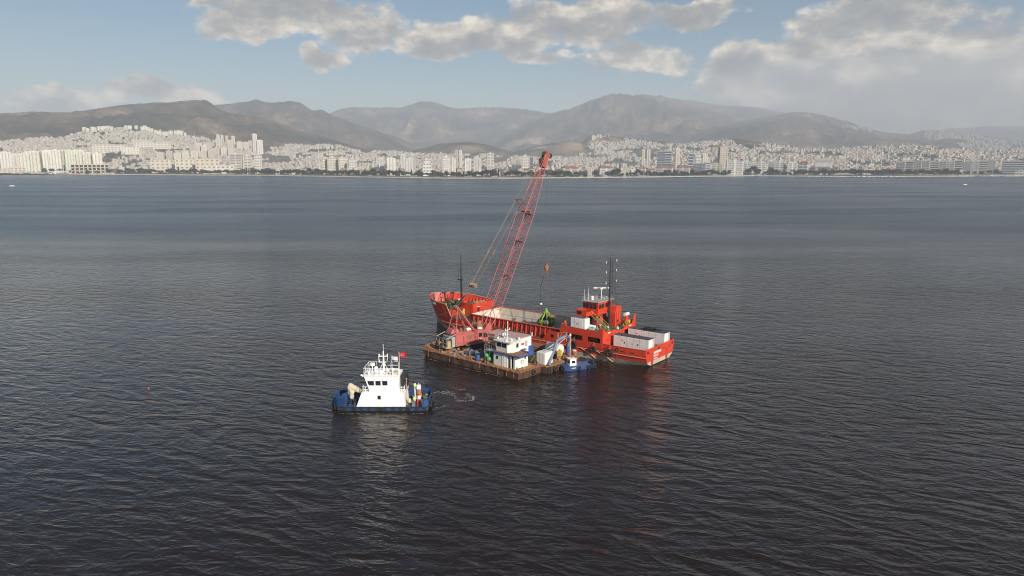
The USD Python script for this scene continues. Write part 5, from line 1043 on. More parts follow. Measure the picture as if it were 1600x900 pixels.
def pontoon(x0, x1, y0, y1, zt, rake, name_label):
    m = MB().hexa([(x0 + rake, y0, -1), (x1 - .15, y0, -1), (x1 - .15, y1, -1), (x0 + rake, y1, -1)], [(x0, y0, zt), (x1, y0, zt), (x1, y1, zt), (x0, y1, zt)])
    tm_ = trimesh.Trimesh(*m.mesh(), process=False); tm_ = trimesh.Trimesh(*trimesh.remesh.subdivide_to_size(tm_.vertices, tm_.faces, .5), process=False); tm_.merge_vertices()
    v_ = np.array(tm_.vertices); k_ = meshkit.fbm(v_ * 1.1, 3, 5) - .5; side_ = v_[:, 2] < zt - .01
    v_[:, 1] -= np.where(side_ & (v_[:, 1] < y0 + .05), .10 * k_ + .05 * np.sin(v_[:, 0] * 2.1) * (v_[:, 2] < zt - .3), 0); v_[:, 0] += np.where(side_ & (v_[:, 0] > x1 - .4), .12 * k_, 0)
    v_[:, 2] += np.where(~side_ & ((v_[:, 1] < y0 + .05) | (v_[:, 0] > x1 - .05)), .16 * k_ - .02, -.03 * ~side_)
    h = part('pontoon_hull', (v_, tm_.faces), 'rust_side', B, name_label)
    part('gunwale', MB().tube([(xx_, y0 - .02 + .04 * math.sin(xx_ * 1.9), zt - .1 + .05 * math.sin(xx_ * 2.7)) for xx_ in np.linspace(x0, x1, 50)], .08, 6).tube([(x1, y0, zt - .08), (x1, y1, zt - .08)], .11, 6).tube([(x0, y0, zt - .08), (x0, y1, zt - .08)], .11, 6), 'rust_steel', h)
    for x in np.arange(x0 + 2.2, x1 - .5, 3.1): x = x + .9 * math.sin(x * 7.3); part('side_rib', MB().box(x - .05, x + .05, y0 - .035, y0 + .01, -.2, zt - .12 - .3 * abs(math.sin(x * 3))), 'rust_side', h)
    for y in np.arange(y0 + 1.4, y1 - .5, 1.9): part('end_rib', MB().box(x1 - .1, x1 + .06, y - .06, y + .06, -.2, zt - .12), 'rust_side', h)
    # deck of plates, each a little buckled
    nx, ny = max(2, int((x1 - x0) / 2.4)), max(2, int((y1 - y0) / 2.2)); r = np.random.default_rng(int(abs(x1 * 10) + y1))
    for i in range(nx):
        for j in range(ny):
            xa, xb = x0 + .1 + (x1 - x0 - .2) * i / nx, x0 + .1 + (x1 - x0 - .2) * (i + 1) / nx; ya, yb = y0 + .1 + (y1 - y0 - .2) * j / ny, y0 + .1 + (y1 - y0 - .2) * (j + 1) / ny
            z = zt + .012 + r.uniform(0, .03, 4); c = [(xa + .015, ya + .015), (xb - .015, ya + .015), (xb - .015, yb - .015), (xa + .015, yb - .015)]
            part('deck_plate', MB().hexa([(*q, zt - .03) for q in c], [(*q, zz) for q, zz in zip(c, z)]), 'oily_deck' if (y1 > 7 and (xb < 0 or yb < 9)) or (yb > 4.5 and xb < -8) else 'rust_deck', h)  # plates under and behind crane and house take the painted shade
    return h
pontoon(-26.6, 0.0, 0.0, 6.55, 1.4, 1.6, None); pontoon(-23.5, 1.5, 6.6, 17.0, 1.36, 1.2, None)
part('end_ramp', MB().hexa([(-26.5, .3, 1.42), (-20.5, .3, 1.42), (-20.5, 3.6, 1.42), (-26.5, 5.8, 1.42)], [(-26.5, .3, 2.0), (-20.5, .3, 1.47), (-20.5, 3.4, 1.47), (-26.3, 5.4, 2.7)]), 'rust_deck', B)
for x, y in ((-25.9, .6), (-21.5, .5), (-13.0, .5), (-8.6, .5), (-.6, .6), (-.5, 5.8), (.9, 12.9), (.9, 16.2)):
    part('bollard', MB().cyl((x - .3, y, 1.4), .17, .7, 10).cyl((x + .3, y, 1.4), .17, .7, 10).box(x - .5, x + .5, y - .2, y + .2, 1.4, 1.5), 'rust_steel', B)
for i, x in enumerate((-24.6, -18.3, -10.1, -5.2, -3.0, -1.2)):
    part('hanging_rope', MB().tube([(x, .3, 1.45), (x + .1, -.12, 1.35), (x + .15, -.14, .7), (x + .05, -.13, .1 + .15 * (i % 3))], .05, 5), 'rope_hemp', B)
r_ = np.random.default_rng(21)
for i in range(90):       # loose gear on the near pontoon
    x, y = r_.uniform(-25, -.6), r_.uniform(.3, 6.2)
    if -9.5 < x < -1.2 and .9 < y < 6.5: continue
    k = i % 4
    if k == 0: m = MB().box(x - .4, x + .4, y - .15, y + .15, 1.43, 1.43 + r_.uniform(.1, .4), rz=r_.uniform(0, 90))
    elif k == 1: m = MB().tube([(x - .9, y, 1.5), (x + .9, y + r_.uniform(-.6, .6), 1.5)], .07, 6)
    elif k == 2: m = MB().torus((x, y, 1.5), r_.uniform(.25, .45), .09, (r_.uniform(-.2, .2), 0, 1), 12, 5).torus((x, y, 1.62), .3, .08, (0, .2, 1), 12, 5)
    else: m = MB().cyl((x, y, 1.42), r_.uniform(.15, .3), r_.uniform(.2, .6), 10)
    part('deck_gear', m, ('rust_steel', 'rust_deck', 'rope_hemp', 'blue_grey')[k], B)
m = MB()                  # rust scabs, flaking plate ends and lumps along the edges
for _ in range(260):
    k = r_.integers(3); x, y = (r_.uniform(-26.4, -.1), r_.uniform(-.06, .25)) if k < 2 else (r_.uniform(-.2, .08), r_.uniform(.1, 6.4)); s_ = r_.uniform(.05, .2)
    m.ball((x, y, 1.42 + r_.uniform(-.12, .05)), s_, 1, (r_.uniform(.8, 2.6), 1, r_.uniform(.4, .9)))
part('edge_rust', m, 'rust_steel', B)
m = MB()
for _ in range(150): m.ball((r_.uniform(-26.2, -1), r_.uniform(.25, 1.0), 1.43), r_.uniform(.06, .22), 1, (r_.uniform(.8, 2.5), 1, .4))
part('deck_dirt', m, 'rust_deck', B)
for i in range(34):
    x, y = r_.uniform(-23, -9), r_.uniform(5, 16); part('dark_gear', MB().box(x - .4, x + .4, y - .3, y + .3, 1.38, 1.38 + r_.uniform(.2, .9), rz=r_.uniform(0, 90)) if i % 2 else MB().cyl((x, y, 1.36), r_.uniform(.2, .45), r_.uniform(.3, .9), 10), ('black_steel', 'rust_steel', 'oily_deck')[i % 3], B)
# --- white deckhouse of two storeys
DH = part('deckhouse', MB().box(-7.3, -3.9, 1.15, 4.8, 1.4, 3.86).box(-3.9, -1.8, 2.2, 4.8, 1.4, 3.86).box(-2.25, -1.8, 1.15, 2.2, 1.4, 3.86).box(-3.9, -3.75, 1.15, 1.35, 1.4, 3.86).box(-3.05, -2.85, 1.15, 1.35, 1.4, 3.86), 'barge_white', B)
part('doorway', MB().box(-3.7, -3.1, 2.14, 2.19, 1.45, 3.5), 'dark_opening', DH); part('doorway', MB().box(-2.8, -2.3, 2.14, 2.19, 1.45, 3.3), 'dark_opening', DH)
part('window', MB().box(-6.6, -6.15, 1.10, 1.16, 2.7, 3.3), 'dark_glass', DH); part('pipe', MB().tube([(-4.9, 1.1, 1.4), (-4.9, 1.1, 3.8)], .06, 6).tube([(-4.4, 1.1, 1.4), (-4.4, 1.1, 3.8)], .06, 6), 'barge_white', DH)
part('life_ring', MB().torus((-1.74, 3.1, 2.6), .32, .08, (1, 0, 0), 14, 6), 'cardboard', DH); part('window', MB().box(-1.81, -1.75, 3.8, 4.2, 2.9, 3.5), 'blue_trim', DH)
part('upper_floor', MB().box(-7.7, -.6, .9, 5.2, 3.86, 4.12), 'blue_trim', B)
part('floor_top', MB().box(-7.6, -.7, 1.0, 5.1, 4.12, 4.15), 'rust_deck', B)
part('blue_screen', MB().box(-.75, -.65, 3.7, 5.0, 4.15, 5.7), 'blue_trim', B); part('blue_rail', MB().rail([(-.7, 1.0, 4.12), (-.7, 3.7, 4.12)], 1.0, 1.0, .035), 'blue_trim', B); part('rail', MB().rail([(-9.6, 1.0, 4.0), (-7.7, 1.0, 4.0)], 1.0, .7, .03).box(-9.6, -7.7, 1.0, 3.0, 3.92, 4.0).tube([(-9.5, 1.0, 1.4), (-9.5, 1.0, 4.0)], .06, 6), 'grey_paint', B)
wh = part('wheelhouse', MB().hexa([(-7.0, 1.6, 4.14), (-4.2, 1.6, 4.14), (-3.4, 2.6, 4.14), (-7.0, 4.6, 4.14)], [(-7.1, 1.35, 6.2), (-4.1, 1.35, 6.2), (-3.2, 2.5, 6.2), (-7.1, 4.6, 6.2)]).hexa([(-7.0, 4.6, 4.14), (-3.4, 2.6, 4.14), (-3.4, 4.7, 4.14), (-6.9, 4.7, 4.14)], [(-7.1, 4.6, 6.2), (-3.2, 2.5, 6.2), (-3.4, 4.7, 6.2), (-6.9, 4.7, 6.2)]), 'barge_white', B)
def pane(a, b, z0, z1, out, name='window'):
    "pane on a leaning wall given by its foot line a-b (z 4.14) and the outward lean at the top"
    (ax, ay), (bx, by) = a, b; n = np.array([by - ay, ax - bx]); n = n / np.linalg.norm(n) * -1
    if n[1] > 0: n = -n
    q = lambda x, y, z: (x + n[0] * (.03 + out * (z - 4.14) / 2.06), y + n[1] * (.03 + out * (z - 4.14) / 2.06), z)
    part(name, MB().add([q(ax, ay, z0), q(bx, by, z0), q(bx, by, z1), q(ax, ay, z1)], [(0, 1, 2, 3)]), 'dark_glass', wh)
pane((-6.7, 1.6), (-5.6, 1.6), 5.1, 5.9, .25); pane((-5.4, 1.6), (-4.3, 1.6), 5.1, 5.9, .25); pane((-4.1, 1.72), (-3.55, 2.4), 5.1, 5.9, .14)
part('window', MB().box(-3.36, -3.27, 3.2, 3.8, 5.0, 5.8), 'dark_glass', wh)
part('roof', MB().box(-7.4, -3.0, 1.1, 4.8, 6.2, 6.32), 'tank_white', wh)
rb = part('rear_block', MB().box(-9.0, -3.8, 4.82, 8.2, 1.4, 6.3), 'barge_white', B); part('sign', MB().box(-3.81, -3.74, 5.1, 6.0, 5.0, 5.4), 'house_red', rb); part('vent', MB().box(-3.81, -3.74, 6.3, 7.0, 4.6, 5.7), 'grey_paint', rb); part('ledge', MB().box(-3.8, -3.1, 5.0, 6.2, 4.2, 4.3), 'grey_paint', rb)
part('canopy', MB().hexa([(-12.4, 3.9, 6.30), (-3.7, 4.75, 6.36), (-3.7, 8.4, 6.36), (-12.4, 8.0, 6.30)], [(-12.4, 3.9, 6.40), (-3.7, 4.75, 6.48), (-3.7, 8.4, 6.48), (-12.4, 8.0, 6.40)]), 'canopy_pink', B)
for x, y in ((-12.2, 4.1), (-12.2, 7.8)): part('canopy_post', MB().tube([(x, y, 1.4), (x, y, 6.3)], .07, 6), 'rust_steel', B)
ms = part('signal_mast', MB().tube([(-5.2, 2.8, 6.3), (-5.2, 2.8, 9.7)], [.10, .05], 8).box(-5.25, -5.15, 2.1, 3.5, 8.2, 8.3).box(-5.3, -5.1, 2.6, 3.0, 7.3, 7.4), 'tank_white', B)
part('mast_light', MB().cyl((-5.2, 2.2, 8.3), .09, .3, 8).cyl((-5.2, 3.4, 8.3), .09, .3, 8).cyl((-5.2, 2.8, 9.7), .09, .25, 8), 'tank_white', ms)
part('radome', MB().cyl((-6.6, 3.3, 6.3), .12, .5, 8).ball((-6.6, 3.3, 7.1), .45, 2), 'tank_white', B)
for x, y, r, h in ((-6.9, 1.9, .2, .5), (-6.0, 1.6, .14, .4), (-4.6, 1.7, .2, .35), (-4.0, 2.6, .14, .5), (-3.6, 4.3, .25, .45)): part('roof_fitting', MB().cyl((x, y, 6.32), r, h, 10), 'tank_white', B)
part('roof_rail', MB().rail([(-7.2, 1.3, 6.32), (-3.9, 1.3, 6.32)], .7, 1.1, .025).rail([(-7.2, 1.3, 6.32), (-7.2, 4.6, 6.32)], .7, 1.1, .025), 'tank_white', B)
part('corner_post', MB().tube([(-3.6, 8.2, 6.3), (-3.6, 8.2, 7.1)], .1, 6), 'tank_white', B)
part('stair', MB().ladder((-1.4, 5.0, 4.1), (-1.4, 7.2, 1.4), (1, 0, 0), .8, .3, .05), 'rust_steel', B)
# --- gear standing on the barge
t = on_barge('cylinder_tank', 'big white cylindrical tank lying on the barge beside the ship', 'tank', -2.3, 13.7, 1.38)
part('shell', MB().lathe([(0, -1.9), (.7, -1.85), (1.08, -1.6), (1.12, -1.5), (1.12, 1.5), (1.08, 1.6), (.7, 1.85), (0, 1.9)], (0, 0, 1.55), 28, 0), 'tank_white', t, smooth=40)
for x in (-1.1, 1.1): part('cradle', MB().box(x - .15, x + .15, -.9, .9, 0, .75), 'rust_steel', t)
part('band', MB().torus((-.5, 0, 1.55), 1.12, .04, (1, 0, 0), 28, 5).torus((.6, 0, 1.55), 1.12, .04, (1, 0, 0), 28, 5), 'grey_paint', t)
t = on_barge('box_tank', 'cream white box tank at the corner of the barge deck', 'tank', -.55, 8.3, 1.38)
bx = manifold3d.Manifold.batch_hull([manifold3d.Manifold.sphere(.18, 12).translate((x, y, z)) for x in (-.85, 1.0) for y in (-1.05, 1.05) for z in (.2, 2.25)])
part('shell', bx, 'tank_white', t, smooth=40)
for x in (-.2, .5): part('strap', MB().box(x - .03, x + .03, -1.25, 1.25, .1, 2.44), 'grey_paint', t)
part('lid', MB().cyl((.1, 0, 2.42), .35, .12, 14), 'grey_paint', t)
t = on_barge('knuckle_crane', 'blue grey knuckle boom crane folded over the white tanks', 'crane', -.6, 15.9, 1.38)
part('pedestal', MB().cyl((0, 0, 0), .45, 1.0, 14).lathe([(0, 1.0), (.4, 1.0), (.3, 2.2), (0, 2.2)], n=12), 'blue_trim', t)
part('inner_boom', MB().tube([(0, 0, 1.9), (.3, .35, 3.1), (.55, -.1, 4.0)], [.34, .30, .28], 6), 'blue_grey', t); part('knuckle', MB().tube([(.55, -.1, 4.0), (.5, -1.4, 4.35), (.2, -3.0, 4.0), (.15, -4.2, 3.7)], [.30, .33, .33, .32], 6), 'blue_grey', t)
part('outer_boom', MB().tube([(.25, -3.9, 3.85), (1.2, -6.4, 2.0), (2.05, -8.7, .2)], [.34, .30, .24], 4), 'blue_grey', t); part('ram', MB().tube([(.3, -1.2, 3.9), (.4, -4.4, 2.9)], .11, 8), 'grey_paint', t)
for i, (x, y) in enumerate(((.35, 12.0), (-.9, 16.6))):
    t = on_barge('yellow_pump', ('yellow pump box on a post below the white cylinder tank', 'yellow pump box by the foot of the blue crane')[i], 'pump', x, y, 1.38, 20)
    part('housing', MB().hexa([(-.4, -.45, .9), (.4, -.45, .9), (.4, .45, .9), (-.4, .45, .9)], [(-.3, -.4, 2.0), (.3, -.4, 2.0), (.3, .4, 2.0), (-.3, .4, 2.0)]), 'yellow_paint', t); part('post', MB().cyl((0, 0, 0), .14, .9, 8), 'grey_paint', t); part('motor', MB().cyl((0, 0, 2.0), .22, .3, 12), 'yellow_paint', t)
t = on_barge('mooring_pole', 'tall rusty pole with a white top at the barge end', 'pole', 1.15, 14.3, 1.36); part('shaft', MB().tube([(0, 0, 0), (0, 0, 4.7)], .11, 8), 'pink_pipe', t); part('cap', MB().cyl((0, 0, 4.65), .19, .42, 10), 'white_paint', t)
t = on_barge('rust_drum', 'rusty steel drum with a white lid at the barge corner', 'drum', .9, 16.1, 1.38); part('body', MB().lathe([(0, 0), (.55, 0), (.55, .5), (.59, .53), (.55, .56), (.55, 1.2), (0, 1.2)], n=18), 'rust_steel', t); part('lid', MB().cyl((0, 0, 1.2), .4, .16, 14), 'white_paint', t)
t = on_barge('rust_heap', 'heap of rusty chain between the yellow pumps', 'chain', .5, 14.9, 1.36); r_ = np.random.default_rng(8); m = MB()
for _ in range(60): m.torus(np.append(r_.normal(0, [.45, .7], 2), r_.uniform(.05, .6)), .2, .07, r_.normal(size=3), 8, 4)
part('links', m, 'rust_steel', t)
t = on_barge('pipe_gantry', 'thin rusty pipe gantry between the tanks and the ship', 'gantry', -2.6, 16.8, 1.36)
for xa, za, xb, zb, w in ((-1.2, 0, -1.2, 4.0, .12), (1.0, 0, 1.0, 4.5, .12), (-1.2, 4.0, 1.0, 4.5, .12), (-1.2, 2.0, -.2, 4.2, .08)): part('pipe_leg' if xa == xb else 'cross_pipe', MB().bar((xa, 0, za), (xb, 0, zb), w), 'pink_pipe', t)
t = on_barge('dark_skip', 'dark green steel skip in the shade behind the deckhouse stair', 'skip', -2.4, 7.9, 1.4); part('bin', MB().hexa([(-.8, -.7, 0), (.7, -.7, 0), (.7, .7, 0), (-.8, .7, 0)], [(-1.0, -.9, 1.6), (.9, -.9, 1.6), (.9, .9, 1.6), (-1.0, .9, 1.6)]), 'deck_green', t); part('brace', MB().bar((-.6, -.95, .1), (.6, -.98, 1.5), .1).bar((.92, -.7, .1), (.95, .6, 1.5), .1), 'grey_paint', t)
t = on_barge('flat_plates', 'stack of brown plates behind the white cylinder tank', 'plates', -8.2, 14.6, 1.36)
for k in range(4): part('plate', MB().box(-1.9, 1.9, -1.3, 1.3, .35 * k, .35 * k + .22, rz=4 * k), 'rust_steel', t)
t = on_barge('deck_winch', 'blue grey deck winch on the near edge of the barge', 'winch', -14.0, 2.6, 1.42, 8); part('drum', MB().cyl((-.6, 0, .75), .42, 1.3, 16, 0), 'cable', t); part('flange', MB().cyl((-.75, 0, .75), .68, .12, 16, 0).cyl((.7, 0, .75), .68, .12, 16, 0), 'blue_grey', t); part('bed', MB().box(-1.3, 1.5, -.6, .6, 0, .25).box(.9, 1.6, -.45, .45, .25, 1.0), 'blue_grey', t); part('leg_frame', MB().bar((-2.1, -.5, 0), (-.9, -.2, 1.2), .14).bar((1.9, -.6, 0), (1.2, -.2, 1.1), .14).bar((2.4, .5, 0), (1.4, .2, 1.2), .14), 'blue_grey', t)
t = on_barge('blue_drum', 'blue plastic drum on the near edge of the barge', 'drum', -11.3, .9, 1.42); part('body', MB().lathe([(0, 0), (.42, 0), (.45, .3), (.45, .9), (.40, 1.15), (0, 1.15)], n=16), 'blue_trim', t); part('ring', MB().torus((0, 0, .6), .46, .04, (0, 0, 1), 16, 5), 'blue_grey', t)
t = on_barge('white_barrel', 'cream barrel lying beside the blue drum', 'barrel', -10.3, 1.2, 1.85); part('body', MB().lathe([(0, -.5), (.36, -.5), (.43, 0), (.36, .5), (0, .5)], n=16, axis=0), 'cardboard', t); part('hoop', MB().torus((-.25, 0, 0), .41, .03, (1, 0, 0), 16, 5).torus((.25, 0, 0), .41, .03, (1, 0, 0), 16, 5), 'rust_steel', t)
for i, (x, y, z) in enumerate(((-8.9, .85, 3.0), (-8.2, .75, 2.45))):
    t = on_barge('green_float', ('green net float hanging left of the deckhouse, upper of two', 'green net float hanging left of the deckhouse, lower of two')[i], 'float', x, y, z); part('float_body', MB().ball((0, 0, 0), .42, 2, (1.1, .9, .9)), 'net_green', t, smooth=True); part('net', MB().torus((0, 0, 0), .43, .03, (1, 0, .3), 14, 4).torus((0, 0, 0), .43, .03, (0, 1, .4), 14, 4).tube([(0, 0, .4), (0, .2, 4.0 - z)], .025, 4), 'net_green', t)
hung_tyre('tyre_fender', 'tyre fender on the near end of the rusty barge', .16, 4.3, .62, .42, on_barge, (1, 0, 0), rope=.4)
hung_tyre('tyre_fender', 'tyre fender on the barge end below the cream box tank', 1.68, 8.9, .6, .42, on_barge, (1, 0, 0), rope=.4)
t = on_barge('rubber_fender', 'black ribbed rubber fender at the inner corner of the barge end', 'fender', 1.52, 7.2, -.15)
for k in range(3): part('roll', MB().cyl((.12, -.35 + k * .35, 0), .17, 1.45, 10), 'rubber', t)

# ================================================================ THE LATTICE BOOM CRANE
CO, CR_ = np.array([-12.67, 145.1, 0.0]), 38.0
K = thing('lattice_crane', 'faded pink red lattice boom crane standing on the barge', 'crane', CO, CR_)
def world_crane(x, y, z):
    c, s = math.cos(math.radians(CR_)), math.sin(math.radians(CR_)); return np.array([CO[0] + c * x - s * y, CO[1] + s * x + c * y, z])
part('slew_base', MB().cyl((4.2, 0, 1.4), 1.7, .9, 24).cyl((4.2, 0, 2.2), 1.4, .25, 24).box(1.2, 7.2, -2.4, -1.6, 1.4, 2.0).box(1.2, 7.2, 1.6, 2.4, 1.4, 2.0), 'black_steel', K)
hs = part('machinery_house', MB().hexa([(0, -1.9, 2.4), (8.2, -1.9, 2.4), (8.2, 1.9, 2.4), (0, 1.9, 2.4)], [(0, -1.75, 4.6), (8.2, -1.75, 4.6), (8.2, 1.75, 4.6), (0, 1.75, 4.6)]).hexa([(0, -1.75, 4.6), (8.2, -1.75, 4.6), (8.2, 1.75, 4.6), (0, 1.75, 4.6)], [(.1, -1.0, 5.05), (8.1, -1.0, 5.05), (8.1, 1.0, 5.05), (.1, 1.0, 5.05)]), 'crane_pink', K)
part('window', MB().box(2.9, 4.0, -1.90, -1.83, 3.5, 4.4), 'rust_steel', hs); part('window', MB().box(5.8, 6.6, -1.90, -1.83, 3.6, 4.4), 'dark_glass', hs); part('window', MB().box(7.1, 8.0, -1.90, -1.83, 3.3, 4.4), 'dark_glass', hs); part('window', MB().box(8.19, 8.26, -1.4, 1.4, 3.4, 4.4), 'dark_glass', hs)
for x in (1.9, 4.55, 6.9): part('panel_seam', MB().box(x - .03, x + .03, -1.93, -1.86, 2.45, 4.3), 'crane_red', hs)
part('notice', MB().box(6.0, 6.5, -1.93, -1.87, 3.0, 3.25), 'letter_white', hs)
part('walkway', MB().box(2.0, 8.4, -2.7, -1.95, 2.4, 2.5), 'rust_steel', K); part('walkway_rail', MB().rail([(2.0, -2.65, 2.5), (4.4, -2.65, 2.5)], .9, .8, .03), 'rust_steel', K)
part('side_ladder', MB().ladder((5.1, -2.05, 2.4), (5.1, -1.85, 5.6), (1, 0, 0), .55, .3, .035), 'crane_red', K)
cw = part('counterweight', MB().box(-.9, -.02, -1.6, 1.6, 2.3, 4.4), 'grey_paint', K)
part('rear_platform', MB().box(-2.4, -.9, -1.9, 1.9, 2.25, 2.4).rail([(-2.35, -1.85, 2.4), (-2.35, 1.85, 2.4)], 1.9, 1.3, .05, (.5, 1.0)).rail([(-2.35, -1.85, 2.4), (-.9, -1.85, 2.4)], 1.9, 1.4, .05, (1.0,)).bar((-2.3, -1.85, 4.3), (0, -1.85, 5.0), .12).bar((-2.3, 1.85, 4.3), (0, 1.85, 5.0), .12), 'grey_paint', K)
part('fuel_box', MB().box(-1.9, -1.1, -1.6, -.9, 2.4, 3.7), 'cardboard', K); part('engine_block', MB().box(-1.9, -1.1, -.5, 1.4, 2.4, 3.5).cyl((-2.9, .6, 2.6), .35, 1.0, 10).box(-3.2, -2.4, -.4, 1.4, 2.3, 2.6), 'black_steel', K); part('rust_bits', MB().cyl((-2.9, 1.0, 3.4), .3, .5, 10, 0).box(-3.2, -2.5, -.2, .6, 3.2, 3.6), 'rust_steel', K)
part('rear_hood', MB().hexa([(-.6, -.9, 4.9), (1.6, -.9, 5.0), (1.6, 1.2, 5.0), (-.6, 1.2, 4.9)], [(-.1, -.7, 5.7), (1.3, -.7, 5.8), (1.3, 1.0, 5.8), (-.1, 1.0, 5.7)]), 'crane_pink', K)
part('exhaust', MB().cyl((2.2, -.4, 5.0), .32, .8, 12).cyl((3.3, -.3, 5.0), .36, .7, 12), 'rust_steel', K); part('air_tank', MB().lathe([(0, -.9), (.3, -.85), (.34, -.7), (.34, .7), (.3, .85), (0, .9)], (4.1, -.9, 5.4), 14, 0), 'tank_white', K)
part('hoist_drum', MB().cyl((6.6, -1.0, 5.5), .5, 2.0, 16, 1).cyl((6.6, -1.1, 5.5), .75, .1, 16, 1).cyl((6.6, 1.0, 5.5), .75, .1, 16, 1), 'rust_steel', K); part('white_hood', MB().ball((6.5, -1.2, 5.25), .55, 2, (1.1, .9, .5)), 'tank_white', K)
part('boom_bracket', MB().plate(sg.Polygon([(6.9, 4.4), (9.0, 4.3), (9.3, 4.9), (8.9, 6.1), (8.3, 6.2)]), 1, -1.75, -1.55).plate(sg.Polygon([(6.9, 4.4), (9.0, 4.3), (9.3, 4.9), (8.9, 6.1), (8.3, 6.2)]), 1, 1.55, 1.75), 'crane_pink', K)
# A-frame gantry, bridle, pendants
AP, BD = np.array([1.4, 0, 10.2]), np.array([5.7, 0, 14.4])
ga = MB()
for s in (-1, 1): ga.bar((4.9, s * 1.6, 4.9), (AP[0], s * .55, AP[2]), .34).tube([(.3, s * 1.6, 4.9), (AP[0] - .1, s * .55, AP[2])], .10, 6)
part('gantry_frame', ga.bar((AP[0], -.7, AP[2]), (AP[0], .7, AP[2]), .3).bar((3.3, -1.15, 7.4), (3.3, 1.15, 7.4), .18), 'crane_pink', K); part('gantry_sheave', MB().cyl((AP[0], -.35, AP[2]), .42, .12, 16, 1).cyl((AP[0], .22, AP[2]), .42, .12, 16, 1), 'rust_steel', K)
part('bridle', MB().bar(BD + [0, -1.0, 0], BD + [0, 1.0, 0], .22).cyl(BD + [0, -.5, 0], .48, .14, 16, 1).cyl(BD + [0, .36, 0], .48, .14, 16, 1).torus(BD + [0, -.9, 0], .35, .12, (0, 1, 0), 12, 6).torus(BD + [0, .9, 0], .35, .12, (0, 1, 0), 12, 6), 'pendant', K)
m = MB()
for y in (-.45, -.3, .3, .45): m.tube([AP + [0, y, .3], BD + [-.2, y, -.3]], .035, 4)
for y in (-.2, .2): m.tube([AP + [0, y, 0], (6.3, y * 3, 5.8)], .03, 4)
part('luffing_rope', m.tube([AP + [-.1, 0, .2], (-.6, 1.2, 8.9), (-2.2, 3.4, 8.2)], .03, 4), 'cable', K)
FT = np.array([8.9, 0.0, 5.0]); TP = np.array([25.6, 0.0, 41.4]); BL = np.linalg.norm(TP - FT); bd_ = (TP - FT) / BL; dd_ = np.array([-bd_[2], 0, bd_[0]]); wd_ = np.array([0, 1.0, 0])
def bsec(t):
    w = np.interp(t, [0, .10, .66, .93, 1], [1.36, 1.36, 1.36, .6, .52]); d = np.interp(t, [0, .11, .66, .93, 1], [.22, 1.28, 1.28, .6, .52]); c = FT + bd_ * BL * t
    return [c - wd_ * w - dd_ * d, c + wd_ * w - dd_ * d, c + wd_ * w + dd_ * d, c - wd_ * w + dd_ * d]
nb = 22; ts = np.concatenate([np.linspace(0, .11, 3), np.linspace(.11, .93, nb)[1:], [1.0]])
S_ = [bsec(t) for t in ts]
for k in range(4): part('boom_chord', MB().tube([s[k] for s in S_], .07, 6), 'crane_pink', K)
for i, (a, b) in enumerate(zip(S_[:-1], S_[1:])):
    for k in range(4):
        q = (k + 1) % 4; p0, p1 = (a[k], b[q]) if (i + k) % 2 else (a[q], b[k])
        part('boom_lacing', MB().tube([p0, p1], .042, 4, False).tube([b[k], b[q]], .04, 4, False), 'crane_pink', K)
for t_ in (.12, .30, .5, .66):
    s = bsec(t_); part('boom_platform', MB().hexa([s[0] + bd_ * -.05, s[1] + bd_ * -.05, s[1] + dd_ * .8 - bd_ * .05, s[0] + dd_ * .8 - bd_ * .05], [s[0] + bd_ * .05, s[1] + bd_ * .05, s[1] + dd_ * .8 + bd_ * .05, s[0] + dd_ * .8 + bd_ * .05]), 'crane_red', K)
part('boom_walkway', MB().ladder(bsec(.12)[0] * .5 + bsec(.12)[1] * .5, bsec(.66)[0] * .5 + bsec(.66)[1] * .5, (0, 1, 0), .6, .7, .035), 'crane_red', K)
sp = bsec(.665); cs_ = sum(sp) / 4
PM = BD + (TP + dd_ * .7 - BD) * .64
part('pendant_spreader', MB().tube([sp[3], PM + [0, 1.2, 0]], .09, 5).tube([sp[2], PM + [0, -1.2, 0]], .09, 5).tube([PM + [0, -1.25, 0], PM + [0, 1.25, 0]], .08, 5).box(*np.array([cs_ - [.2, 1.5, .18], cs_ + [.2, 1.5, .18]]).T.ravel()), 'crane_red', K)
for s in (-1, 1):
    part('pendant_line', MB().tube([BD + [0, s * .9, 0], PM + [0, s * 1.2, 0], TP + dd_ * .6 + [0, s * .45, 0]], .034, 5).tube([BD + [.12, s * .75, .1], PM + [.1, s * 1.05, 0]], .025, 5), 'pendant', K)
    part('pendant_shackle', MB().tube([BD + (PM - BD) * .36 + [0, s * 1.0, 0], BD + (PM - BD) * .40 + [0, s * 1.0, 0]], .14, 6), 'crane_red', K)
hd = part('boom_head', MB().hexa([FT + bd_ * BL * .93 - wd_ * .62 - dd_ * .62, FT + bd_ * BL * .93 + wd_ * .62 - dd_ * .62, FT + bd_ * BL * .93 + wd_ * .62 + dd_ * .3, FT + bd_ * BL * .93 - wd_ * .62 + dd_ * .3], [TP - wd_ * .5 - dd_ * .7 + bd_ * .6, TP + wd_ * .5 - dd_ * .7 + bd_ * .6, TP + wd_ * .5 + dd_ * .55 + bd_ * .6, TP - wd_ * .5 + dd_ * .55 + bd_ * .6]), 'crane_red', K)
HP = TP + bd_ * .2 - dd_ * .75
part('head_sheave', MB().cyl(HP + [0, -.42, 0], .62, .16, 18, 1).cyl(HP + [0, .26, 0], .62, .16, 18, 1).cyl(TP + dd_ * .8 + [0, -.3, 0], .5, .14, 18, 1).cyl(TP + dd_ * .8 - bd_ * 1.6 + [0, .1, 0], .5, .14, 18, 1), 'black_steel', hd)
HX = HP[0] - .35
hook_w = world_crane(HX, 0, 16.4)
m = MB()
for y in (-.34, .34): m.tube([(HX, y, HP[2]), (HX, y * .7, 17.2)], .035, 4)
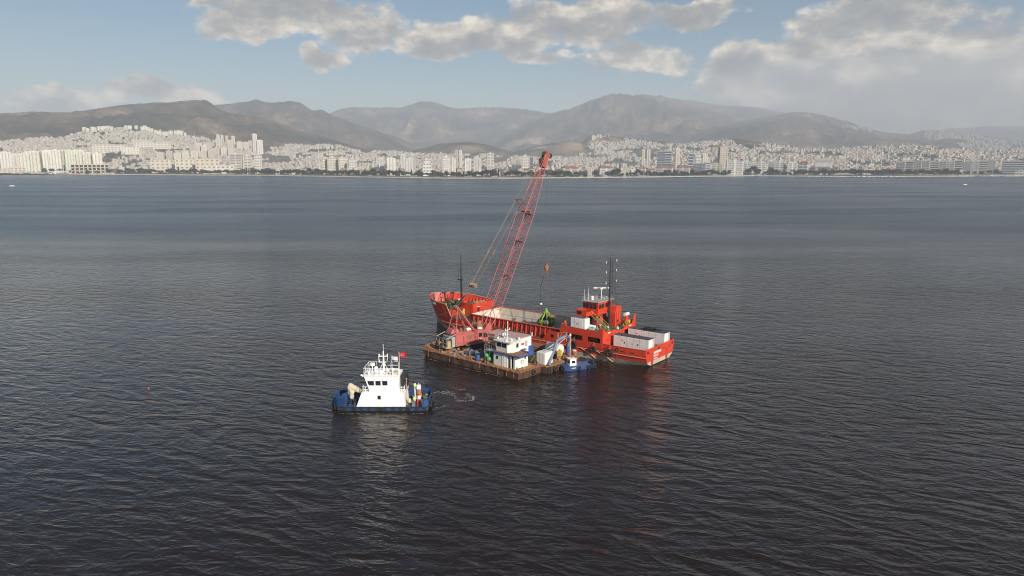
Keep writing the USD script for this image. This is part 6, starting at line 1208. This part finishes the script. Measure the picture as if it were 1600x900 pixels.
part('hoist_rope', m.tube([(6.6, 0, 6.0), FT + bd_ * 6 + dd_ * 1.9, FT + bd_ * 30 + dd_ * 1.4, TP + dd_ * 1.2], .03, 4), 'cable', K)
t = thing('hook_block', 'rusty hook block hanging from the crane ropes above the hold', 'hook block', hook_w, CR_)
part('cheek', MB().lathe([(0, -.22), (.55, -.22), (.62, -.12), (.62, .12), (.55, .22), (0, .22)], (0, 0, 0), 20, 1).box(-.3, .3, -.24, .24, -.75, .2).box(-.25, .25, -.2, .2, .2, .9), 'rust_steel', t); part('sheave', MB().cyl((0, -.26, 0), .42, .52, 18, 1), 'rust_steel', t)
part('hook', MB().tube([(0, 0, -.7), (0, 0, -1.2), (.3, 0, -1.5), (.25, 0, -1.85), (-.1, 0, -1.9), (-.25, 0, -1.65)], [.13, .12, .13, .12, .1, .05], 8), 'rust_steel', t)
GZ = 2.5
t = thing('grab_bucket', 'lime green grab bucket hanging low in the cream hold', 'grab', (hook_w[0], hook_w[1], GZ), CR_)
part('head', MB().lathe([(0, 4.5), (.22, 4.5), (.32, 4.0), (.5, 3.6), (.5, 3.2), (.0, 3.2)], n=14), 'lime_paint', t); part('crown_block', MB().box(-.7, .7, -.5, .5, 1.9, 2.5).cyl((0, 0, .9), .32, 2.4, 10), 'black_steel', t)
for k in range(8):
    a = 2 * PI * k / 8 + .2; u = np.array([math.cos(a), math.sin(a), 0]); part('arm', MB().tube([u * .35 + [0, 0, 3.7], u * 1.15 + [0, 0, 2.6], u * 1.75 + [0, 0, 1.7]], [.13, .15, .12], 5), 'lime_paint', t)
    w = np.array([-u[1], u[0], 0]); q = lambda r, z, s: u * r + w * s + [0, 0, z]
    prof = [(1.75, 1.9, .62), (2.0, 1.3, .72), (1.6, .55, .58), (.55, 0, .12)]
    v = [q(r, z, sgn * wd) for r, z, wd in prof for sgn in (-1, 1)] + [q(r - .12, z + .05, sgn * wd) for r, z, wd in prof for sgn in (-1, 1)]
    f = [(2 * i, 2 * i + 1, 2 * i + 3, 2 * i + 2) for i in range(3)] + [(8 + 2 * i, 8 + 2 * i + 2, 8 + 2 * i + 3, 8 + 2 * i + 1) for i in range(3)]; part('shell_blade', MB().add(v, f), 'black_steel' if k % 2 else 'lime_paint', t)
    part('blade_rib', MB().tube([q(r + .05, z, 0) for r, z, _ in prof], .08, 5), 'lime_paint', t)
part('grab_rope', MB().tube([(0, .05, 4.5), (0, .02, 12.2)], .035, 4).tube([(.15, -.1, 4.2), (.05, -.1, 12.2)], .03, 4), 'cable', t)
part('tag_line', MB().tube([(-.4, .1, 12.6), (-1.2, .6, 9.6), (-1.0, .8, 6.6), (-.7, .9, 4.6), (-.3, .3, 3.6)], .04, 5).tube([(-.4, .1, 12.6), (-1.6, .4, 8.6), (-2.8, 1.2, 6.2), (-4.2, 2.6, 4.9)], .03, 4), 'black_steel', t); part('marker_float', MB().ball((-.85, .85, 5.4), .28, 2), 'white_paint', t)
# ================================================================ THE BLUE AND WHITE TUG
paint('tug_white', (0.88, 0.88, 0.86), 0.4, (0.7, 0.66, 0.58), 0.10, 0.5)
paint('tug_blue', (0.018, 0.058, 0.17), 0.4, (0.05, 0.06, 0.12), 0.3, 0.8)
paint('tug_deck', (0.05, 0.075, 0.15), 0.7, (0.15, 0.1, 0.08), 0.5, 1.0)
paint('canvas', (0.50, 0.45, 0.36), 0.9, (0.35, 0.3, 0.22), 0.4, 1.2)
paint('hi_yellow', (0.56, 0.60, 0.24), 0.6, (0.4, 0.4, 0.2), 0.3, 2.0)
paint('orange_paint', (0.42, 0.14, 0.04), 0.6, (0.2, 0.08, 0.04), 0.4, 1.0)
mat('flag_red', {'p': ('principled_bsdf', {'base_color': (0.56, 0.010, 0.025), 'roughness': 0.8}), 't': ('translucent_bsdf', {'color': (0.56, 0.01, 0.025)}), 'm': ('mix_closure', {'fac': 0.3})}, [('p.BSDF', 'm.closure1'), ('t.BSDF', 'm.closure2')], surface='m.closure')
mat('flag_white', {'p': ('principled_bsdf', {'base_color': (0.70, 0.74, 0.78), 'roughness': 0.8}), 't': ('translucent_bsdf', {'color': (0.7, 0.74, 0.78)}), 'm': ('mix_closure', {'fac': 0.3})}, [('p.BSDF', 'm.closure1'), ('t.BSDF', 'm.closure2')], surface='m.closure')
TO = np.array([-21.55, 114.75, 0.0])
def on_tug(name, label, cat, x, y, z, rz=0.0, group=None): return thing(name, label, cat, (TO[0] - x, TO[1] - y, z), 180 + rz, group)
G = thing('tug_boat', 'blue workboat tug with tall white wheelhouse in the foreground', 'tug', TO, 180)
# plan: blunt bow to the left, square stern to the right
def half_w(x): return float(np.interp(x, [-7.9, -7.3, 5.4, 6.9, 7.6, 7.95], [2.9, 3.3, 3.3, 2.75, 2.0, 1.2]))
tx = np.concatenate([np.linspace(-7.9, 5.4, 24), np.linspace(5.6, 7.95, 12)])
def shell(z0, z1, k=1.0, dx=0.0):
    m = MB(); L = [(x, half_w(x) * k) for x in tx]; ring = [(x, -w) for x, w in L] + [(x, w) for x, w in L[::-1]]; n = len(ring)
    v = [(x + dx * (x > 5.4) * (x - 5.4) / 2.5, y, z0) for x, y in ring] + [(x, y, z1) for x, y in ring]
    return m.add(v, [(i, (i + 1) % n, n + (i + 1) % n, n + i) for i in range(n)])
part('hull', shell(-.8, .62, 1.0, -.4), 'tug_blue', G)
dk = MB()
for a, b in zip(tx[:-1], tx[1:]): dk.add([(a, -half_w(a), .58), (b, -half_w(b), .58), (b, half_w(b), .58), (a, half_w(a), .58)], [(0, 1, 2, 3)])
part('deck', dk, 'tug_deck', G)
def ring_pts(z, out, x0=-7.9, x1=7.95):
    q = [(x, half_w(x) + out, z) for x in tx if x0 <= x <= x1]; return q
for s in (1, -1):
    for z, r in ((.60, .10), (.02, .07)): part('rubbing_band', MB().tube([(x, s * (y), zz) for x, y, zz in ring_pts(z, .08)], r, 7), 'rubber', G)
    for x in np.concatenate([np.arange(-7.4, 6.2, 1.28), [6.7, 7.3]]): part('fender_strip', MB().box(x - .21, x + .21, s * (half_w(x) + .02) - .14, s * (half_w(x) + .02) + .14, -.1, .68), 'rubber', G)
    for x in (-.9, 3.4, -5.3): part('tyre_fender', MB().torus((x + .6, s * (half_w(x) + .2), .33), .26, .11, (.3, s, 0), 14, 7), 'rubber', G)
part('bow_fender', MB().tube([(7.98, y, .6) for y in np.linspace(-1.3, 1.3, 6)], .28, 8).tube([(7.9, y, .25) for y in np.linspace(-1.3, 1.3, 6)], .25, 8), 'rubber', G); part('stern_fender', MB().tube([(-8.0, y, .6) for y in np.linspace(-2.9, 2.9, 6)], .22, 8).torus((-8.25, 1.6, .55), .42, .16, (1, 0, 0), 16, 7).torus((-8.25, -1.0, .55), .42, .16, (1, 0, 0), 16, 7), 'rubber', G)
# bulwarks at bow and stern
def bulwark(x0, x1, h0, h1, side):
    q = [(x, half_w(x)) for x in np.linspace(x0, x1, 10)]; m = MB()
    for (a, ya), (b, yb) in zip(q[:-1], q[1:]):
        ha, hb = (h0 + (h1 - h0) * (a - x0) / (x1 - x0)), (h0 + (h1 - h0) * (b - x0) / (x1 - x0)); m.hexa([(a, side * ya - .04, .6), (b, side * yb - .04, .6), (b, side * yb + .04, .6), (a, side * ya + .04, .6)], [(a, side * ya - .04, .95 + ha), (b, side * yb - .04, .95 + hb), (b, side * yb + .04, .95 + hb), (a, side * ya + .04, .95 + ha)])
    return m
part('bow_bulwark', bulwark(5.9, 7.9, .5, .8, 1), 'tug_blue', G); part('bow_bulwark', bulwark(3.8, 7.9, .35, .8, -1).box(7.86, 7.98, -1.25, 1.25, .6, 1.45), 'tug_blue', G)
part('stern_bulwark', bulwark(-7.9, -6.9, .85, .7, 1), 'tug_blue', G); part('stern_bulwark', bulwark(-7.9, -4.2, .9, .6, -1).box(-7.96, -7.86, -2.9, 2.9, .6, 1.6), 'tug_blue', G)
part('bow_box', MB().hexa([(5.95, 1.9, .6), (7.2, 1.5, .6), (7.2, 2.45, .6), (5.95, 3.02, .6)], [(6.0, 1.9, 1.95), (7.1, 1.5, 2.0), (7.1, 2.35, 2.0), (6.0, 2.95, 1.95)]), 'tug_blue', G)
part('bow_lettering', turned(glyphs([(8, 1.25, 0, .2)], 1, 1), [(-.93, 0, .37), (0, 0, .93) if 0 else (0, 0, .93), (0, 1, 0)], (0, 0, 0)) if 0 else turned(glyphs([(4, .5, 0, .2), (4, .5, 0, .0001)], 1, 1), [(-.91, 0, .42), (.42, 0, .91), (0, 1, 0)], (7.05, 2.58, .86)), 'letter_white', G)
part('bow_lettering', turned(glyphs([(4, .55, 0, .2)], 1, 1), [(-.91, 0, .42), (.42, 0, .91), (0, 1, 0)], (6.55, 2.82, .86)), 'letter_white', G)
# house
lo = part('lower_house', MB().plate(sg.Polygon([(3.75, .55), (2.85, 2.95), (-3.95, 2.95), (-4.2, .55)]), 1, -2.2, 2.95), 'tug_white', G)
part('hatch', MB().box(-.22, .22, 2.93, 2.99, 1.85, 2.4), 'dark_glass', lo); part('hatch_frame', MB().box(-.3, .3, 2.94, 2.97, 1.77, 2.48), 'grey_paint', lo)
up = part('wheelhouse', MB().plate(sg.Polygon([(1.55, 2.95), (2.45, 5.6), (-3.2, 5.6), (-3.2, 2.95)]), 1, -1.5, 2.55), 'tug_white', G)
for x0, x1 in ((.85, 1.72), (-.25, .62), (-1.35, -.48)):
    wn = part('window', MB().plate(sg.Polygon([(x0, 4.05), (x1 - .02, 4.05), (x1 + (.22 if x1 > 1.5 else 0), 4.8), (x0, 4.8)]), 1, 2.52, 2.575), 'dark_glass', up); part('window_frame', MB().box(x0 - .05, x0, 2.54, 2.6, 4.0, 4.85).box(x0 - .05, x1 + .05, 2.54, 2.6, 4.8, 4.86).box(x0 - .05, x1 + .05, 2.54, 2.6, 3.99, 4.05), 'tug_white', wn)
for y in (-.9, 0, .9, 1.8): part('front_window', MB().add([(1.97, y - .42, 4.05), (1.97, y + .42, 4.05), (2.23, y + .42, 4.8), (2.23, y - .42, 4.8)], [(0, 1, 2, 3)]), 'dark_glass', up)
part('life_ring', MB().torus((-.85, 2.62, 3.4), .24, .06, (0, 1, 0), 16, 6), 'flag_white', up)
part('roof', MB().hexa([(-2.6, -1.6, 5.6), (2.6, -1.6, 5.6), (2.75, 2.72, 5.6), (-3.35, 2.72, 5.6)][::-1][::-1], [(-2.6, -1.6, 5.72), (2.6, -1.6, 5.72), (2.75, 2.72, 5.72), (-3.35, 2.72, 5.72)]), 'tug_white', up); part('roof_light', MB().ball((2.85, 2.5, 5.75), .16, 1), 'tug_white', up)
part('roof_rail', MB().rail([(2.5, 2.6, 5.72), (-3.2, 2.6, 5.72)], 1.15, 1.0, .035).rail([(2.5, 2.6, 5.72), (2.4, -1.5, 5.72)], 1.15, 1.2, .035).rail([(2.4, -1.5, 5.72), (-2.5, -1.5, 5.72)], 1.15, 1.4, .03), 'tug_white', G)
ms = part('signal_mast', MB().tube([(-.4, .3, 5.72), (-.4, .3, 9.2)], [.16, .10], 8).tube([(-.4, .3, 9.2), (-.4, .3, 10.4)], .035, 5).box(-1.15, .45, .22, .38, 8.28, 8.4).box(-1.1, .4, .22, .38, 7.3, 7.4).tube([(-1.05, .3, 7.3), (-1.05, .3, 8.4)], .05, 5).tube([(.35, .3, 7.3), (.35, .3, 8.4)], .05, 5).bar((-1.2, .3, 5.8), (-.4, .3, 7.4), .07).bar((.4, .3, 5.8), (-.4, .3, 7.4), .07), 'tug_white', G)
for x, z in ((-1.05, 8.45), (.3, 8.45), (-.4, 8.7), (-1.0, 7.45), (.3, 7.45)): part('mast_light', MB().cyl((x, .3, z), .1, .26, 8), 'tug_white', ms)
part('radar_drum', MB().cyl((1.3, 1.1, 5.72), .09, 1.3, 8).cyl((1.3, 1.1, 7.0), .42, .4, 18), 'tug_white', G)
for x, y, r, h in ((.9, .2, .32, .7), (-.2, 1.7, .3, .55), (-1.3, 1.2, .26, .6), (.4, 1.9, .18, .8), (-1.9, .3, .25, .5), (1.8, 1.9, .2, .5)): part('roof_fitting', MB().cyl((x, y, 5.72), r, h, 12).ball((x, y, 5.72 + h), r * .95, 1, (1, 1, .5)), 'tug_white', G)
part('roof_crates', MB().box(-2.9, -2.2, 1.0, 2.2, 5.72, 6.1).box(-2.1, -1.6, 1.3, 2.1, 5.72, 6.25), 'canvas', G)
part('funnel', MB().box(-4.15, -3.22, -1.7, 1.2, 3.0, 5.25), 'black_steel', G); part('after_rail', MB().rail([(-3.25, 2.5, 2.95), (-4.0, 2.5, 2.95)], .8, .4, .05).rail([(-4.0, 2.5, 2.95), (-4.0, -2.1, 2.95)], .8, 1.0, .04), 'tug_white', G)
part('lamp_post', MB().tube([(-4.35, 2.0, .58), (-4.35, 2.0, 4.9)], .06, 6).ball((-4.35, 2.0, 5.0), .13, 1), 'pink_pipe', G)
part('wind_screen', MB().box(2.5, 3.1, -2.1, -1.9, 3.0, 4.7).box(2.4, 2.5, -2.1, 1.2, 3.0, 3.2), 'blue_grey', G); part('fore_rail', MB().rail([(1.7, 2.4, 2.95), (2.8, 2.4, 2.95)], .8, .5, .04).rail([(2.8, 2.4, 2.95), (2.8, -2.0, 2.95)], .8, 1.0, .04), 'tug_white', G)
part('tow_winch', MB().cyl((5.9, -1.2, 1.5), .5, 2.0, 16, 1).cyl((5.9, -1.3, 1.5), .75, .12, 16, 1).cyl((5.9, .8, 1.5), .75, .12, 16, 1).box(5.3, 6.5, -1.2, .8, .58, 1.25), 'tug_blue', G)
part('capstan', MB().lathe([(0, .58), (.3, .58), (.2, 1.1), (.3, 1.5), (0, 1.5)], (4.2, 2.2, 0), 12), 'black_steel', G)
for x, y in ((6.9, -1.0), (6.9, .4), (-6.6, 2.4), (-6.6, -2.4)): part('bitt', MB().cyl((x, y, .58), .14, 1.0, 10).cyl((x, y + .45, .58), .14, 1.0, 10), 'black_steel', G)
r_ = np.random.default_rng(31)
for i in range(34):
    x, y = (r_.uniform(4.1, 5.9), r_.uniform(-2.4, 2.8)) if i % 2 else (r_.uniform(-7.3, -4.6), r_.uniform(-2.6, 2.7)); zz = .58; h = r_.uniform(.15, .5)
    part('deck_gear', (MB().box(x - .25, x + .25, y - .2, y + .2, .58, .7 + h) if i % 3 else MB().torus((x, y, .68), .3, .08, (.1, 0, 1), 12, 5)), ('blue_grey', 'black_steel', 'rope_hemp', 'tug_blue')[i % 4], G)
# deck crane under its canvas cover
def hulls(chain, seg=10):
    S = [manifold3d.Manifold.sphere(r, seg).translate(tuple(p)) for p, r in chain]; out = None
    for a, b in zip(S[:-1], S[1:]):
        h = manifold3d.Manifold.batch_hull([a, b]); out = h if out is None else out + h
    return out
cv = hulls([((0, 0, .5), .35), ((.1, 0, 1.6), .55), ((.15, 0, 2.6), .48)]) + hulls([((.15, 0, 2.6), .5), ((-.7, .05, 2.1), .5), ((-1.9, .1, 1.55), .28)]) + hulls([((-.2, .4, 1.7), .4), ((-.1, .5, .8), .32)])
mv, mf = meshkit.arrays(cv.refine_to_length(.18))[:2]; mv = mv + (meshkit.fbm(mv * 2.2, 4, 2)[:, None] - .5) * np.array([.28, .28, .2])
t = on_tug('covered_deck_crane', 'small deck crane under a beige canvas cover on the tug bow', 'deck crane', 4.95, .9, .85); part('cover', (mv, mf), 'canvas', t, smooth=50); part('base', MB().cyl((0, 0, -.27), .45, .7, 12), 'tug_blue', t); part('lashing', MB().torus((.08, 0, 1.3), .56, .03, (0, 0, 1), 14, 4).torus((-.9, .05, 2.0), .48, .03, (1, 0, .4), 14, 4), 'rope_hemp', t)
for i, (x, y, z, lab) in enumerate(((-5.5, .6, 3.45, 'yellow green float raised on a white post at the tug stern'), (-5.5, 1.5, 1.45, 'yellow green float low on the deck right of the white wheelhouse'), (-4.8, 2.3, 1.4, 'yellow green float leaning against the white lower house'))):
    t = on_tug('yellow_float', lab, 'float', x, y, z, 25 * i); part('float_body', MB().lathe([(0, -.38), (.15, -.36), (.25, -.18), (.26, .1), (.17, .32), (.06, .38), (0, .42)], n=14), 'hi_yellow', t, smooth=50); part('eye', MB().torus((0, 0, .52), .1, .03, (0, 1, 0), 10, 4), 'black_steel', t)
t = on_tug('white_post', 'white post carrying a yellow float at the tug stern', 'post', -5.5, .6, .58); part('post', MB().tube([(0, 0, 0), (0, 0, 2.45)], .09, 8), 'tug_white', t); part('foot', MB().box(-.25, .25, -.25, .25, 0, .08), 'grey_paint', t)
t = on_tug('marker_buoy', 'orange brown marker buoy with white top and base at the tug stern', 'buoy', -6.2, .9, .6); part('base', MB().cyl((0, 0, .5), .26, .75, 14).cyl((0, 0, 0), .35, .5, 14), 'tug_white', t); part('body', MB().lathe([(0, 1.25), (.28, 1.25), (.38, 1.6), (.36, 2.1), (.2, 2.35), (0, 2.35)], n=14), 'orange_paint', t); part('top', MB().box(-.32, .32, -.25, .25, 2.35, 3.0).cyl((0, 0, 3.0), .05, .35, 6), 'tug_white', t)
t = on_tug('red_box', 'red fire box on the tug stern deck', 'box', -6.5, 2.3, .58); part('box', MB().box(-.38, .38, -.3, .3, 0, .85), 'house_red', t); part('lid', MB().box(-.42, .42, -.34, .34, .85, .95), 'house_red', t)
t = on_tug('blue_barrel', 'blue barrel by the red box on the tug stern', 'barrel', -7.3, 2.2, .58); part('body', MB().lathe([(0, 0), (.38, 0), (.42, .4), (.40, 1.0), (0, 1.05)], n=14), 'tug_blue', t); part('ring', MB().torus((0, 0, .5), .43, .03, (0, 0, 1), 14, 4), 'blue_grey', t)
t = on_tug('rope_coil', 'coil of green rope hung at the tug stern', 'rope', -7.1, .4, 1.3); m = MB()
for k in range(9): m.torus((.05 * k - .2, .1 * math.sin(k), .04 * k), .42 - .02 * k, .05, (.4 * math.sin(k), .3, 1), 14, 5)
part('coils', m, 'deck_green', t)
def flag(name, label, x, y, z0, z1, w, h, m, emblem):
    t = on_tug(name, label, 'flag', x, y, z0); top = z1 - z0
    part('flagpole', MB().tube([(0, 0, 0), (0, 0, top)], [.04, .025], 6), 'tug_white', t)
    nx, nz = 16, 8; gx = np.linspace(0, w, nx); wav = lambda s: .10 * math.sin(s * 5.2) * min(1, s / .3); drop = lambda s: -.18 * s / w * h * (1 if emblem else 2)
    v = [(-s - .03, wav(s), top - .05 - h * (1 - k / (nz - 1)) + drop(s)) for s in gx for k in range(nz)]; f = [(i * nz + k, (i + 1) * nz + k, (i + 1) * nz + k + 1, i * nz + k + 1) for i in range(nx - 1) for k in range(nz - 1)]
    cl = part('cloth', MB().add(v, f), m, t, smooth=True)
    def draped(g, nm):
        tri = trimesh.creation.extrude_polygon(g, .01, engine='earcut').subdivide(); V_ = np.array(tri.vertices); out = np.array([(-s - .03, wav(s) + (.012 if zz > .005 else -.012), top - .05 - h + zz2 + drop(s)) for s, zz2, zz in V_]); part(nm, (out, tri.faces), 'flag_white', cl)
    if emblem:
        c = sg.Point(w * .35, h * .5).buffer(h * .25, quad_segs=12).difference(sg.Point(w * .35 + h * .0625, h * .5).buffer(h * .2, quad_segs=12)); draped(c, 'crescent')
        a = [(w * .35 + h * .30 + h * .125 * (1 if i % 2 == 0 else .38) * math.cos(PI + i * PI / 5), h * .5 + h * .125 * (1 if i % 2 == 0 else .38) * math.sin(PI + i * PI / 5)) for i in range(10)]; draped(sg.Polygon(a), 'star')
    return t
flag('flag', 'pale white flag on the middle pole of the tug roof', -2.1, 2.2, 5.72, 8.95, .95, .62, 'flag_white', False)
flag('flag', 'red flag with white crescent and star on the tug, rightmost pole', -3.3, 2.3, 5.3, 9.6, 1.15, .78, 'flag_red', True)

# ================================================================ THE SMALL BLUE WORKBOAT
paint('boat_blue', (0.032, 0.075, 0.22), 0.5, (0.1, 0.09, 0.12), 0.4, 1.2)
paint('boat_floor', (0.14, 0.13, 0.19), 0.8, (0.2, 0.14, 0.11), 0.5, 1.5)
WO = np.array([12.75, 136.35, 0.0]); W = thing('small_workboat', 'small blue open workboat with white cabin moored at the barge end', 'boat', WO, 204.5)
def ww(x): return float(np.interp(x, [-3.5, -3.2, 1.6, 2.6, 3.2, 3.5], [1.35, 1.5, 1.5, 1.25, .85, .5]))
wx = np.concatenate([np.linspace(-3.5, 1.6, 12), np.linspace(1.8, 3.5, 9)]); zt = lambda x: .75 + .12 * max(0, (x - .5) / 3)
L = [(x, ww(x)) for x in wx]; ring = [(x, -w) for x, w in L] + [(x, w) for x, w in L[::-1]]; n = len(ring)
v = [(x * .96, y * .88, -.4) for x, y in ring] + [(x, y, zt(x)) for x, y in ring] + [(x * .965, y * .91, zt(x)) for x, y in ring] + [(x * .965, y * .91, .3) for x, y in ring]
part('hull', MB().add(v, [(k * n + i, k * n + (i + 1) % n, (k + 1) * n + (i + 1) % n, (k + 1) * n + i) for k in range(3) for i in range(n)]), 'boat_blue', W)
fl = MB()
for a, b in zip(wx[:-1], wx[1:]): fl.add([(a * .965, -ww(a) * .91, .31), (b * .965, -ww(b) * .91, .31), (b * .965, ww(b) * .91, .31), (a * .965, ww(a) * .91, .31)], [(0, 1, 2, 3)])
part('floor', fl, 'boat_floor', W)
part('foredeck', MB().add([(.4, -1.35, .77), (2.4, -1.2, .82), (3.3, -.6, .86), (3.3, .6, .86), (2.4, 1.2, .82), (.4, 1.35, .77)], [(0, 1, 2), (0, 2, 5), (2, 4, 5), (2, 3, 4)]), 'boat_blue', W)
for x in np.arange(-3.0, .3, .6): part('frame_rib', MB().box(x - .05, x + .05, -1.36, -1.28, .31, .74).box(x - .05, x + .05, 1.28, 1.36, .31, .74), 'boat_blue', W)
cb = part('cabin', MB().hexa([(.55, -.75, .78), (2.0, -.7, .8), (2.0, .7, .8), (.55, .75, .78)], [(.6, -.72, 2.05), (1.8, -.62, 2.0), (1.8, .62, 2.0), (.6, .72, 2.05)]), 'tug_white', W)
part('window', MB().box(.85, 1.5, .66, .745, 1.25, 1.75), 'dark_glass', cb); part('window', MB().add([(1.965, -.5, 1.2), (1.965, .5, 1.2), (1.87, .48, 1.75), (1.87, -.48, 1.75)], [(0, 1, 2, 3)]), 'dark_glass', cb); part('doorway', MB().box(.53, .59, -.3, .35, .85, 1.8), 'dark_opening', cb); part('roof', MB().box(.45, 1.95, -.8, .8, 2.04, 2.12), 'tug_white', cb)
part('red_light', MB().cyl((1.1, 0, 2.12), .1, .55, 8), 'house_red', W)
for i, x in enumerate((.35, -1.7, -2.5, -3.1)): part('tyre_fender', MB().torus((x, ww(x) + .12, .45), .26, .10, (0, 1, .1), 16, 7), 'rubber', W)
part('tyre_fender', MB().torus((3.45, .55, .5), .34, .13, (.8, .6, 0), 16, 7), 'rubber', W)
part('bow_lettering', turned(glyphs([(5, .95, 0, .17)], 1, 1), [(-1, 0, 0), (0, 0, 1), (0, 1, 0)], (2.0, 1.5, .42)), 'letter_white', W)
part('outboard', MB().box(-3.75, -3.45, -.2, .2, .4, 1.2), 'black_steel', W)
# ================================================================ FOAM AND FLOATS ON THE WATER
mat('foam', {'g': ('geometry', {}), 'n': ('noise_texture', {'scale': 2.2, 'detail': 6.0, 'roughness': 0.7}), 'a': ('map_range', {'from_min': 0.50, 'from_max': 0.66, 'to_min': 0.0, 'to_max': 0.95, 'clamp': True}), 'd': ('principled_bsdf', {'base_color': (0.62, 0.62, 0.57), 'roughness': 0.8}), 't': ('transparent_bsdf', {}), 'm': ('mix_closure', {})},
    [('g.position', 'n.vector'), ('n.fac', 'a.value'), ('a.result', 'm.fac'), ('t.BSDF', 'm.closure1'), ('d.BSDF', 'm.closure2')], surface='m.closure')
def water_at(px, py):
    d = ray(px, py); k = -CAMH / d[2]; return np.array([d[0] * k, d[1] * k])
def foam(label, strokes, seed):
    m = MB(); r = np.random.default_rng(seed)
    for pts, w in strokes:
        p = np.array([water_at(*q) for q in pts]); t = np.linspace(0, len(p) - 1, len(p) * 6); x = np.stack([np.interp(t, range(len(p)), p[:, k]) for k in (0, 1)], 1); d = np.gradient(x, axis=0); nrm = np.stack([-d[:, 1], d[:, 0]], 1) / np.maximum(np.linalg.norm(d, axis=1, keepdims=True), 1e-6)
        ww_ = w * (.35 + r.random(len(x))) * np.sin(np.linspace(.25, PI - .25, len(x))); a, b = x + nrm * ww_[:, None], x - nrm * ww_[:, None]
        v = np.vstack([np.c_[a, np.full(len(a), .02)], np.c_[b, np.full(len(b), .02)]]); k = len(a); m.add(v, [(i, i + 1, k + i + 1, k + i) for i in range(k - 1)])
    tag(part('foam', m, 'foam'), label, None, None, 'stuff')
foam('curl of broken foam on the water between tug and barge', [([(676, 614), (688, 613), (698, 613), (706, 617), (712, 620)], .8), ([(712, 620), (713, 625), (722, 627), (734, 626)], .5), ([(728, 614), (734, 618), (739, 622), (737, 625), (730, 627)], .7), ([(709, 608), (720, 608.5), (730, 609.5)], .3), ([(724, 623), (728, 621)], .4)], 4)
foam('thin lines of foam along the barge and the tug waterline', [([(815, 593), (826, 589), (838, 585)], .28), ([(700, 569), (740, 579), (790, 590)], .18), ([(660, 558), (690, 566)], .15), ([(530, 646), (560, 647), (600, 647)], .16), ([(630, 647), (668, 646)], .18), ([(905, 557), (940, 565), (985, 571)], .15), ([(676, 640), (690, 636), (700, 633)], .3)], 5)
paint('float_red', (0.40, 0.03, 0.04), 0.5, (0.2, 0.1, 0.1), 0.3, 2.0)
x, y = water_at(232.5, 608.5); t = thing('mooring_float', 'small dark red float on the open water left of the tug', 'float', (x, y, 0)); part('float_body', MB().lathe([(0, -.2), (.16, -.12), (.2, .02), (.15, .14), (.05, .2), (0, .22)], n=14), 'float_red', t, smooth=True); part('eye', MB().torus((0, 0, .25), .05, .02, (1, 0, 0), 10, 4), 'white_paint', t)
